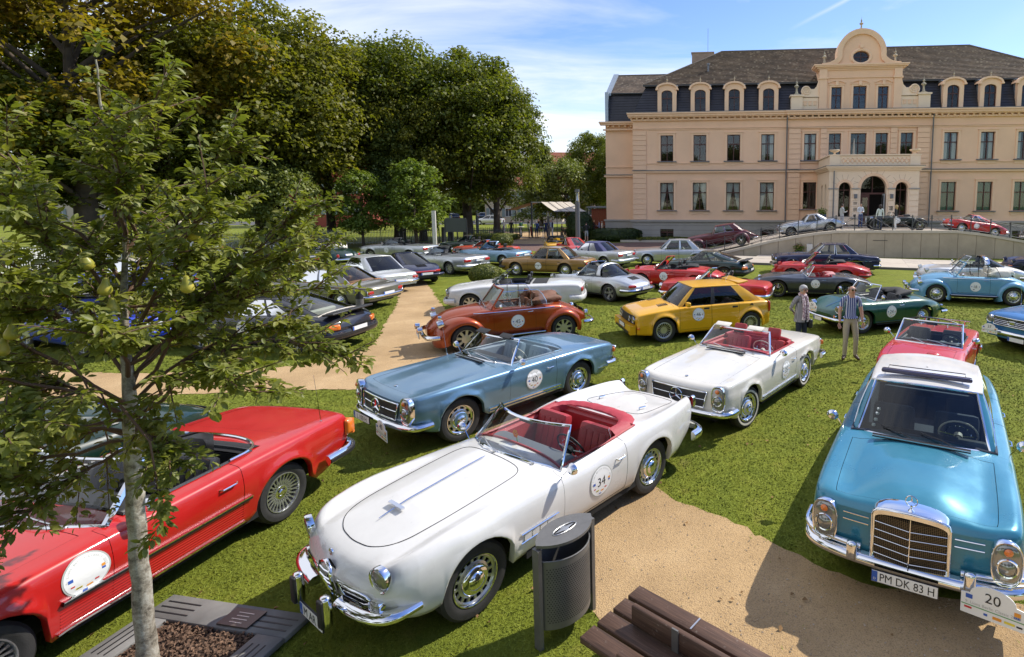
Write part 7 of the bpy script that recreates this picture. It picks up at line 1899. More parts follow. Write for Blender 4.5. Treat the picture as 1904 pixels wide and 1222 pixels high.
# angular yellow hatchback
def delta():
	fo,wb = .78,2.48; L,W = 3.90,1.77
	root,sg = place('hatchback_car', 'M',.99,14.18,20,fo,wb,1.70, 'boxy yellow hatchback with flared arches and number 46',group=GROUP)
	c = Car('hatchback_car',root,L=L,W=W,fo=fo,wb=wb,r=.315,tw=.21,lod=0,paint=P_YELLOW,
		hw=[(0,.80),(.05,.83),(.3,.865),(.78,.875),(1.25,.85),(2.0,.83),(2.6,.84),(3.2,.875),(3.6,.86),(3.86,.82),(3.9,.80)],
		zs=[(0,.66),(.03,.70),(.12,.74),(.5,.80),(1.1,.86),(2,.885),(3.2,.90),(3.7,.90),(3.86,.88),(3.9,.80)],
		zc=[(0,.68),(.03,.73),(.12,.78),(.5,.86),(1.1,.93),(2,.93),(3.3,.94),(3.8,.92),(3.9,.81)],
		zb=[(0,.24),(.3,.22),(3.6,.22),(3.9,.28)],sec=[(0,.97),(.2,.985),(.42,1.0),(.52,1.0),(.60,.975),(.8,.965),(1,.94)],us=.86,hz=.045,p=4,flare=.045,
		bf=.10,br=.06,aR=.37,hole=(1.25,3.35),uh=.82,bonnet=(.10,1.10),ub=.80,doors=[(1.22,2.12),(2.13,2.92)],rim='multi',seatx=1.95,rear_seat=2.75,bblack=True,tracks=(1.50,1.50))
	c.build()
	c.greenhouse(1.10,1.62,3.05,3.66,1.37,.72,.585,bow=.12,bowr=.05,bp=(.40,),cp=.80,ap=.03,gl=GLASSD,trim=BLACK,crown=.03,bpw=.035)
	for s_ in (1,-1):
		for y in (.60,.36): lamp(root, 'headlight', 'round',c.xf(s_ * y,.6) - .01,s_ * y,.60,.17 if y > .5 else .14,.17 if y > .5 else .14,0,LENS,depth=.04)
		lamp(root, 'tail_light', 'rect',3.87,s_ * .76,.74,.14,.30,PI + s_ * .3,LENSR,depth=.04,ring=None)
		lamp(root, 'indicator', 'rect',.11,s_ * .80,.40,.1,.08,-s_ * .8,LENSO,depth=.03,ring=None)
		for k in range(6):
			MB().box((.75 + k * .045,s_ * .42,c.top_at(.75 + k * .045,.42) + .002),(.016,.24,.01)).build('louvre',BLACK,root,smooth=False)
		for x in (1.98,2.80):
			y = float(c.side_y(x,.80)); MB().box((x,s_ * (y + .002),.80),(.15,.012,.045)).build('door_handle',BLACK,root,smooth=False)
		c.sticker(s_,1.74,.66, '46',.17)
		y = float(c.side_y(3.28,.82)); MB().lathe([(.05,0),(.045,.008),(.002,.01)],14, 'Y',c=(3.28,s_ * y if s_ > 0 else s_ * y - .01,.82)).build('fuel_cap',BLACK,root)
		link('wing_mirror',rbox_mesh(P_YELLOW,.10,.18,.12,.03),root,loc=(1.42,s_ * .88,.95)); MB().tube([(1.42,s_ * .78,.90),(1.42,s_ * .86,.93)],.015,5).build('mirror_arm',BLACK,root)
	c.grille(1.36,.21,.60,bars=5,back=BLACK,frame=.008,proud=.012,m=BLACK)
	lnk = MB(); lnk.box((-.03,0,.36),(.14,1.58,.22)); lnk.build('bumper',P_YELLOW,root,smooth=False)
	MB().box((-.105,0,.28),(.02,1.2,.06)).build('air_intake',BLACK,root,smooth=False)
	plate_parts('',root,(-.11,0,.40),0)
	link('roof_spoiler',rbox_mesh(P_YELLOW,.28,1.12,.04,.015),root,loc=(3.17,0,1.40),rot=(0,-.18,0))
	c.antenna(3.0,.2,1.38,.25,.6)
	return c
delta()
# rear-engined sports cars
def rear_sport(label,P,anchor,wx,wy,ang,kind,num=None,lod=1,rim='fuchs',wide=False,rear_plate=''):
	fo,wb = .95,2.27; L,W = 4.25,(1.78 if wide else 1.65)
	nm = 'open_car' if kind in ('open',) else 'sports_car'
	root,sg = place(nm,anchor,wx,wy,ang,fo,wb,W - .06,label,group=GROUP)
	h = W / 2
	c = Car(nm,root,L=L,W=W,fo=fo,wb=wb,r=.32,tw=.20,lod=lod,paint=P,
		hw=[(0,.52),(.04,.60),(.2,.72),(.5,h * .94),(.95,h * .97),(2.0,h * .965),(2.7,h * .97),(3.22,h),(3.7,h * .94),(4.05,h * .80),(4.22,h * .66),(4.25,h * .6)],
		zs=[(0,.50),(.04,.56),(.15,.68),(.4,.79),(.95,.83),(1.5,.83),(2.3,.85),(2.9,.86),(3.3,.86),(3.8,.77),(4.1,.67),(4.22,.60),(4.25,.54)],
		zc=[(0,.505),(.04,.56),(.15,.60),(.4,.68),(.95,.80),(1.4,.88),(2.6,.92),(3.0,.93),(3.4,.90),(3.8,.80),(4.1,.70),(4.22,.62),(4.25,.545)],
		zb=[(0,.30),(.4,.22),(3.9,.24),(4.25,.34)],sec=SEC_ROUND,us=.82,hz=.14,p=3.2,flare=.02,bf=.24,br=.26,hole=(1.50,2.85 if kind == 'open' else 3.0),uh=.78,
		bonnet=(.16,1.28),ub=.62,boot=(3.50,4.06),doors=[(1.36,2.40)],rim=rim,seatx=2.05,headrest=True,tracks=(W - .28,W - .26),floor=.26)
	c.build()
	for s_ in (1,-1):
		lamp(root, 'headlight', 'round',.20,s_ * .60,.68,.19,.21,-.08 * s_,LENS,depth=.13,pitch=-.35,ring=P)
		lamp(root, 'tail_light', 'rect',4.14,s_ * .56,.60,.30,.10,PI + s_ * .5,LENSR,depth=.05,ring=None)
		lamp(root, 'indicator', 'rect',.11,s_ * .56,.46,.24,.09,-s_ * .45,LENSO,depth=.04,ring=None)
	if kind == 'targa':
		c.screen(1.34,1.84,1.29,.66,.50,bow=.20,fr=CHROME,gl=GLASS,r_=.016)
		n = 13; G = []
		for q in np.linspace(0,1,15):
			a = PI * q; y = -.66 * math.cos(a); z = .88 + .42 * math.sin(a) ** .55
			G.append([(2.46 + dx + .06 * (1.29 - z),y * .94,z + dz) for dx,dz in ((0,-.015),(.01,.012),(.18,.012),(.20,-.015))])
		MB().grid(G).build('roll_hoop',ALU if P is P_SILVER else CHROME,root,angle=60)
		G = []
		for t in np.linspace(0,1,9):
			row = []
			for q in np.linspace(0,1,15):
				a = PI * q; k = 1 - t; y = -.62 * math.cos(a) * (.9 + .1 * t); z = (.88 + .41 * math.sin(a) ** .55) * k + t * (c.top_at(3.45,abs(y) * .9) - .0)
				row.append((2.66 + .80 * t + .15 * t * (abs(math.cos(a)) * -1.2),y,z - .01))
			G.append(row)
		MB().grid(G).build('rear_window',GLASSD,root)
		for s_ in (1,-1): MB().grid([[(1.72 + .76 * t,s_ * (.64 - .1 * q),.87 + .40 * q * (min(1,t * 3.2))) for q in (0,.5,1)] for t in np.linspace(0,1,8)]).build('side_window',GLASS,root)
	elif kind == 'open':
		c.screen(1.34,1.84,1.28,.66,.52,bow=.18,fr=P,gl=GLASS,r_=.022)
		c.hood_stack(2.95,.86,.55,CLOTH_K,lx=.5,hz=.17,wr=.03)
	else:
		c.greenhouse(1.34,1.86,2.50,3.62,1.31,.68,.50,bow=.20,bowr=.34,bp=(.42,),cp=.74,ap=.03,gl=GLASSD,trim=BLACK,crown=.04,hbr=.60,hrr=.46,rearp=.10)
	c.grille(.5,.01,.5,bars=0,frame=0)
	g_ = MB()
	for k in range(6): g_.box((3.62 + k * .045,0,c.top_at(3.62 + k * .045,0) + .006),(.02,.42,.012),ry=.2)
	g_.build('engine_grille',BLACK,root,smooth=False)
	if kind == 'coupe': lamp(root, 'light_band', 'rect',4.235,0,.60,.9,.08,PI,LENSR,depth=.02,ring=None)
	bm_ = CHROME if P is P_SILVER else P
	c.bumper('f',.42,h=.10,t=.04,wrap=.45,off=.02,m=bm_,strip=BLACK,wid=W - .16); c.bumper('r',.44,h=.13,t=.04,wrap=.5,off=.03,m=bm_,strip=BLACK,wid=W - .10)
	plate_parts(rear_plate,root,(4.30,0,.52),PI); plate_parts(rear_plate,root,(-.08,0,.36),0)
	c.handle(2.25,.76,m=CHROME if P is P_SILVER else BLACK); c.mirror(1.62,.86,m=P if P is not P_SILVER else CHROME)
	if num:
		for s_ in (1,-1): c.sticker(s_,1.92,.58,num,.17)
	return c
rear_sport('silver sports car with open roof panel and bright roll hoop, number 21',P_SILVER, 'R',-2.24,19.45,-34, 'targa', ' ')
rear_sport('red convertible with folded black hood and number 31, behind the yellow hatchback',P_RED2, 'F',-1.24,22.36,-18, 'open', '31',rim='alloy')
rear_sport('red convertible with folded black hood, behind the dark grey long-nosed roadster',P_RED2, 'M',6.38,23.7,-19, 'open',None,rim='alloy')
rear_sport('dark navy coupe seen from behind with red light band across its tail',P_NAVY, 'R',-11.8,23.4,-42, 'coupe',None,rim='alloy',wide=True)
rear_sport('silver cabriolet with black headrests and roll hoop, behind the light blue convertible',P_SILVER2, 'M',12.6,22.6,-12, 'targa',None,rim='fuchs')
rear_sport('dark blue coupe at the right edge in front of the ramp wall',P_NAVY, 'M',18.4,26.0,-14, 'coupe',None,rim='fuchs')
# low hatchback coupes with pop-up lamps
def gt928(label,P,anchor,wx,wy,ang,num=None,lod=1,stick_r=.19):
	fo,wb = .98,2.5; L,W = 4.50,1.86
	root,sg = place('sports_car',anchor,wx,wy,ang,fo,wb,W - .08,label,group=GROUP); h = W / 2
	c = Car('sports_car',root,L=L,W=W,fo=fo,wb=wb,r=.32,tw=.22,lod=lod,paint=P,inner=CREAMLEATHER,
		hw=[(0,.62),(.05,.72),(.25,.82),(.6,h * .95),(1.2,h * .97),(2.3,h * .975),(3.48,h),(4.0,h * .95),(4.35,h * .86),(4.48,h * .78),(4.5,h * .72)],
		zs=[(0,.48),(.05,.56),(.25,.68),(.6,.77),(1.2,.83),(2.2,.87),(3.2,.89),(3.8,.87),(4.25,.80),(4.45,.70),(4.5,.60)],
		zc=[(0,.485),(.05,.57),(.25,.69),(.6,.79),(1.2,.87),(1.6,.91),(2.5,.95),(3.6,.98),(4.0,.93),(4.3,.84),(4.46,.72),(4.5,.61)],
		zb=[(0,.26),(.4,.22),(4.0,.24),(4.5,.34)],sec=SEC_ROUND,us=.82,hz=.13,p=3.2,flare=.02,bf=.22,br=.22,hole=(1.75,4.0),uh=.76,bonnet=(.3,1.55),ub=.72,
		doors=[(1.6,2.85)],rim='alloy',seatx=2.3,rear_seat=3.1,tracks=(1.56,1.56),floor=.26)
	c.build()
	c.greenhouse(1.56,2.12,2.95,4.12,1.27,.74,.56,bow=.20,bowr=.30,bp=(.47,),cp=.76,ap=.03,gl=GLASS,trim=BLACK,crown=.03,hbr=.70,hrr=.54,rearp=.07,bpw=.03)
	link('rear_spoiler',rbox_mesh(BLACK,.30,1.40,.05,.02),root,loc=(4.25,0,.93),rot=(0,-.12,0))
	for s_ in (1,-1):
		lamp(root, 'tail_light', 'rect',4.38,s_ * .68,.62,.34,.14,PI + s_ * .45,LENSO,depth=.05,ring=None)
		lamp(root, 'headlight', 'round',.42,s_ * .60,.755,.18,.18,0,LENS,pitch=1.1)
		if num: c.sticker(s_,2.2,.60,num,stick_r)
	c.bumper('r',.44,h=.2,t=.04,wrap=.5,off=.02,m=P,strip=BLACK,wid=W - .10); plate_parts('',root,(4.53,0,.52),PI); c.handle(2.66,.76,m=BLACK); c.mirror(1.95,.90,m=P)
	return c
gt928('black coupe with large glass tailgate and spoiler, number 28, behind the pear branches',P_BLACKB, 'R',-8.85,12.6,-8, '28',lod=0)
gt928('dark green coupe with tailgate spoiler behind the red number 31 convertible',P_DGREEN, 'R',2.39,24.5,-22)
# three-box saloons
def saloon(label,P,anchor,wx,wy,ang,L,wb,fo,W,H,belt,fz,rz_,gx,num=None,lod=1,rim='cap',inner=BLKLEATHER,nm='saloon_car',doors=None,bp=(.48,),cp=.84,hb=.70,hr=.56,tl=LENSR,tlw=.3,gl=GLASS,grille=(.9,.2),rm=None,chrome=True,r=.325,bow=.14,bowr=.12,crown=.045,rearp=.06,sx=None,plate=' ',hub=None,tilt=0,heads='round',z=0):
	root,sg = place(nm,anchor,wx,wy,ang,fo,wb,W - .12,label,group=GROUP,z=z)
	T = auto3(L,W,belt,fz,rz_,gx[0],gx[3])
	c = Car(nm,root,fo=fo,wb=wb,r=r,tw=.18,lod=lod,paint=P,inner=inner,hole=(gx[0] + .15,gx[3] - .1),uh=.80,bonnet=(.10,gx[0] - .08),ub=.76,boot=(gx[3] + .06,L - .06),
		doors=doors or [(gx[0] + .08,(gx[0] + gx[3]) / 2 - .12),((gx[0] + gx[3]) / 2 - .11,gx[3] - .45)],rim=rim,hub=hub,seatx=gx[0] + .95,rear_seat=gx[0] + 1.85 if (gx[3] - gx[0]) > 2.1 else None,track=W - .32,tracks=(W - .32,W - .32),**T)
	c.build()
	c.greenhouse(*gx,H,hb,hr,bow=bow,bowr=bowr,bp=bp,cp=cp,gl=gl,trim=CHROME if chrome else BLACK,crown=crown,rm=rm,rearp=rearp)
	m = CHROME if chrome else BLACK
	c.bumper('f',.44,h=.10,t=.06,wrap=.4,off=.08,m=m); c.bumper('r',.46,h=.10,t=.06,wrap=.45,off=.08,m=m)
	c.grille(grille[0],grille[1],fz - .18,bars=3,m=m,back=BLACK)
	for s_ in (1,-1):
		if heads == 'round':
			lamp(root, 'headlight', 'round',c.xf(s_ * W * .37,fz - .17) - .01,s_ * W * .37,fz - .17,.17,.17,0,LENS)
		elif heads == 'tall': lamp(root, 'headlight', 'oval',c.xf(s_ * W * .39,fz - .2) - .01,s_ * W * .39,fz - .2,.2,.34,0,LENS)
		else: lamp(root, 'headlight', 'rect',c.xf(s_ * W * .37,fz - .17) - .01,s_ * W * .37,fz - .17,.34,.15,0,LENS,ring=BLACK)
		lamp(root, 'tail_light', 'rect',c.xr(s_ * (W / 2 - tlw / 2 - .06),rz_ - .2) - .0,s_ * (W / 2 - tlw / 2 - .06),rz_ - .2,tlw,.12,PI,tl,depth=.03,ring=m)
		c.handle(doors[0][1] - .14 if doors else (gx[0] + gx[3]) / 2 - .24,belt - .16,m=m,sides=(s_,))
		if not doors or len(doors) > 1: c.handle(gx[3] - .58,belt - .16,m=m,sides=(s_,))
		if num: c.sticker(s_,gx[0] + .62,belt - .34,num,.17)
	c.mirror(gx[0] + .35,belt,m=m); c.strip(belt - .30,fo + .4,L - .5,h=.016,t=.01,m=m)
	if plate: plate_parts(plate,root,(L + .06,0,rz_ - .27),PI)
	return c,root
saloon('grey metallic saloon with tan seats and number 26, behind the low black coupe',P_GREY, 'R',-10.94,17.89,-12,4.84,2.77,.90,1.77,1.35,.88,.82,.80,(1.60,2.15,3.35,4.12), '26',lod=0,inner=simple('tan_leather',(.40,.17,.06),.5),cp=.86,bowr=.2,crown=.05,gl=GLASS,rim='cap')
saloon('pale silver two-door saloon seen from behind, between the grey saloon and the navy coupe',P_SILVER2, 'R',-12.0,21.3,-33,4.55,2.6,.80,1.70,1.40,.86,.82,.80,(1.45,2.0,3.1,3.85),None,doors=[(1.55,2.9)],bp=(.5,),cp=.80,gl=GLASSD,hb=.68)
saloon('metallic ochre saloon with number 4 on its door, in the middle of the lawn',P_OCHRE, 'F',-7.54,26.48,-12,4.55,2.54,.90,1.68,1.40,.86,.80,.84,(1.48,2.02,3.15,3.75), '4',heads='rect',chrome=False,bp=(.42,),cp=.88)
saloon('silver grey four-door saloon with light interior, in front of the ramp start',P_SILVER, 'F',-1.35,30.49,2,4.68,2.75,.80,1.77,1.46,.90,.84,.82,(1.52,2.05,3.25,3.85),None,inner=CREAMLEATHER,rim='benz',hub=P_SILVER,heads='tall')
saloon('dark blue limousine with bright window frames on the paving below the wall',P_NAVY, 'M',7.5,26.9,-4,5.2,3.06,.88,1.86,1.50,.98,.92,.90,(1.85,2.4,3.6,4.2),None,inner=CREAMLEATHER,gl=GLASSC,hb=.74,hr=.60,r=.35)
saloon('dark grey saloon seen from behind, mostly hidden by the pear tree',P_EGREY, 'R',-20.2,27.6,-28,4.9,2.75,.83,1.81,1.44,.93,.86,.84,(1.55,2.1,3.3,3.95),None,rim='benz',hub=P_EGREY,plate=' ')
# soft-nosed modern roadsters and cabriolets (top down)
def cabrio(label,P,anchor,wx,wy,ang,L,wb,fo,W,belt,fz,rz_,cowl,seats4=False,num=None,lod=1,rim='r129',inner=BLKLEATHER,wz=1.28,tl=LENSR,hood=None,hoodw=.55,gl=GLASS,fr=BLACK,nm='open_car',chrome=False,hb=.70,ht=.56,heads='rect',hole1=None,r=.32,plate=' ',tlw=.38,sidewin=False,grille=(.8,.16),track=None,crownf=.03,wf=.88,z=0,sec=SEC_FLAT,bf=.16,group=GROUP,cat='car',hd=True,uh=.78):
	root,sg = place(nm,anchor,wx,wy,ang,fo,wb,W - .12,label,group=group,z=z,cat=cat)
	h1 = hole1 or cowl + (1.75 if seats4 else 1.25)
	T = auto3(L,W,belt,fz,rz_,cowl,h1 + .2,wf=wf,crown=crownf)
	c = Car(nm,root,fo=fo,wb=wb,r=r,tw=.19,lod=lod,paint=P,inner=inner,hole=(cowl + .22,h1),uh=uh,bonnet=(.10,cowl - .10),ub=.76,boot=(h1 + .5 if h1 + .9 < L else L - .5,L - .05),
		doors=[(cowl + .06,cowl + 1.12)],rim=rim,seatx=cowl + .76,headrest=hd,rear_seat=cowl + 1.45 if seats4 else None,track=track or W - .3,tracks=(track or W - .3,) * 2,sec=sec,bf=bf,seatz=.36 if belt < .86 else .4,**{k: v for k,v in T.items()})
	c.build()
	c.screen(cowl,cowl + .46,wz,hb,ht,bow=.18,fr=fr,gl=gl,r_=.02)
	m = CHROME if chrome else P
	c.bumper('f',.42,h=.12 if chrome else .16,t=.05,wrap=.4,off=.05,m=m); c.bumper('r',.44,h=.12 if chrome else .18,t=.05,wrap=.5,off=.05,m=m)
	c.grille(grille[0],grille[1],fz - .16,bars=4 if chrome else 3,m=CHROME,back=BLACK)
	for s_ in (1,-1):
		y = s_ * W * .37
		if heads == 'rect': lamp(root, 'headlight', 'rect',c.xf(y,fz - .15) - .01,y,fz - .15,.36,.17,-.25 * s_,LENS,ring=None)
		else: lamp(root, 'headlight', 'round',c.xf(y,fz - .15) - .02,y,fz - .15,.18,.18,0,LENS,depth=.10)
		yy = s_ * (W / 2 - tlw / 2 - .06)
		lamp(root, 'tail_light', 'rect',c.xr(yy,rz_ - .18),yy,rz_ - .18,tlw,.15 if not chrome else .09,PI + s_ * .1,tl,depth=.03,ring=None)
		if num: c.sticker(s_,cowl + .55,belt - .30,num,.17)
		if sidewin: MB().grid([[(cowl + .35 + .9 * t,s_ * (W * .40 - .07 * q),belt + .34 * q) for q in (0,.5,1)] for t in np.linspace(0,1,6)]).build('side_window',gl,root)
	if hood: c.hood_stack(h1 - .05,belt - .02,hoodw,hood,lx=.45,hz=.16,wr=.03)
	c.handle(cowl + .98,belt - .15,m=CHROME if chrome else BLACK); c.mirror(cowl + .32,belt + .02,m=CHROME if chrome else P)
	if plate: plate_parts(plate,root,(L + .06,0,rz_ - .18),PI); plate_parts(plate,root,(-.09,0,.40),0)
	return c,root
c,rt = cabrio('white open roadster with black interior and number 48, behind the burnt orange convertible',P_WHITE, 'M',-5.2,17.55,8,4.47,2.515,.84,1.81,.90,.80,.90,1.45,num='48',crownf=.04,bf=.22,lod=0)
G = [[(x,y * .62,c.top_at(x,y * .62) + .012) for y in np.linspace(-1,1,9)] for x in np.linspace(2.78,3.25,5)]
MB().grid(G).build('hood_cover',CLOTH_K,rt)
cabrio('silver open roadster with wide red tail lights, right of the navy coupe',P_SILVER, 'R',-10.9,26.8,-26,4.47,2.515,.84,1.81,.90,.80,.90,1.45,crownf=.04,tlw=.42,sidewin=True)
cabrio('silver grey open four-seater with number 9 beside the fence',P_SILVER, 'F',-18.6,33.9,-12,4.66,2.72,.88,1.74,.92,.84,.90,1.5,seats4=True,num='9',sidewin=True)
cabrio('pale blue metallic open car with black headrests, behind the ochre saloon',P_SKY, 'R',-9.3,30.2,-22,4.23,2.5,.74,1.60,.87,.82,.84,1.35,seats4=True,chrome=True,heads='round',hood=CLOTH_K,fr=CHROME,rim='cap',track=1.32,tlw=.25)
cabrio('orange-red open roadster half hidden behind the pale blue open car',P_OXR, 'M',-11.8,33.4,-14,4.1,2.4,.72,1.58,.84,.80,.82,1.4,chrome=True,heads='round',hood=P_OXR,fr=CHROME,rim='wire',track=1.30,tlw=.2,wz=1.18)
cabrio('dark green open roadster by the entrance fence',P_DGREEN, 'F',-15.4,37.6,-12,4.0,2.35,.70,1.60,.84,.78,.80,1.35,num=' ',hood=CLOTH_K,rim='alloy',track=1.32,heads='round',wz=1.22)
cabrio('red open roadster with chrome bumpers just behind the yellow hatchback',P_RED2, 'M',1.3,18.6,-18,3.90,2.31,.72,1.53,.82,.78,.80,1.25,chrome=True,heads='round',hood=CLOTH_K,fr=CHROME,rim='wire',track=1.26,tlw=.14,wz=1.20,hb=.62,ht=.52,plate=' ')
# red roadster facing us behind number 20
c,rt = cabrio('red open roadster with luggage rack, windscreen facing us behind the white-roofed saloon',P_RED2, 'O',4.27,9.45,55,3.5,2.03,.66,1.46,.82,.74,.80,1.12,chrome=True,heads='round',fr=CHROME,rim='wire',track=1.20,tlw=.14,wz=1.19,hb=.60,ht=.54,lod=0,grille=(.8,.2),inner=BLKLEATHER,hd=False)
b = MB(); zz = 1.0
for y in (-.4,-.13,.13,.4): b.tube([(2.75,y,.88),(2.78,y,.97),(3.2,y,.97),(3.25,y,.86)],.008,5)
b.tube([(2.72,-.5,.97),(2.72,.5,.97),(3.24,.5,.97),(3.24,-.5,.97)],.009,5,closed=True); b.build('luggage_rack',CHROME,rt)
b = MB(); G = []
for i in np.linspace(0,1,9):
	G.append([(.50 + i * .26,-.22 + .12 * math.cos(t) * math.sin(PI * i) ** .6,c.top_at(.6,.22) + .045 * math.sin(t) * math.sin(PI * i) ** .6) for t in np.linspace(0,PI,9)])
b.grid(G).build('bonnet_bulge',P_RED2,rt)
for x in (1.58,):
	P_ = [(1.62 + .1 * abs(math.sin(a)),.60 * math.sin(a),1.06 + .22 * math.cos(a)) for a in np.linspace(-1.25,1.25,15)]
	MB().tube(P_,.012,5).build('roll_bar',BLACK,rt)
# bright blue car cut by the right edge
c,rt = cabrio('bright blue open car at the right edge with number 37 plate on its grille',P_BRIGHTB, 'O',8.15,12.85,25,4.61,2.74,.84,1.73,.90,.86,.88,1.75,seats4=True,chrome=True,heads='round',fr=CHROME,rim='cap',track=1.42,tlw=.2,wz=1.28,lod=0,plate=None,grille=(1.05,.20),crownf=.04,inner=BLUELEATHER)
plaque_parts('37',rt,(-.14,.50,.50),.1,w=.38); plate_parts('',rt,(-.13,-.15,.34),0,w=.4)
MB().tube([(-.06,.12 * math.cos(a),.70 + .05 * math.sin(a)) for a in np.arange(16) * PI / 8],.007,5,closed=True).box((-.06,0,.70),(.02,.12,.035)).build('galloping_emblem',CHROME,rt)
c.antenna(1.4,.74,.92,.75,-.05)
# silver cabriolet with its navy roof up
c,rt = cabrio('silver cabriolet with closed navy fabric roof, right of the ochre saloon',P_SILVER, 'R',-3.6,29.3,-30,4.57,2.69,.85,1.72,.92,.84,.92,1.45,seats4=True,hb=.70,ht=.55,num=None)
c.greenhouse(1.45,1.98,3.0,3.62,1.38,.72,.56,bow=.16,bowr=.16,bp=(.45,),cp=.74,rm=CLOTH_N,pm=CLOTH_N,gl=GLASSD,trim=BLACK,rearp=.16)
# long-nosed grey roadster number 16
def etype():
	fo,wb = 1.02,2.44; L,W = 4.45,1.66
	root,sg = place('open_car', 'M',5.2,20.2,-11,fo,wb,1.44, 'dark grey long-nosed open roadster with wire wheels, number 16',group=GROUP)
	c = Car('open_car',root,L=L,W=W,fo=fo,wb=wb,r=.325,tw=.165,lod=0,paint=P_EGREY,inner=REDLEATHER,
		hw=[(0,.26),(.05,.38),(.2,.54),(.5,.69),(1.02,.80),(1.6,.815),(2.4,.80),(3.0,.805),(3.46,.82),(3.9,.72),(4.25,.52),(4.42,.34),(4.45,.28)],
		zs=[(0,.48),(.05,.53),(.2,.62),(.5,.73),(1.02,.80),(1.6,.775),(2.2,.775),(2.8,.79),(3.3,.83),(3.7,.80),(4.1,.70),(4.4,.60),(4.45,.56)],
		zc=[(0,.485),(.05,.54),(.2,.63),(.5,.73),(1.02,.83),(1.6,.875),(2.0,.89),(2.9,.87),(3.4,.83),(3.9,.74),(4.3,.64),(4.45,.57)],
		zb=[(0,.36),(.5,.27),(3.8,.27),(4.45,.42)],sec=SEC_ROUND,us=.80,hz=.16,p=3,flare=.012,bf=.1,br=.1,hole=(2.12,2.98),uh=.76,bonnet=(.3,1.85),ub=.86,boot=(3.2,4.2),doors=[(2.02,2.80)],
		rim='wire',seatx=2.48,tracks=(1.27,1.27),sb=.42)
	c.build(); c.screen(1.90,2.18,1.17,.62,.50,bow=.22,fr=CHROME,gl=GLASSC,r_=.014)
	c.hood_stack(3.0,.78,.50,simple('rose_seat_cover',(.45,.2,.2),.8),lx=.3,hz=.14)
	for s_ in (1,-1):
		lamp(root, 'headlight', 'round',.28,s_ * .50,.60,.18,.17,-.3 * s_,LENS,depth=.18); c.sticker(s_,2.38,.56, '16',.165)
		lamp(root, 'tail_light', 'oval',4.30,s_ * .42,.56,.2,.08,PI + s_ * .5,LENSR,depth=.04)
		for k in range(9): MB().box((1.25 + k * .04,s_ * .32,c.top_at(1.25 + k * .04,.32) + .004),(.014,.2,.01)).build('louvre',BLACK,root,smooth=False)
	c.bumper('f',.46,h=.07,t=.04,wrap=.35,off=.04,wid=.95,span=.12); c.bumper('r',.52,h=.07,t=.04,wrap=.35,off=.04,wid=1.0,span=.14)
	c.grille(.44,.1,.44,bars=1); c.handle(2.68,.70); c.mirror(2.1,.80)
	MB().tube([(3.3 + .12 * k,.42 * (-1) ** k,c.top_at(3.3 + .12 * k,.4) + .02) for k in range(6)],.012,5).build('luggage_rack',CHROME,root)
etype()
# 356-type: round open car 24, round coupes
def bathtub(label,P,anchor,wx,wy,ang,kind,num=None,lod=1,group=GROUP,z=0,plaque=None):
	fo,wb = .86,2.1; L,W = 3.98,1.67
	nm = 'open_car' if kind == 'open' else 'sports_car'
	root,sg = place(nm,anchor,wx,wy,ang,fo,wb,1.46,label,group=group,z=z)
	c = Car(nm,root,L=L,W=W,fo=fo,wb=wb,r=.325,tw=.165,lod=lod,paint=P,
		hw=[(0,.44),(.04,.54),(.18,.68),(.5,.79),(.9,.82),(2.0,.835),(2.9,.83),(3.4,.76),(3.75,.62),(3.94,.48),(3.98,.40)],
		zs=[(0,.54),(.04,.60),(.15,.72),(.4,.83),(.8,.87),(1.3,.85),(2.2,.85),(2.8,.85),(3.2,.80),(3.6,.70),(3.9,.58),(3.98,.52)],
		zc=[(0,.545),(.04,.60),(.15,.66),(.4,.74),(.8,.84),(1.25,.91),(2.5,.93),(3.0,.91),(3.4,.81),(3.7,.70),(3.92,.58),(3.98,.525)],
		zb=[(0,.36),(.4,.26),(3.5,.26),(3.98,.38)],sec=SEC_ROUND,us=.80,hz=.20,p=3,flare=.006,bf=.2,br=.22,aR=.355,hole=(1.36,2.55 if kind == 'open' else 2.7),uh=.76,bonnet=(.12,1.12),ub=.66,boot=(3.1,3.8),doors=[(1.26,2.22)],rim='cap',seatx=1.85,tracks=(1.29,1.27),floor=.28)
	c.build()
	if kind == 'open':
		c.screen(1.16,1.50,1.26,.60,.50,bow=.18,fr=CHROME,gl=GLASSC,r_=.016); c.hood_stack(2.72,.86,.56,CLOTH_K,lx=.62,hz=.20,wr=.035)
	else:
		c.greenhouse(1.12,1.48,2.15,3.25,1.29,.64,.46,bow=.20,bowr=.30,bp=(.45,),cp=.70,gl=GLASS,crown=.06,hbr=.56,hrr=.42,rearp=.2)
	for s_ in (1,-1):
		lamp(root, 'headlight', 'round',.12,s_ * .57,.685,.19,.19,-.05 * s_,LENS,depth=.10,pitch=-.2); lamp(root, 'indicator', 'round',.06,s_ * .52,.50,.08,.08,0,LENSO,depth=.05)
		lamp(root, 'tail_light', 'oval',3.86,s_ * .52,.56,.12,.07,PI + s_ * .4,LENSR,depth=.05)
		if num: c.sticker(s_,1.72,.58,num,.17)
	c.bumper('f',.42,h=.09,t=.05,wrap=.35,off=.07,wid=1.45); c.bumper('r',.42,h=.09,t=.05,wrap=.35,off=.06,wid=1.4)
	c.strip(.28,1.25,2.6,h=.03); c.handle(2.08,.74); c.mirror(1.34,.88)
	b = MB(); b.tube([(x,0,float(c.topz(x,0)) + .01) for x in np.linspace(.16,1.1,9)],.006,4).build('bonnet_trim',CHROME,root)
	if plaque: plaque_parts(plaque,root,(c.xf(.36,.62) - .07,.36,.64),.15,w=.40,pitch=.2)
	plate_parts('',root,(-.10,0,.38),0,w=.36); plate_parts('',root,(4.0,0,.50),PI,w=.4)
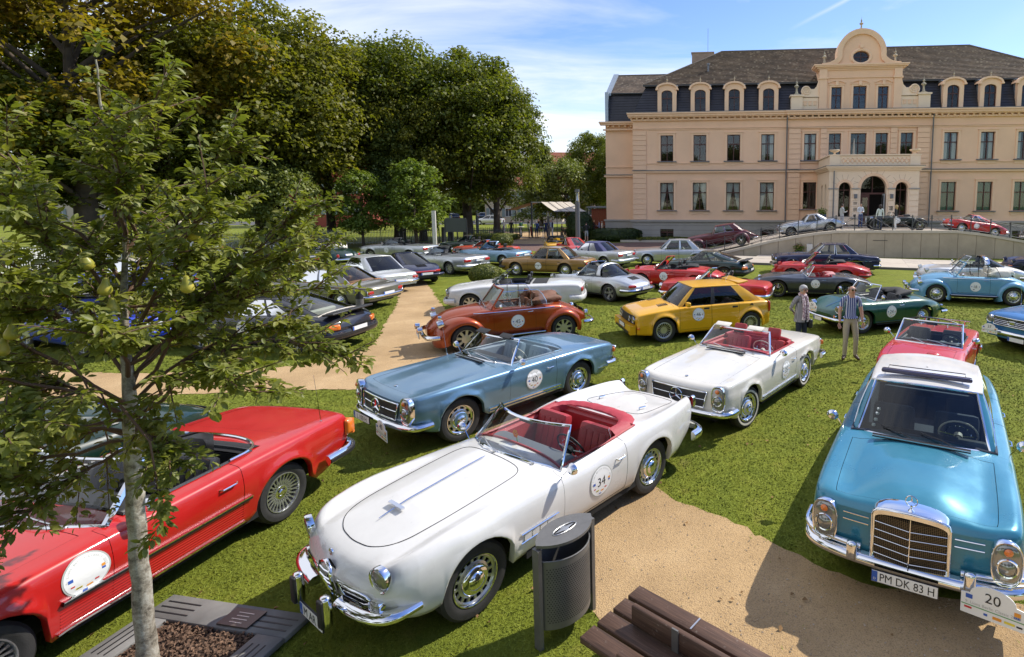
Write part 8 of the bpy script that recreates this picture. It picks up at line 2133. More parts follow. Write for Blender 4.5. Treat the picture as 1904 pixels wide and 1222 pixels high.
bathtub('dark green round-bodied convertible number 24 with folded black hood, behind the standing couple',P_GREEN, 'M',6.2,15.05,21, 'open', '24',lod=0,plaque='24')
bathtub('small red round-tailed coupe seen from behind in the back row',P_RED2, 'R',-6.4,33.9,-62, 'coupe')
bathtub('dark green round-bodied car with chrome waist strip, left behind the red car under the tree',P_DGREEN, 'O',-8.15,4.1,75, 'coupe',lod=0)
# yellow roadster in the back row
c,rt = cabrio('yellow open roadster with windscreen up in the back row, seen from behind',P_YELLOW, 'R',-8.3,36.5,-75,3.9,2.31,.72,1.53,.82,.78,.80,1.25,chrome=True,heads='round',hood=CLOTH_K,fr=BLACK,rim='alloy',track=1.26,tlw=.14,wz=1.22,hb=.62,ht=.52)
# royal blue open car and others behind the pear tree
cabrio('royal blue car behind the lower pear branches at the left edge',P_ROYAL, 'R',-13.6,12.4,-20,4.2,2.4,.8,1.7,.88,.80,.88,1.4,rim='alloy',tlw=.3)
saloon('royal blue saloon with cream roof behind the pear tree at the left',P_ROYAL, 'R',-19.8,20.2,-14,4.3,2.5,.8,1.62,1.42,.88,.82,.82,(1.4,1.95,3.1,3.7),None,rm=P_CREAM,rim='cap',lod=2,plate=None)
saloon('light grey car behind the fence at the far left',P_SILVER, 'M',-30.5,33.0,-8,4.6,2.7,.85,1.78,1.50,.92,.86,.92,(1.3,1.9,3.7,4.3),None,rim='alloy',lod=2,plate=None,chrome=False,gl=GLASSD)
# ------------------------------------------------------------ cars on the ramp and terrace
TG = 'classic cars on the entrance ramp'
def on_wall(s_,t_):
	p = RO + Vector((math.cos(BANG),math.sin(BANG),0)) * s_ + Vector((-math.sin(BANG),math.cos(BANG),0)) * t_
	return p.x,p.y
def tilt(root,s0,s1):
	z0,z1 = rampz(s0) - .09,rampz(s1) - .09; a = math.atan2(z1 - z0,s1 - s0)
	root.rotation_euler = (0,-a,root.rotation_euler.z); root.location.z = z0
# maroon vintage saloon
root = empty('vintage_saloon',(*on_wall(-11.3,2.05),0),BANG,label='maroon vintage saloon with flowing wings climbing the ramp',cat='car',group=TG)
c = Car('vintage_saloon',root,L=4.75,W=1.30,fo=.70,wb=3.0,r=.36,tw=.15,lod=1,paint=P_MAROON,inner=BROWNLEATHER,
	hw=[(0,.26),(.1,.30),(.6,.36),(1.6,.56),(2.0,.62),(3.4,.64),(4.1,.56),(4.6,.40),(4.75,.3)],
	zs=[(0,.95),(.1,1.0),(.6,1.02),(1.6,1.05),(2.2,1.08),(3.6,1.06),(4.1,.95),(4.5,.72),(4.75,.55)],zc=[(0,.96),(.1,1.06),(1.6,1.14),(2.2,1.14),(3.6,1.12),(4.1,1.0),(4.5,.76),(4.75,.56)],
	zb=[(0,.5),(.7,.40),(4.2,.40),(4.75,.45)],us=.8,hz=.1,p=2.5,flare=0,bf=.03,br=.03,aR=.38,hole=(1.9,3.9),uh=.84,bonnet=(.15,1.5),ub=.8,doors=[(1.75,2.6),(2.61,3.4)],rim='wire',seatx=2.4,rear_seat=3.2,track=1.36,seatz=.55)
c.build(); c.greenhouse(1.80,2.08,3.45,4.05,1.60,.56,.47,bow=.06,bowr=.25,bp=(.45,),cp=.76,crown=.08,gl=GLASS,rearp=.15)
c.fender(0,.28,.82,.19,a0=-22,a1=200,m=P_MAROON); c.fender(1,.40,.84,.20,a0=-30,a1=200,m=P_MAROON)
for s_ in (1,-1):
	MB().grid([[(1.2 + 2.1 * t,s_ * (.60 + .2 * q),.60 - .26 * t ** .6 + .0 * q) for q in (0,.5,1)] for t in np.linspace(0,1,8)]).build('running_board',P_MAROON,root)
	lamp(root, 'headlight', 'round',.08,s_ * .38,.82,.22,.22,0,LENS,depth=.18)
c.bumper('f',.42,h=.09,t=.05,wrap=.3,off=.2,wid=1.5); c.bumper('r',.42,h=.09,t=.05,wrap=.3,off=.2,wid=1.5); c.grille(.44,.46,.74,bars=0,vert=8)
tilt(root,-11.3,-6.6)
# silver curvy coupe
root = empty('sports_car',(*on_wall(-5.15,1.95),0),BANG,label='silver curvy closed coupe with number roundel on the ramp',cat='car',group=TG)
c = Car('sports_car',root,L=4.45,W=1.64,fo=.80,wb=2.59,r=.34,tw=.16,lod=1,paint=P_SILVER,inner=BLKLEATHER,
	hw=[(0,.48),(.05,.58),(.3,.74),(.8,.80),(1.5,.78),(2.3,.77),(3.0,.80),(3.39,.82),(3.9,.74),(4.3,.54),(4.45,.40)],
	zs=[(0,.66),(.05,.74),(.25,.86),(.7,.93),(1.3,.90),(2.0,.86),(2.6,.86),(3.2,.94),(3.6,.93),(4.0,.80),(4.35,.62),(4.45,.55)],zc=[(0,.665),(.05,.76),(.3,.90),(.9,1.0),(1.6,1.03),(2.9,1.02),(3.5,.95),(4.0,.82),(4.4,.62),(4.45,.56)],
	zb=[(0,.40),(.4,.3),(4,.3),(4.45,.42)],sec=SEC_ROUND,us=.78,hz=.2,p=3,flare=.012,bf=.15,br=.15,hole=(1.85,3.0),uh=.78,bonnet=(.2,1.55),ub=.6,doors=[(1.75,2.65)],rim='wire',seatx=2.25,tracks=(1.30,1.30))
c.build(); c.greenhouse(1.62,2.02,2.80,3.35,1.36,.62,.47,bow=.14,bowr=.2,bp=(.62,),cp=.84,crown=.06,gl=GLASS,rearp=.15)
for s_ in (1,-1): c.sticker(s_,2.3,.60, ' ',.18); lamp(root, 'headlight', 'round',.10,s_ * .58,.74,.19,.19,0,LENS,depth=.12); lamp(root, 'tail_light', 'round',4.3,s_ * .55,.62,.1,.12,PI,LENSR,depth=.06)
c.bumper('f',.46,h=.10,t=.05,wrap=.35,off=.08,wid=1.5); c.bumper('r',.46,h=.10,t=.05,wrap=.35,off=.08,wid=1.4); c.grille(.3,.36,.60,bars=0,vert=7); tilt(root,-5.15,-.7)
# black-green pre-war roadster
root = empty('vintage_roadster',(*on_wall(.75,2.3),1.66),BANG,label='black pre-war open roadster with cycle wings on the terrace',cat='car',group=TG)
P_BLKG = paint('paint_black_green',(.008,.016,.014))
c = Car('vintage_roadster',root,L=3.9,W=1.16,fo=.55,wb=2.75,r=.36,tw=.12,lod=1,paint=P_BLKG,inner=BROWNLEATHER,
	hw=[(0,.25),(.1,.28),(.8,.36),(1.4,.50),(2.2,.55),(3.0,.5),(3.6,.3),(3.9,.12)],zs=[(0,.86),(.1,.90),(1.3,.95),(1.9,.86),(2.5,.90),(3.2,.82),(3.7,.62),(3.9,.5)],zc=[(0,.87),(.1,.95),(1.3,1.02),(1.9,1.0),(2.6,.98),(3.3,.86),(3.7,.66),(3.9,.51)],
	zb=[(0,.5),(.6,.42),(3.3,.42),(3.9,.45)],us=.8,hz=.1,p=2.2,flare=0,bf=.02,br=.02,aR=.2,hole=(1.6,2.6),uh=.82,bonnet=(.12,1.35),ub=.8,rim='wire',seatx=1.9,track=1.30,seatz=.42)
c.build(); c.fender(0,.52,.74,.05,a0=10,a1=190,m=P_BLKG); c.fender(1,.48,.78,.10,a0=-10,a1=190,m=P_BLKG); c.screen(1.42,1.52,1.20,.40,.38,bow=.02,fr=CHROME,r_=.01,wip=False)
for s_ in (1,-1): c.sticker(s_,1.9,.66, ' ',.19); lamp(root, 'headlight', 'round',.15,s_ * .40,.80,.2,.2,0,LENS,depth=.18)
c.grille(.4,.42,.68,bars=0,vert=8); c.hood_stack(2.7,.92,.42,CLOTH_K,lx=.3,hz=.16)
bathtub('red round-bodied coupe with number roundel descending the right ramp',P_RED2, 'F',*on_wall(6.5,1.2),math.degrees(BANG), 'coupe',num=' ',group=TG)
r2 = [o for o in bpy.data.objects if o.get('label', '').startswith('red round-bodied coupe')][0]; tilt(r2,5.6,9.6)
c,rt = cabrio('dark open car at the far right end of the ramp',P_DGREEN, 'F',*on_wall(11.6,1.3),math.degrees(BANG),4.2,2.4,.8,1.6,.86,.8,.84,1.4,chrome=True,heads='round',rim='wire',track=1.3,lod=2,group=TG); tilt(rt,10.8,15)
# distant parked cars and van
def far_car(x,y,ang,P,label,van=False,group='modern cars parked along the far street'):
	L,W,H = (4.9,1.95,1.95) if van else (4.4,1.78,1.48)
	root = empty('parked_van' if van else 'parked_car',(x,y,0),R(ang),label=label,cat='van' if van else 'car',group=group)
	T = auto3(L,W,1.10 if van else .95,.95 if van else .85,1.1 if van else .95,.75 if van else 1.2,L - .1)
	T['hole'] = None
	c = Car('parked_car',root,fo=.85,wb=2.7,r=.33,tw=.2,lod=2,paint=P,rim='alloy',track=W - .3,**T); c.build()
	if van: c.greenhouse(.8,1.35,L - .35,L - .08,H,.86,.78,bow=.1,bowr=.05,bp=(),cp=.34,gl=GLASSD,trim=BLACK,rearp=.4)
	else: c.greenhouse(1.1,1.85,3.6,4.15,H,.76,.58,bow=.14,bowr=.08,bp=(.45,),cp=.86,gl=GLASSD,trim=BLACK)
	for s_ in (1,-1): lamp(root, 'headlight', 'rect',c.xf(s_ * .66,.68),s_ * .66,.68,.34,.16,0,LENS,ring=None); lamp(root, 'tail_light', 'rect',c.xr(s_ * .7,.8),s_ * .7,.8,.2,.2,PI,LENSR,ring=None)
P_VANR = paint('paint_van_red',(.6,.03,.015)); P_MW = paint('paint_modern_white',(.7,.7,.7)); P_MK = paint('paint_modern_black',(.015,.016,.02)); P_MB = paint('paint_modern_blue',(.04,.07,.12),.3)
far_car(-40.2,101,-60,P_MK, 'black modern car parked under the trees, leftmost of the far row')
far_car(-37.0,108,-70,P_MB, 'dark blue modern car second from the left in the far row')
far_car(-33.8,106,-78,P_MK, 'dark estate car in the middle of the far row')
far_car(-31.0,103,-50,P_MW, 'white modern car in the far row, left of the silver one')
far_car(-30.4,86,-5,P_SILVER2, 'silver modern car parked nearest, behind the dark fence')
far_car(-27.4,106,-75,P_MB, 'blue-grey modern car between the two white ones')
far_car(-25.2,104,-60,P_MW, 'white modern car next to the red van')
far_car(-22.6,100,-140,P_VANR, 'red delivery van parked behind the awning',van=True)
far_car(-53.8,84.0,-10,P_MK, 'black modern car parked far left below the red brick house')
far_car(-47.0,86.0,-10,P_MB, 'dark modern car seen through the small pale trees')
# ------------------------------------------------------------ bin, bench, tree surround
BINM = simple('bin_grey_metal',(.16,.155,.145),.5,.45,var=.12,vscale=7,bump=.08,bscale=60)
bx = empty('litter_bin',(-.885,4.30,0),math.atan2(.44,.35),label='grey perforated metal litter bin with pointed oval lid beside the gravel path',cat='litter bin')
hw_ = .285; dp = .165
def ves(k=1.0,n=17):
	"""pointed oval outline, long axis X"""
	a = [(hw_ * k * math.cos(t),dp * k * math.sin(t) ** .85 if True else 0) for t in np.linspace(0,PI,n)]
	return a + [(x,-y) for x,y in a[::-1][1:-1]]
for s_ in (-1,1): MB().box((s_ * .285,0,.47),(.035,.075,.98)).build('post',BINM,bx,smooth=False)
def lens(k,n=21):
	Rr = (hw_ ** 2 + dp ** 2) / (2 * dp); P = []
	for x in np.linspace(hw_,-hw_,n): P.append((x * k,(math.sqrt(Rr ** 2 - x * x) - (Rr - dp)) * k))
	return P + [(x,-y) for x,y in P[::-1][1:-1]]
b = MB(); o_ = lens(1.03); n = len(o_);
b.add([(x,y,1.0) for x,y in o_] + [(x,y,.975) for x,y in o_],[tuple(range(n)),tuple(range(2 * n - 1,n - 1,-1))] + [(i,i + n,(i + 1) % n + n,(i + 1) % n) for i in range(n)]); b.build('lid',BINM,bx,smooth=False)
b = MB();
st = [(.10 * math.cos(t) * (1 if k % 2 == 0 else .42),.055 * math.sin(t) * (1 if k % 2 == 0 else .45)) for k,t in enumerate(np.linspace(0,2 * PI,9)[:-1])]
b.add([(x * .85,y * .85,1.006) for x,y in [(.13 * math.cos(t),.045 * math.sin(t)) for t in np.linspace(0,2 * PI,21)[:-1]]],[tuple(range(20))],1)
b.add([(0,0,1.012)] + [(x,y,1.006) for x,y in st],[(0,i + 1,(i + 1) % 8 + 1) for i in range(8)],0); b.tube([(.12 * math.cos(t),.042 * math.sin(t),1.004) for t in np.linspace(0,2 * PI,21)[:-1]],.005,4,closed=True,m=0); b.build('ash_plate',[ALUD,DARK],bx,smooth=False)
lb_ = lens(.93,25); b = MB(); b.grid([[(x,y,z) for z in (.17,.83)] for x,y in lb_],cu=True); b.grid([[(x * .97,y * .95,z) for z in (.17,.83)] for x,y in lb_],cu=True); b.add([(x,y,.17) for x,y in lb_],[tuple(range(len(lb_)))]); b.tube([(x,y,.83) for x,y in lb_],.006,5,closed=True); b.build('bin_body',BINM,bx,smooth=True,angle=40)
b = MB(); L1 = lens(.935,61)[:61]
for sgn in (1,-1):
	for i in range(5,56,2):
		for j in range(26):
			k = i + (j % 2); x,y = L1[k]; x2,y2 = L1[k + 1]; tx,ty = x2 - x,y2 - y; q = math.hypot(tx,ty); tx /= q; ty /= q; z = .24 + j * .0205; r0 = .0058
			b.add([(x + tx * r0 * math.cos(a),sgn * (y + ty * r0 * math.cos(a) + .0012),z + r0 * math.sin(a)) for a in np.linspace(0,2 * PI,7)[:-1]],[tuple(range(6))])
b.build('perforations',DARK,bx,smooth=False,kind='stuff')
bx.scale = (1,1,.89)
WOOD = None
m,nt,p = mat('bench_wood'); t = N(nt, 'ShaderNodeTexCoord'); mpp = N(nt, 'ShaderNodeMapping'); mpp.inputs['Scale'].default_value = (1.2,26,26); LK(nt,t.outputs['Object'],mpp.inputs[0]); n = N(nt, 'ShaderNodeTexNoise',i_Scale=2.2,i_Detail=8.0,i_Roughness=.7,i_Distortion=.6); LK(nt,mpp.outputs[0],n.inputs[0])
c_ = ramp(nt,n.outputs[0],[(.28,(.028,.014,.009)),(.5,(.075,.038,.023)),(.7,(.13,.072,.045))]).outputs[0]; n2 = N(nt, 'ShaderNodeTexNoise',i_Scale=30.0,i_Detail=3.0); LK(nt,t.outputs['Object'],n2.inputs[0]); c_ = mixcol(nt,ramp(nt,n2.outputs[0],[(.66,(0,) * 3),(.76,(.5,) * 3)]).outputs[0],c_,(.26,.23,.19)); LK(nt,c_,p.inputs['Base Color']); p.inputs['Roughness'].default_value = .7; bump_(nt,p,n.outputs[0],.5,.004); WOOD = m
bd = math.atan2(3.51 - 4.24,.70 + .28)
be = empty('park_bench',(-.28,4.24,0),bd,label='dark brown plank bench with low central backrest at the bottom edge',cat='bench')
def plank(x0,x1,y,z,w,h,rx=0,name='seat_plank',off=0):
	me = rbox_mesh(WOOD,x1 - x0,w,h,.006,name,1); link(name,me,be,loc=((x0 + x1) / 2,y,z),rot=(rx,0,0))
for k in range(4): plank(.02,1.9,-.07 - k * .177,.415,.150,.05)
plank(.25,1.9,-.345,.525,.045,.15,name='back_plank')
plank(.42,1.9,-.70,.50,.045,.10,name='back_plank')
for x in (.66,1.5):
	MB().box((x,-.372,.53),(.055,.012,.17)).build('bracket',BINM,be,smooth=False); MB().box((x,-.26,.30),(.05,.52,.05)).box((x,-.30,.15),(.06,.08,.30)).build('support',BINM,be,smooth=False)
	MB().box((x - .03,-.075,.447),(.012,.13,.004)).build('steel_strip',ALU,be,smooth=False)
# timber surround with bark mulch at the foot of the pear tree
sr = empty('tree_surround',(-3.92,3.80,0),R(-10),label='grey timber frame filled with bark mulch around the pear tree foot',cat='tree surround')
GT = simple('grey_timber',(.17,.165,.155),.75,bump=.2,bscale=14,var=.18,vscale=4)
for s_,(cx,cy,lx,ly) in enumerate(((0,.58,1.42,.26),(0,-.58,1.42,.26),(-.58,0,.26,.89),(.58,0,.26,.89))):
	o = link('frame_board',rbox_mesh(GT,lx,ly,.05,.005, 'frame_board',1),sr,loc=(cx,cy,.035 + .002 * s_))
	for q in range(3):
		for e in (-1,1):
			if lx > ly: MB().box((e * (lx / 2 - .22),-.07 + q * .06,.0265),(.34,.012,.004)).build('slot',BLACK,o,smooth=False)
			else: MB().box((-.07 + q * .06,e * .2,.0265),(.012,.30,.004)).build('slot',BLACK,o,smooth=False)
pq = MB().box((.18,.56,.072),(.30,.19,.014)); pq.build('metal_plaque',simple('bronze_plaque',(.12,.10,.09),.45,.6),sr,smooth=False)
for q in range(4): MB().box((.18,.50 + q * .035,.0805),(.12 + .03 * (q % 2),.008,.002)).build('engraved_line',ALUD,sr,smooth=False)
r_ = np.random.default_rng(9); n = 3600; C = np.stack([r_.uniform(-.45,.45,n),r_.uniform(-.45,.45,n),r_.uniform(.02,.05,n)],1)
me = quads_mesh('bark_mulch',C,r_.normal(0,.5,(n,3)) + np.array([0,0,1.]),.02 + .025 * r_.random(n),simple('bark_chips',(.13,.075,.045),.9,var=.7,vscale=60),.4); link('bark_mulch',me,sr,kind='stuff')
MB().box((0,0,.012),(.9,.9,.02)).build('mulch_bed',simple('mulch_dark',(.04,.024,.016),.95),sr,smooth=False)
# ------------------------------------------------------------ pear tree
PEARL = leafmat('pear_leaves',[(.11,.14,.02),(.19,.21,.035),(.34,.33,.09)],.42,scale=3.0,spec=.5)
m,nt,p = mat('pear_bark'); t = N(nt, 'ShaderNodeTexCoord'); n = N(nt, 'ShaderNodeTexNoise',i_Scale=14.0,i_Detail=6.0,i_Roughness=.75); LK(nt,t.outputs['Object'],n.inputs[0])
LK(nt,ramp(nt,n.outputs[0],[(.36,(.09,.075,.055)),(.47,(.26,.225,.17)),(.62,(.44,.41,.34))]).outputs[0],p.inputs['Base Color']); p.inputs['Roughness'].default_value = .85; bump_(nt,p,n.outputs[0],.9,.01); PBARK = m
TWIG = simple('twig',(.11,.06,.035),.7)
pt = empty('pear_tree',(-3.99,3.86,0),0,label='young pear tree with yellow-green pears in the left foreground',cat='tree')
rp = random.Random(21); rpn = np.random.default_rng(21)
lead = [np.array(v) for v in ((-.02,0,0),(-.015,0,.25),(-.01,.01,1.0),(.01,.02,1.6),(.03,.03,2.15),(.02,.06,2.7),(.10,.05,3.3),(.12,.03,3.8),(.08,.0,4.25),(.12,-.03,4.60))]
lr = [.078,.062,.056,.052,.042,.024,.016,.012,.008,.004]
lead_z = [v[2] for v in lead]
b = MB();
fine = []; fr_ = []
for i in range(len(lead) - 1):
	for k in range(6):
		t = k / 6; q = lead[i] * (1 - t) + lead[i + 1] * t; fine.append(q + np.array([rp.gauss(0,.003),rp.gauss(0,.003),0])); fr_.append((lr[i] * (1 - t) + lr[i + 1] * t) * (1 + rp.uniform(-.04,.06)))
b.tube(fine,fr_,12)
b.build('trunk',PBARK,pt)
def on_lead(z): return np.array([np.interp(z,lead_z,[v[0] for v in lead]),np.interp(z,lead_z,[v[1] for v in lead]),z])
branches = []  # (start z, end point rel, droop)
spec = [ # end x, y, z relative to the trunk foot, start height
 (1.58,.15,2.32,2.0),(1.25,-.35,2.25,2.0),(1.35,.25,2.85,2.2),(1.15,.3,3.35,2.4),(.95,-.2,3.75,2.6),(.75,.25,4.05,2.9),(.45,.1,4.45,3.2),(.42,-.25,4.15,3.3),
 (-.25,.2,4.35,3.2),(-.55,-.1,4.05,3.0),(-.85,.25,3.95,2.8),(-1.1,-.2,3.5,2.5),(-1.25,.3,3.1,2.3),(-1.35,-.25,2.6,2.1),(-1.2,.1,2.1,1.95),(-1.05,-.55,1.75,1.9),
 (-.75,-.75,1.45,1.85),(-.35,-.85,1.9,2.0),(.30,-.95,2.2,2.1),(.7,-.75,2.7,2.3),(.2,-.85,3.1,2.5),(-.45,-.75,3.0,2.5),(-.6,.9,2.6,2.2),(.1,1.05,2.7,2.2),(.65,.85,2.9,2.3),
 (.9,.6,2.45,2.1),(1.0,.9,3.1,2.4),(-.95,.7,3.2,2.5),(.35,.75,3.6,2.7),(-.3,.75,3.7,2.8),(.62,-.32,1.82,2.05),(-.55,-.5,1.25,1.8),(1.1,.55,3.6,2.6),(-.1,-.55,3.8,2.9),(-1.3,-.5,2.2,2.0),(-.9,.2,1.7,1.9)]
twigs = []
for ex_,ey,ez,sz in spec:
	s0 = on_lead(sz); e = np.array([ex_,ey,ez]); d = e - s0; up = .22 * np.hypot(d[0],d[1]) * (1 if ez > sz else .6)
	pts = [s0 + d * t + np.array([0,0,up * math.sin(PI * t * .9) * (1 if ez < 3.3 else -.4)]) + rpn.normal(0,.025,3) * (t > 0) * (t < 1) for t in np.linspace(0,1,9)]
	rad = [.012 * (1 - t) ** 1.1 + .003 for t in np.linspace(0,1,9)]
	b = MB(); b.tube(pts,rad,6); L_ = np.linalg.norm(d)
	twigs.append((pts,.5))
	for k in range(int(9 + L_ * 9)):
		t = rp.uniform(.22,1); i = int(t * 8); q = pts[min(i,7)] * (1 - (t * 8 - i)) + pts[min(i + 1,8)] * (t * 8 - i) if i < 8 else pts[8]
		dr = d / L_ + rpn.normal(0,.65,3); dr[2] = dr[2] * .7 + (.15 if ez > 2.4 else -.05); dr /= np.linalg.norm(dr); ln = rp.uniform(.16,.42)
		tp = [q + dr * ln * u + np.array([0,0,-.10 * ln * u * u]) for u in np.linspace(0,1,4)]
		b.tube(tp,[.006,.005,.004,.0025],4); twigs.append((tp,1.0))
	b.build('branch',TWIG,pt)
for z in np.linspace(3.2,4.55,7): q = on_lead(z); twigs.append(([q,q + rpn.normal(0,.05,3) + np.array([0,0,.12])],1.0))
# hanging spray over the red car
hs = [on_lead(2.0),np.array([.35,-.35,2.25]),np.array([.62,-.45,2.05]),np.array([.66,-.47,1.75]),np.array([.68,-.48,1.5])]
b = MB().tube(hs,[.012,.009,.007,.005,.003],5).build('branch',TWIG,pt); twigs += [(hs[2:],1.0),(hs[3:],1.0),([hs[3],hs[3] + np.array([.12,-.1,-.1])],1.),([hs[4],hs[4] + np.array([-.1,-.05,-.12])],1.)]
# leaf shape: folded, tapering, tip bent down (8 triangles)
prof_ = [(0,.0),(.25,.19),(.55,.24),(.82,.13),(1,0)]
LV = [];
for i,(x,w_) in enumerate(prof_): LV.append((x,0,-.16 * x * x));
LVl = [(x,w_,.09 - .18 * x * x) for x,w_ in prof_[1:4]]; LVr = [(x,-w_,.09 - .18 * x * x) for x,w_ in prof_[1:4]]
LVA = np.array(LV + LVl + LVr); LF_ = [(0,1,5),(1,2,6,5),(2,3,7,6),(3,4,7),(0,8,1),(1,8,9,2),(2,9,10,3),(3,10,4)]
leafme = MB().add(LVA,LF_).mesh([PEARL],True, 'leaf')
leaves = []
for pts,wgt in twigs:
	pts = np.array(pts); n = int((34 if wgt == 1.0 else 66) * rp.uniform(.8,1.35))
	for k in range(n):
		t = rp.uniform(.12 if wgt == 1. else .35,1.0) * (len(pts) - 1); i = min(int(t),len(pts) - 2); q = pts[i] + (pts[i + 1] - pts[i]) * (t - i)
		ax = pts[i + 1] - pts[i]; ax /= np.linalg.norm(ax) + 1e-9; dr = rpn.normal(0,.6,3) + ax * .55; dr[2] = dr[2] * .6 - .12; dr /= np.linalg.norm(dr)
		nz_ = np.array([0,0,1.]) + rpn.normal(0,.38,3); y = np.cross(nz_,dr); y /= np.linalg.norm(y) + 1e-9; z = np.cross(dr,y); s_ = rp.uniform(.042,.078)
		leaves.append((q + dr * .02,dr,y,z,s_))
camp = np.array([3.99,-3.86,3.59]);
order = sorted(range(len(leaves)),key=lambda i: -leaves[i][4] / np.linalg.norm(leaves[i][0] - camp))
big = set(order[:300]); rest = []
for i,(q,dr,y,z,s_) in enumerate(leaves):
	if i in big:
		o = bpy.data.objects.new('leaf',leafme); COL.objects.link(o); o.parent = pt; M_ = Matrix((( *(dr * s_).tolist(),0),(*(y * s_).tolist(),0),(*(z * s_).tolist(),0)));
		o.matrix_local = Matrix(((dr[0] * s_,y[0] * s_,z[0] * s_,q[0]),(dr[1] * s_,y[1] * s_,z[1] * s_,q[1]),(dr[2] * s_,y[2] * s_,z[2] * s_,q[2]),(0,0,0,1)))
	else: rest.append(q + (LVA[:,:1] * dr + LVA[:,1:2] * y + LVA[:,2:] * z) * s_)
b = MB(); V = np.concatenate(rest); nl = len(LVA); b.v = [V]; b.n = len(V); b.f = [tuple(v + k * nl for v in f) for k in range(len(rest)) for f in LF_]; b.m = [0] * len(b.f)
link('foliage',b.mesh([PEARL],True, 'foliage'),pt,kind='stuff')
m,nt,p = mat('pear_skin'); t = N(nt, 'ShaderNodeTexCoord'); n = N(nt, 'ShaderNodeTexNoise',i_Scale=9.0,i_Detail=4.0); LK(nt,t.outputs['Object'],n.inputs[0]); LK(nt,ramp(nt,n.outputs[0],[(.35,(.20,.22,.03)),(.55,(.42,.36,.045)),(.75,(.50,.40,.07))]).outputs[0],p.inputs['Base Color']); p.inputs['Roughness'].default_value = .4
pearme = MB().lathe([(.002,.075),(.014,.072),(.020,.055),(.026,.03),(.039,.0),(.045,-.025),(.040,-.048),(.022,-.062),(.004,-.058)],14).tube([(0,0,.072),(.004,0,.09),(.0,0,.11)],.003,4).mesh([m],True, 'pear',50)
for x,y,z in ((-.50,-.05,3.63),(-.46,-.1,3.50),(.18,-.30,3.20),(.34,-.35,3.04),(.78,-.25,3.04),(.72,-.1,3.38),(-.42,-.35,3.05),(-.36,-.38,3.02),(-.30,-.32,3.04),(-.33,-.4,2.72),(-.24,-.4,2.76),(-.29,-.42,2.66),(-.70,-.3,2.12),(-.04,-.3,2.05),(-.52,-.35,1.98),(.30,-.28,2.9)):
	link('pear',pearme,pt,loc=(x,y,z),rot=(rp.uniform(-.25,.25),rp.uniform(-.25,.25),rp.uniform(0,6)),scale=(.85,) * 3)
# ------------------------------------------------------------ people
SKIN = simple('skin',(.50,.28,.19),.55); HAIRD = simple('hair_dark',(.03,.02,.015),.6); HAIRB = simple('hair_blonde',(.42,.28,.12),.6); HAIRG = simple('hair_grey',(.36,.35,.34),.6,bump=.6,bscale=60)
def skinmesh(nodes,edges,sub=1,root_i=0):
	"""one continuous surface grown round a skeleton; nodes: (x,y,z,r) or (x,y,z,rx,ry)"""
	me = bpy.data.meshes.new('figure'); me.from_pydata([n[:3] for n in nodes],edges,[]); o = bpy.data.objects.new('figure',me); COL.objects.link(o)
	md = o.modifiers.new('s', 'SKIN'); md.use_smooth_shade = True; md.branch_smoothing = .6
	for i,n in enumerate(nodes):
		sv = me.skin_vertices[0].data[i]; sv.radius = (n[3],n[4] if len(n) > 4 else n[3]); sv.use_root = (i == root_i)
	sb = o.modifiers.new('d', 'SUBSURF'); sb.levels = sub; sb.render_levels = sub
	bpy.context.view_layer.update(); dg = bpy.context.evaluated_depsgraph_get(); m2 = bpy.data.meshes.new_from_object(o.evaluated_get(dg)); bpy.data.objects.remove(o); return m2
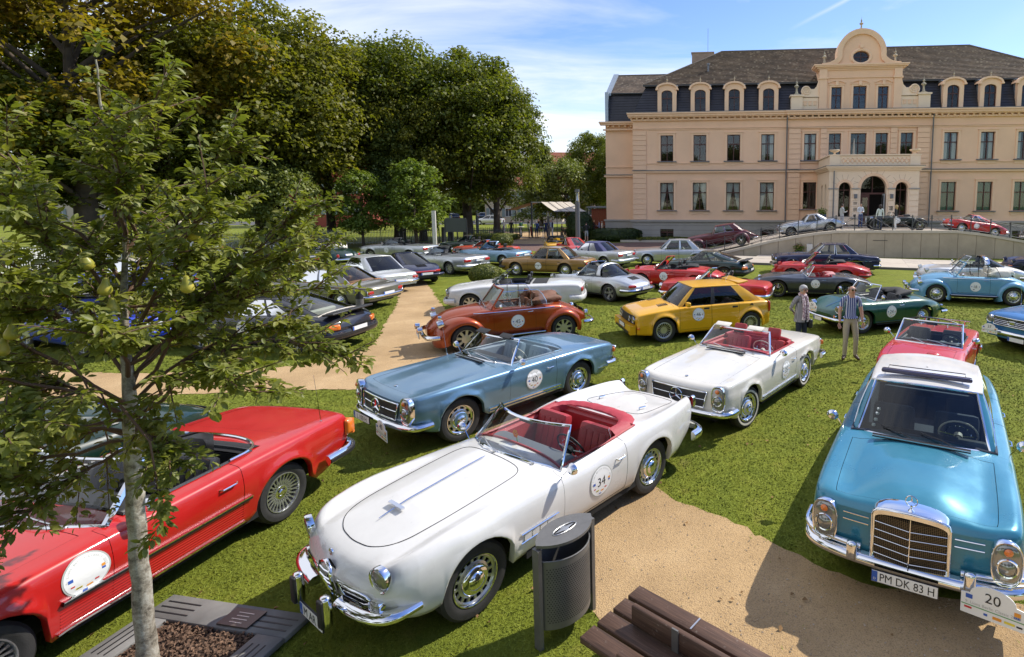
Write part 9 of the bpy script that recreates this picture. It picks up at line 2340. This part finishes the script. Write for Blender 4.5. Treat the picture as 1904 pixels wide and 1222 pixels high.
def figure(pose,sub=1):
	"""pose: dict of joints, metres, facing -Y. returns mesh with faces tagged 0 shirt 1 trousers 2 skin 3 shoes 4 hair"""
	J = dict(pelvis=(0,0,.94),waist=(0,0,1.06),chest=(0,.0,1.28),neck0=(0,.01,1.46),neck1=(0,0,1.54),head=(0,-.02,1.63),top=(0,-.01,1.73),
		shL=(.17,.01,1.42),shR=(-.17,.01,1.42),elL=(.24,.02,1.14),elR=(-.24,.02,1.14),wrL=(.25,-.05,.90),wrR=(-.25,-.05,.90),haL=(.25,-.07,.80),haR=(-.25,-.07,.80),
		hipL=(.09,0,.90),hipR=(-.09,0,.90),knL=(.10,-.02,.50),knR=(-.10,-.02,.50),anL=(.10,.02,.09),anR=(-.10,.02,.09),toL=(.11,-.13,.04),toR=(-.11,-.13,.04))
	J.update(pose); sk = J.pop('shirt_to',.60); slv = J.pop('sleeve',1.0); shorts = J.pop('shorts',False); fat = J.pop('fat',1.0)
	Rd = dict(pelvis=(.145 * fat,.105 * fat),waist=(.135 * fat,.10 * fat),chest=(.165 * fat,.11 * fat),neck0=(.07,.065),neck1=(.052,.052),head=(.078,.095),top=(.060,.072),shL=(.062,.062),shR=(.062,.062),elL=(.042,.042),elR=(.042,.042),wrL=(.028,.028),wrR=(.028,.028),haL=(.035,.02),haR=(.035,.02),
		hipL=(.092,.095),hipR=(.092,.095),knL=(.062,.062),knR=(.062,.062),anL=(.045,.05),anR=(.045,.05),toL=(.04,.03),toR=(.04,.03))
	names = list(Rd); nodes = [(*J[k],*Rd[k]) for k in names]; ix = {k: i for i,k in enumerate(names)}
	E_ = [('pelvis', 'waist'),('waist', 'chest'),('chest', 'neck0'),('neck0', 'neck1'),('neck1', 'head'),('head', 'top'),('neck0', 'shL'),('neck0', 'shR'),('shL', 'elL'),('elL', 'wrL'),('wrL', 'haL'),('shR', 'elR'),('elR', 'wrR'),('wrR', 'haR'),('pelvis', 'hipL'),('pelvis', 'hipR'),('hipL', 'knL'),('knL', 'anL'),('anL', 'toL'),('hipR', 'knR'),('knR', 'anR'),('anR', 'toR')]
	me = skinmesh(nodes,[(ix[a],ix[b_]) for a,b_ in E_],sub)
	segs = [(np.array(J[a]),np.array(J[b_]),a,b_) for a,b_ in E_]
	n = len(me.polygons); cen = np.zeros(n * 3); me.polygons.foreach_get('center',cen); cen = cen.reshape(-1,3); best = np.full(n,9.); tag = np.zeros(n,int); par = np.zeros(n)
	for k,(p,q,a,b_) in enumerate(segs):
		d = q - p; t = np.clip(((cen - p) @ d) / (d @ d),0,1); ds = np.linalg.norm(cen - (p + t[:,None] * d),axis=1) - .5 * (Rd[a][0] * (1 - t) + Rd[b_][0] * t); u = ds < best; best[u] = ds[u]; tag[u] = k; par[u] = t[u]
	mi = np.zeros(n,int)
	for k,(p,q,a,b_) in enumerate(segs):
		s_ = tag == k
		if (a,b_) in (('pelvis', 'waist'),): mi[s_] = np.where(par[s_] < .35,1,0)
		elif a in ('neck0',) and b_ == 'neck1': mi[s_] = np.where(par[s_] < .3,0,2)
		elif a in ('neck1', 'head'): mi[s_] = 2
		elif a[:2] == 'sh': mi[s_] = np.where(par[s_] < (1 if slv > .5 else .6),0,2)
		elif a[:2] == 'el': mi[s_] = 0 if slv > .9 else 2
		elif a[:2] == 'wr': mi[s_] = 2
		elif a in ('pelvis',) or a[:3] == 'hip': mi[s_] = 1
		elif a[:2] == 'kn': mi[s_] = np.where(par[s_] > .93,3,2 if shorts else 1)
		elif a[:2] == 'an': mi[s_] = 3
	hd = np.array(J['head']); tp = np.array(J['top']); s_ = np.isin(tag,[4,5]); fwd = np.array(J.get('face',(0,-1,0)),float); rel = cen - hd
	hair = s_ & (((rel @ fwd) < .035) & (rel[:,2] > -.05) | (rel[:,2] > .055)) & (cen[:,2] > hd[2] - .04); mi[hair] = 4
	me.polygons.foreach_set('material_index',mi.astype(np.int32))
	for k in range(5): me.materials.append(SKIN)
	me.polygons.foreach_set('use_smooth',np.ones(n,bool)); me.update(); return me
POSES = {
 'stand': {}, 'fold': dict(elL=(.23,.0,1.16),wrL=(.06,-.20,1.14),haL=(-.04,-.22,1.15),elR=(-.23,0,1.16),wrR=(-.06,-.19,1.10),haR=(.03,-.22,1.10)),
 'walk': dict(knL=(.10,-.16,.52),anL=(.10,-.10,.10),toL=(.10,-.25,.05),knR=(-.10,.05,.50),anR=(-.10,.25,.12),toR=(-.10,.12,.04),wrL=(.26,.12,.92),haL=(.26,.14,.82),wrR=(-.24,-.2,.93),haR=(-.24,-.26,.85)),
 'glass': dict(elR=(-.24,-.02,1.16),wrR=(-.17,-.24,1.22),haR=(-.15,-.30,1.28)),
 'sit': dict(pelvis=(0,0,.52),waist=(0,0,.66),chest=(0,-.02,.90),neck0=(0,-.02,1.07),neck1=(0,-.03,1.14),head=(0,-.05,1.23),top=(0,-.04,1.33),shL=(.17,-.02,1.03),shR=(-.17,-.02,1.03),elL=(.22,-.10,.80),elR=(-.22,-.1,.80),wrL=(.12,-.32,.76),wrR=(-.12,-.32,.76),haL=(.08,-.38,.77),haR=(-.08,-.38,.77),hipL=(.09,-.04,.50),hipR=(-.09,-.04,.50),knL=(.11,-.42,.50),knR=(-.11,-.42,.50),anL=(.11,-.40,.09),anR=(-.11,-.40,.09),toL=(.11,-.54,.04),toR=(-.11,-.54,.04)),
 'shorts': dict(shorts=True,sleeve=1.0,elR=(-.24,-.06,1.18),wrR=(-.20,-.28,1.28),haR=(-.18,-.34,1.32))}
_FG = {k: None for k in POSES}
def person(pose,x,y,face,h,cols,label,hair=HAIRD,group=None,z=0,longhair=False):
	"""face: heading the person looks to, degrees from +X"""
	if _FG.get(pose) is None: _FG[pose] = figure(dict(POSES[pose]),2)
	r = empty('person',(x,y,z),R(face) + PI / 2,label=label,cat='person',group=group); s_ = h / 1.76
	o = link('body',_FG[pose],r,scale=(s_,) * 3)
	mats_ = [simple('cloth_%02d%02d%02d' % tuple(int(v * 99) for v in c),c,.85) for c in cols]
	for i,m_ in enumerate((mats_[0],mats_[1],SKIN,mats_[2] if len(mats_) > 2 else BLACK,hair)):
		o.material_slots[i].link = 'OBJECT'; o.material_slots[i].material = m_
	if longhair:
		hz = 1.63 if pose != 'sit' else 1.23
		MB().lathe([(.01,.12),(.07,.105),(.105,.05),(.11,-.02),(.10,-.12),(.06,-.2),(.01,-.21)],12,c=(0,.025,hz)).build('hair',hair,r,scale=(s_,) * 3)
	return r
K = (.02,.02,.022); NV = (.015,.025,.07); WH = (.72,.71,.68); BG = (.42,.34,.24); GR = (.22,.22,.22); OL = (.24,.25,.17); BR = (.12,.07,.04)
CG = 'visitors gathered around the awning'
crowd = [('sit',-18.1,56.5,20,1.65,((.55,.08,.25),(.35,.4,.5),WH), 'seated blonde woman in a pink top at the left end of the crowd',HAIRB,True),
 ('sit',-17.3,57.0,160,1.65,(WH,GR), 'seated woman in pale clothes beside the woman in pink',HAIRB,True),
 ('stand',-17.0,55.9,-60,1.78,(WH,WH), 'standing visitor dressed all in white',HAIRG,False),
 ('stand',-15.8,54.4,80,1.80,(K,K), 'man in a black suit with his back to us, left of the green jacket',HAIRD,False),
 ('fold',-15.2,55.7,150,1.76,((.02,.09,.05),K), 'person in a dark green jacket',HAIRD,False),
 ('stand',-14.6,56.9,-70,1.80,((.30,.32,.34),(.2,.03,.03)), 'man in a grey jacket and dark red trousers',HAIRG,False),
 ('glass',-13.95,54.0,10,1.70,(OL,K), 'woman in a light olive jacket holding a glass',HAIRD,True),
 ('stand',-13.2,54.0,85,1.72,((.03,.06,.17),NV), 'grey-haired person in a mid blue jacket seen from behind',HAIRG,False),
 ('glass',-14.0,58.2,-90,1.80,(K,K), 'man in black standing under the awning',HAIRD,False),
 ('stand',-12.9,57.6,-100,1.74,((.10,.13,.2),GR), 'person in a slate blue shirt under the awning',BR and HAIRD,False),
 ('stand',-12.3,54.0,120,1.78,(NV,NV,BR), 'man in navy with a brown bag, right of the blue jacket',HAIRD,False),
 ('glass',-12.35,56.5,-90,1.76,((.35,.45,.62),GR), 'man in a light blue shirt facing us',HAIRG,False),
 ('stand',-11.8,54.7,200,1.80,((.02,.03,.08),WH,WH), 'man in a navy blazer and white trousers',HAIRG,False),
 ('sit',-11.6,58.3,0,1.7,(K,K), 'seated guest in black at the long table, first from the left',HAIRD,False),
 ('sit',-11.0,58.9,180,1.7,((.3,.3,.32),K), 'seated guest in grey at the long table',HAIRD,False),
 ('sit',-10.6,58.0,100,1.7,(WH,BR), 'seated guest in white seen from behind',HAIRB,True),
 ('sit',-10.1,58.6,60,1.7,(BG,BG), 'seated guest in beige at the right end of the table',HAIRG,False),
 ('sit',-9.7,59.4,-90,1.7,((.10,.05,.04),K), 'seated guest in dark red facing us at the right end',HAIRD,False),
 ('glass',-11.3,61.0,-80,1.78,((.5,.36,.26),BG), 'waiter in a beige shirt standing behind the seated guests',HAIRD,False),
 ('shorts',-7.55,49.0,80,1.78,(K,(.36,.37,.36),K), 'man in black sweatshirt and grey shorts beside the tall lamp column',HAIRD,False),
 ('stand',-8.15,49.6,60,1.62,((.10,.11,.10),K), 'woman in dark clothes left of the man in shorts',HAIRB,False),
 ('glass',-7.85,56.0,0,1.76,(K,K), 'man in a dark waistcoat at the bar hut',HAIRB,False),
 ('fold',-7.3,55.9,180,1.70,((.28,.32,.55),NV), 'person in a lilac blue shirt at the bar hut',HAIRD,False),
 ('stand',-6.95,55.4,170,1.66,(WH,BR), 'person in white nearest the mansion corner at the bar hut',HAIRG,False),
 ('stand',-19.45,48.3,100,1.80,((.44,.36,.27),NV), 'man in a beige jacket at the entrance gate',HAIRG,False),
 ('stand',-21.6,50.2,80,1.74,((.40,.42,.42),GR), 'grey-haired visitor in a pale top behind the notice board',HAIRG,False),
 ('walk',-22.8,50.8,60,1.72,(NV,(.06,.09,.16)), 'visitor in dark blue behind the entrance gate',HAIRD,False),
 ('stand',-22.6,48.8,30,1.15,(WH,(.45,.43,.40)), 'child in pale clothes behind the entrance gate',HAIRB,False)]
for pz,x,y,f,h,cols,lb,hr,lg in crowd: person(pz,x,y,f,h,cols,lb,hr,CG,0,lg)
# furniture of the crowd
TBW = simple('table_wood',(.25,.15,.08),.7)
for x,y,lb in ((-17.7,56.7, 'small table in front of the woman in pink'),(-10.5,58.5, 'long wooden beer table with seated guests')):
	o = empty('table',(x,y,0),.1,label=lb,cat='table'); w_ = 2.2 if x > -12 else .8
	part('table_top',MB().box((0,0,.74),(w_,.6,.04)),TBW,o)
	for s_ in (-1,1): part('leg',MB().box((s_ * w_ * .4,0,.37),(.05,.5,.72)),IRON,o)
for q_,(x,y) in enumerate(((-11.6,58.3),(-11.0,58.9),(-10.6,58.0),(-10.1,58.6),(-9.7,59.4),(-18.1,56.5),(-17.3,57.0))):
	o = empty('stool',(x,y + .02,0),0,label='low wooden seat under ' + ('the guest in black', 'the guest in grey', 'the guest in white', 'the guest in beige', 'the guest in dark red', 'the woman in pink', 'the woman in pale clothes')[q_],cat='stool',group='seats of the guests'); part('seat',MB().box((0,0,.40),(.36,.36,.04)),TBW,o); part('leg',MB().box((0,0,.19),(.3,.05,.38)),IRON,o)
for x,y,lb in ((-12.75,54.7, 'round white standing table between the navy jackets'),(-15.0,54.9, 'round white standing table beside the green jacket')):
	MB().lathe([(.22,0),(.20,.03),(.04,.05),(.04,1.05),(.35,1.06),(.35,1.10),(.01,1.10)],16).build('standing_table',simple('white_table',(.6,.6,.58),.6),loc=(x,y,0),label=lb,cat='table')
TG2 = 'people on the entrance terrace'
person('glass',11.45,37.0,10,1.78,((.38,.39,.38),(.36,.36,.38),WH), 'person in a grey jacket and small hat filming beside the silver coupe',HAIRD,TG2,1.68)
person('fold',13.55,39.5,-80,1.80,((.62,.64,.66),(.03,.06,.17),K), 'man in a white shirt and blue jeans coming out of the entrance',HAIRD,TG2,1.68)
person('stand',13.62,36.0,95,1.72,((.62,.68,.60),(.018,.03,.06),K), 'woman with long brown hair, pale top and dark jeans on the terrace',HAIRD,TG2,1.68,True)
person('glass',14.65,36.0,150,1.70,(K,WH,WH), 'blonde woman in black top and white trousers on the terrace',HAIRB,TG2,1.68,True)
# the couple on the lawn, built in more detail
def hand(parent,wrist,dirv_,side,s_=1.0,m_=None,name='hand'):
	d = Vector(dirv_).normalized(); up = Vector((0,-1,0)); sd_ = d.cross(up).normalized() * side; up = sd_.cross(d).normalized() * side; w = Vector(wrist)
	nodes = [(*w,.020,.016),(*(w + d * .055 * s_),.032,.014)]; edges = [(0,1)]
	for k,(o_,ln) in enumerate(((-.030,.062),(-.010,.074),(.010,.070),(.029,.054))):
		b0 = w + d * .082 * s_ + sd_ * o_; b1 = b0 + (d * .62 + up * .12).normalized() * ln * .5; b2 = b1 + (d + up * .7).normalized() * ln * .5
		i = len(nodes); nodes += [(*b0,.0085),(*b1,.008),(*b2,.0065)]; edges += [(1,i),(i,i + 1),(i + 1,i + 2)]
	i = len(nodes); t0 = w + d * .030 - sd_ * .026; t1 = t0 + d * .03 - sd_ * .018 + up * .01; nodes += [(*t0,.011),(*t1,.009),(*(t1 + d * .028 - sd_ * .004),.007)]; edges += [(0,i),(i,i + 1),(i + 1,i + 2)]
	me = skinmesh(nodes,edges,1); me.materials.append(SKIN); me.polygons.foreach_set('use_smooth',np.ones(len(me.polygons),bool)); me.update(); return link(name,me,parent)
def face(parent,c,yaw,hair_m,glasses=True,bald=False,hairlen=.0):
	"""facial features on a head centred at c, looking to -Y turned by yaw"""
	h = empty('face',c,yaw); h.parent = parent
	def put(b,n_,m_,**k): return b.build(n_,m_,h,**k)
	put(MB().tube([(0,-.098,.022),(0,-.112,-.010),(0,-.118,-.022),(0,-.100,-.030)],[.008,.012,.015,.010],8), 'nose',SKIN)
	put(MB().tube([(-.024,-.094,-.050),(0,-.101,-.048),(.024,-.094,-.050)],[.003,.0055,.003],6), 'mouth',simple('lips',(.32,.12,.10),.5))
	for s_ in (-1,1):
		put(MB().lathe([(.002,-.010),(.012,-.006),(.013,.002),(.010,.006)],10, 'Y',c=(s_ * .032,-.088,.012)), 'eye',simple('eye_white',(.6,.58,.55),.3))
		put(MB().tube([(s_ * .083,-.004,.022),(s_ * .094,.006,.012),(s_ * .092,.004,-.012),(s_ * .082,-.006,-.022)],[.006,.009,.008,.005],6), 'ear',SKIN)
		put(MB().tube([(s_ * .015,-.098,.034),(s_ * .034,-.096,.040),(s_ * .05,-.086,.034)],.004,4), 'eyebrow',hair_m)
		if glasses: put(MB().tube([(s_ * .052,-.09,.018),(s_ * .088,-.02,.02)],.0025,4), 'glasses_arm',BLACK)
	if glasses:
		b = MB()
		for s_ in (-1,1): b.lathe([(.002,-.004),(.024,-.002),(.027,.004),(.024,.008)],14, 'Y',c=(s_ * .032,-.104,.010))
		b.tube([(-.012,-.106,.014),(.012,-.106,.014)],.003,4); put(b, 'sunglasses',simple('sunglass_lens',(.03,.012,.006),.12,coat=1))
	if not bald:
		G = []; k_ = lambda t: 1 - .42 * max(0,-math.sin(t)) ** .7
		for a in np.linspace(0,PI * .62,9):
			G.append([((.094 + .006 * math.sin(5 * t + a * 4)) * math.sin(a * k_(t)) * math.cos(t),.012 + (.112 + .006 * math.sin(4 * t)) * math.sin(a * k_(t)) * math.sin(t),.014 + .110 * math.cos(a * k_(t))) for t in np.linspace(0,2 * PI,24,endpoint=False)])
		b = MB().grid([[p for p in row] for row in G],cv=True); put(b, 'hair',hair_m)
	else:
		G = [[(.087 * math.cos(t),.012 + .102 * math.sin(t),z) for t in np.linspace(-.15,PI + .15,18)] for z in (-.045,-.02,.02,.05)]
		put(MB().grid(G), 'hair',hair_m)
	return h
# man: striped shirt, beige trousers, hands at his sides, head bent
man = empty('person',(4.05,12.22,0),0,label='man with sunglasses, blue striped short-sleeved shirt and beige trousers on the lawn',cat='person',group='couple looking at the cars')
ps_ = dict(elL=(.245,.01,1.13),wrL=(.26,-.05,.90),haL=(.262,-.058,.885),elR=(-.245,.01,1.13),wrR=(-.255,-.06,.90),haR=(-.258,-.068,.885),neck1=(0,-.03,1.53),head=(0,-.065,1.615),top=(0,-.06,1.71),knL=(.13,-.03,.50),anL=(.14,.02,.09),toL=(.19,-.13,.04),knR=(-.10,-.03,.50),anR=(-.11,.0,.09),toR=(-.19,-.12,.04),sleeve=.4,fat=1.05)
me = figure(ps_,2); body = link('body',me,man)
m,nt,p = mat('striped_shirt'); t = N(nt, 'ShaderNodeTexCoord'); sp_ = N(nt, 'ShaderNodeSeparateXYZ'); LK(nt,t.outputs['Object'],sp_.inputs[0]); w_ = math_(nt, 'FRACT',math_(nt, 'MULTIPLY',sp_.outputs[0],22.0)); w2 = math_(nt, 'FRACT',math_(nt, 'MULTIPLY',sp_.outputs[0],66.0))
c_ = ramp(nt,w_,[(0,(.05,.07,.20)),(.45,(.05,.07,.20)),(.46,(.62,.64,.70)),(.72,(.62,.64,.70)),(.73,(.12,.15,.32))], 'CONSTANT').outputs[0]; LK(nt,c_,p.inputs['Base Color']); p.inputs['Roughness'].default_value = .85; SHIRT = m
for i,m_ in enumerate((SHIRT,simple('beige_trousers',(.42,.36,.26),.85,bump=.3,bscale=10,var=.06),SKIN,simple('brown_shoes',(.05,.025,.015),.5),SKIN)): me.materials[i] = m_
hand(man,(.262,-.058,.885),(.02,-.10,-1),1); hand(man,(-.258,-.068,.885),(-.02,-.12,-1),-1)
face(man,(0,-.072,1.625),.05,HAIRG,bald=True)
MB().tube([(.262 + .033 * math.cos(t),-.052 + .033 * math.sin(t),.925) for t in np.linspace(0,2 * PI,13)[:-1]],.006,4,closed=True).box((.292,-.06,.925),(.012,.03,.03)).build('wristwatch',BLACK,man)
G = [[(.070 * math.cos(t) * k,-.01 + .07 * math.sin(t) * k,z) for t in np.linspace(0,2 * PI,16,endpoint=False)] for k,z in ((1.0,1.455),(.86,1.50),(.98,1.475))]; MB().grid(G,cv=True).build('collar',SHIRT,man)
MB().tube([(.156 * math.cos(t),.112 * math.sin(t),.985) for t in np.linspace(0,2 * PI,25)[:-1]],.016,6,closed=True).build('shirt_hem',SHIRT,man)
# woman: hands clasped behind her back, grey jacket, patterned scarf
wo = empty('person',(3.12,12.95,0),R(28),label='grey-haired woman in striped grey jacket and pink scarf, hands behind her back',cat='person',group='couple looking at the cars')
ps_ = dict(shL=(.155,.02,1.30),shR=(-.155,.02,1.30),neck0=(0,.01,1.34),neck1=(0,-.015,1.41),head=(0,-.05,1.50),top=(0,-.04,1.60),chest=(0,.01,1.17),waist=(0,.01,.98),pelvis=(0,.01,.86),hipL=(.09,0,.82),hipR=(-.09,0,.82),knL=(.09,-.01,.46),knR=(-.09,-.01,.46),elL=(.25,.12,1.05),elR=(-.25,.12,1.05),wrL=(.07,.20,.92),haL=(.05,.205,.915),wrR=(-.07,.20,.93),haR=(-.05,.205,.925),fat=1.0)
me = figure(ps_,2); link('body',me,wo)
for i,m_ in enumerate((simple('grey_jacket',(.24,.225,.23),.9),simple('dark_jeans',(.02,.025,.045),.85),SKIN,BLACK,HAIRG)): me.materials[i] = m_
m,nt,p = mat('jacket_stripes'); t = N(nt, 'ShaderNodeTexCoord'); sp_ = N(nt, 'ShaderNodeSeparateXYZ'); LK(nt,t.outputs['Object'],sp_.inputs[0]); w_ = math_(nt, 'FRACT',math_(nt, 'MULTIPLY',sp_.outputs[0],45.0)); LK(nt,ramp(nt,w_,[(0,(.20,.19,.20)),(.6,(.36,.33,.33))], 'CONSTANT').outputs[0],p.inputs['Base Color']); p.inputs['Roughness'].default_value = .9; JK = m
me.materials[0] = JK
G = [[(w2 * math.cos(t) * (1 + .03 * math.sin(6 * t)),.01 + d2 * math.sin(t),z) for t in np.linspace(-PI / 2 + .12,3 * PI / 2 - .12,28)] for w2,d2,z in ((.145,.115,1.20),(.155,.125,1.10),(.165,.135,.95),(.18,.15,.80),(.19,.155,.74))]
MB().grid(G).build('jacket_skirt',JK,wo)
m,nt,p = mat('scarf'); t = N(nt, 'ShaderNodeTexCoord'); n = N(nt, 'ShaderNodeTexNoise',i_Scale=26.0,i_Detail=3.0); LK(nt,t.outputs['Object'],n.inputs[0]); LK(nt,ramp(nt,n.outputs[0],[(.4,(.22,.15,.20)),(.5,(.50,.33,.34)),(.6,(.66,.60,.60))]).outputs[0],p.inputs['Base Color']); p.inputs['Roughness'].default_value = .9; SC = m
b = MB(); b.tube([(.075 * math.cos(t),-.02 + .08 * math.sin(t),1.385 + .02 * math.sin(t)) for t in np.linspace(0,2 * PI,15)[:-1]],.028,7,closed=True)
for s_ in (-1,1): b.tube([(s_ * .05,-.09,1.36),(s_ * .055,-.14,1.2),(s_ * .05,-.15,1.0),(s_ * .06,-.14,.80)],[.03,.038,.04,.045],7)
b.build('scarf',SC,wo)
b = MB(); b.tube([(-.12,.03,1.33),(-.02,-.13,1.15),(.13,-.10,.90),(.17,-.06,.75)],.009,5).build('bag_strap',BLACK,wo); link('handbag',rbox_mesh(BLACK,.10,.17,.22,.03),wo,loc=(.19,-.06,.68))
hand(wo,(.05,.205,.915),(-.9,.1,-.25),1); hand(wo,(-.05,.205,.925),(.9,.1,-.25),-1)
face(wo,(0,-.055,1.505),0,HAIRG)
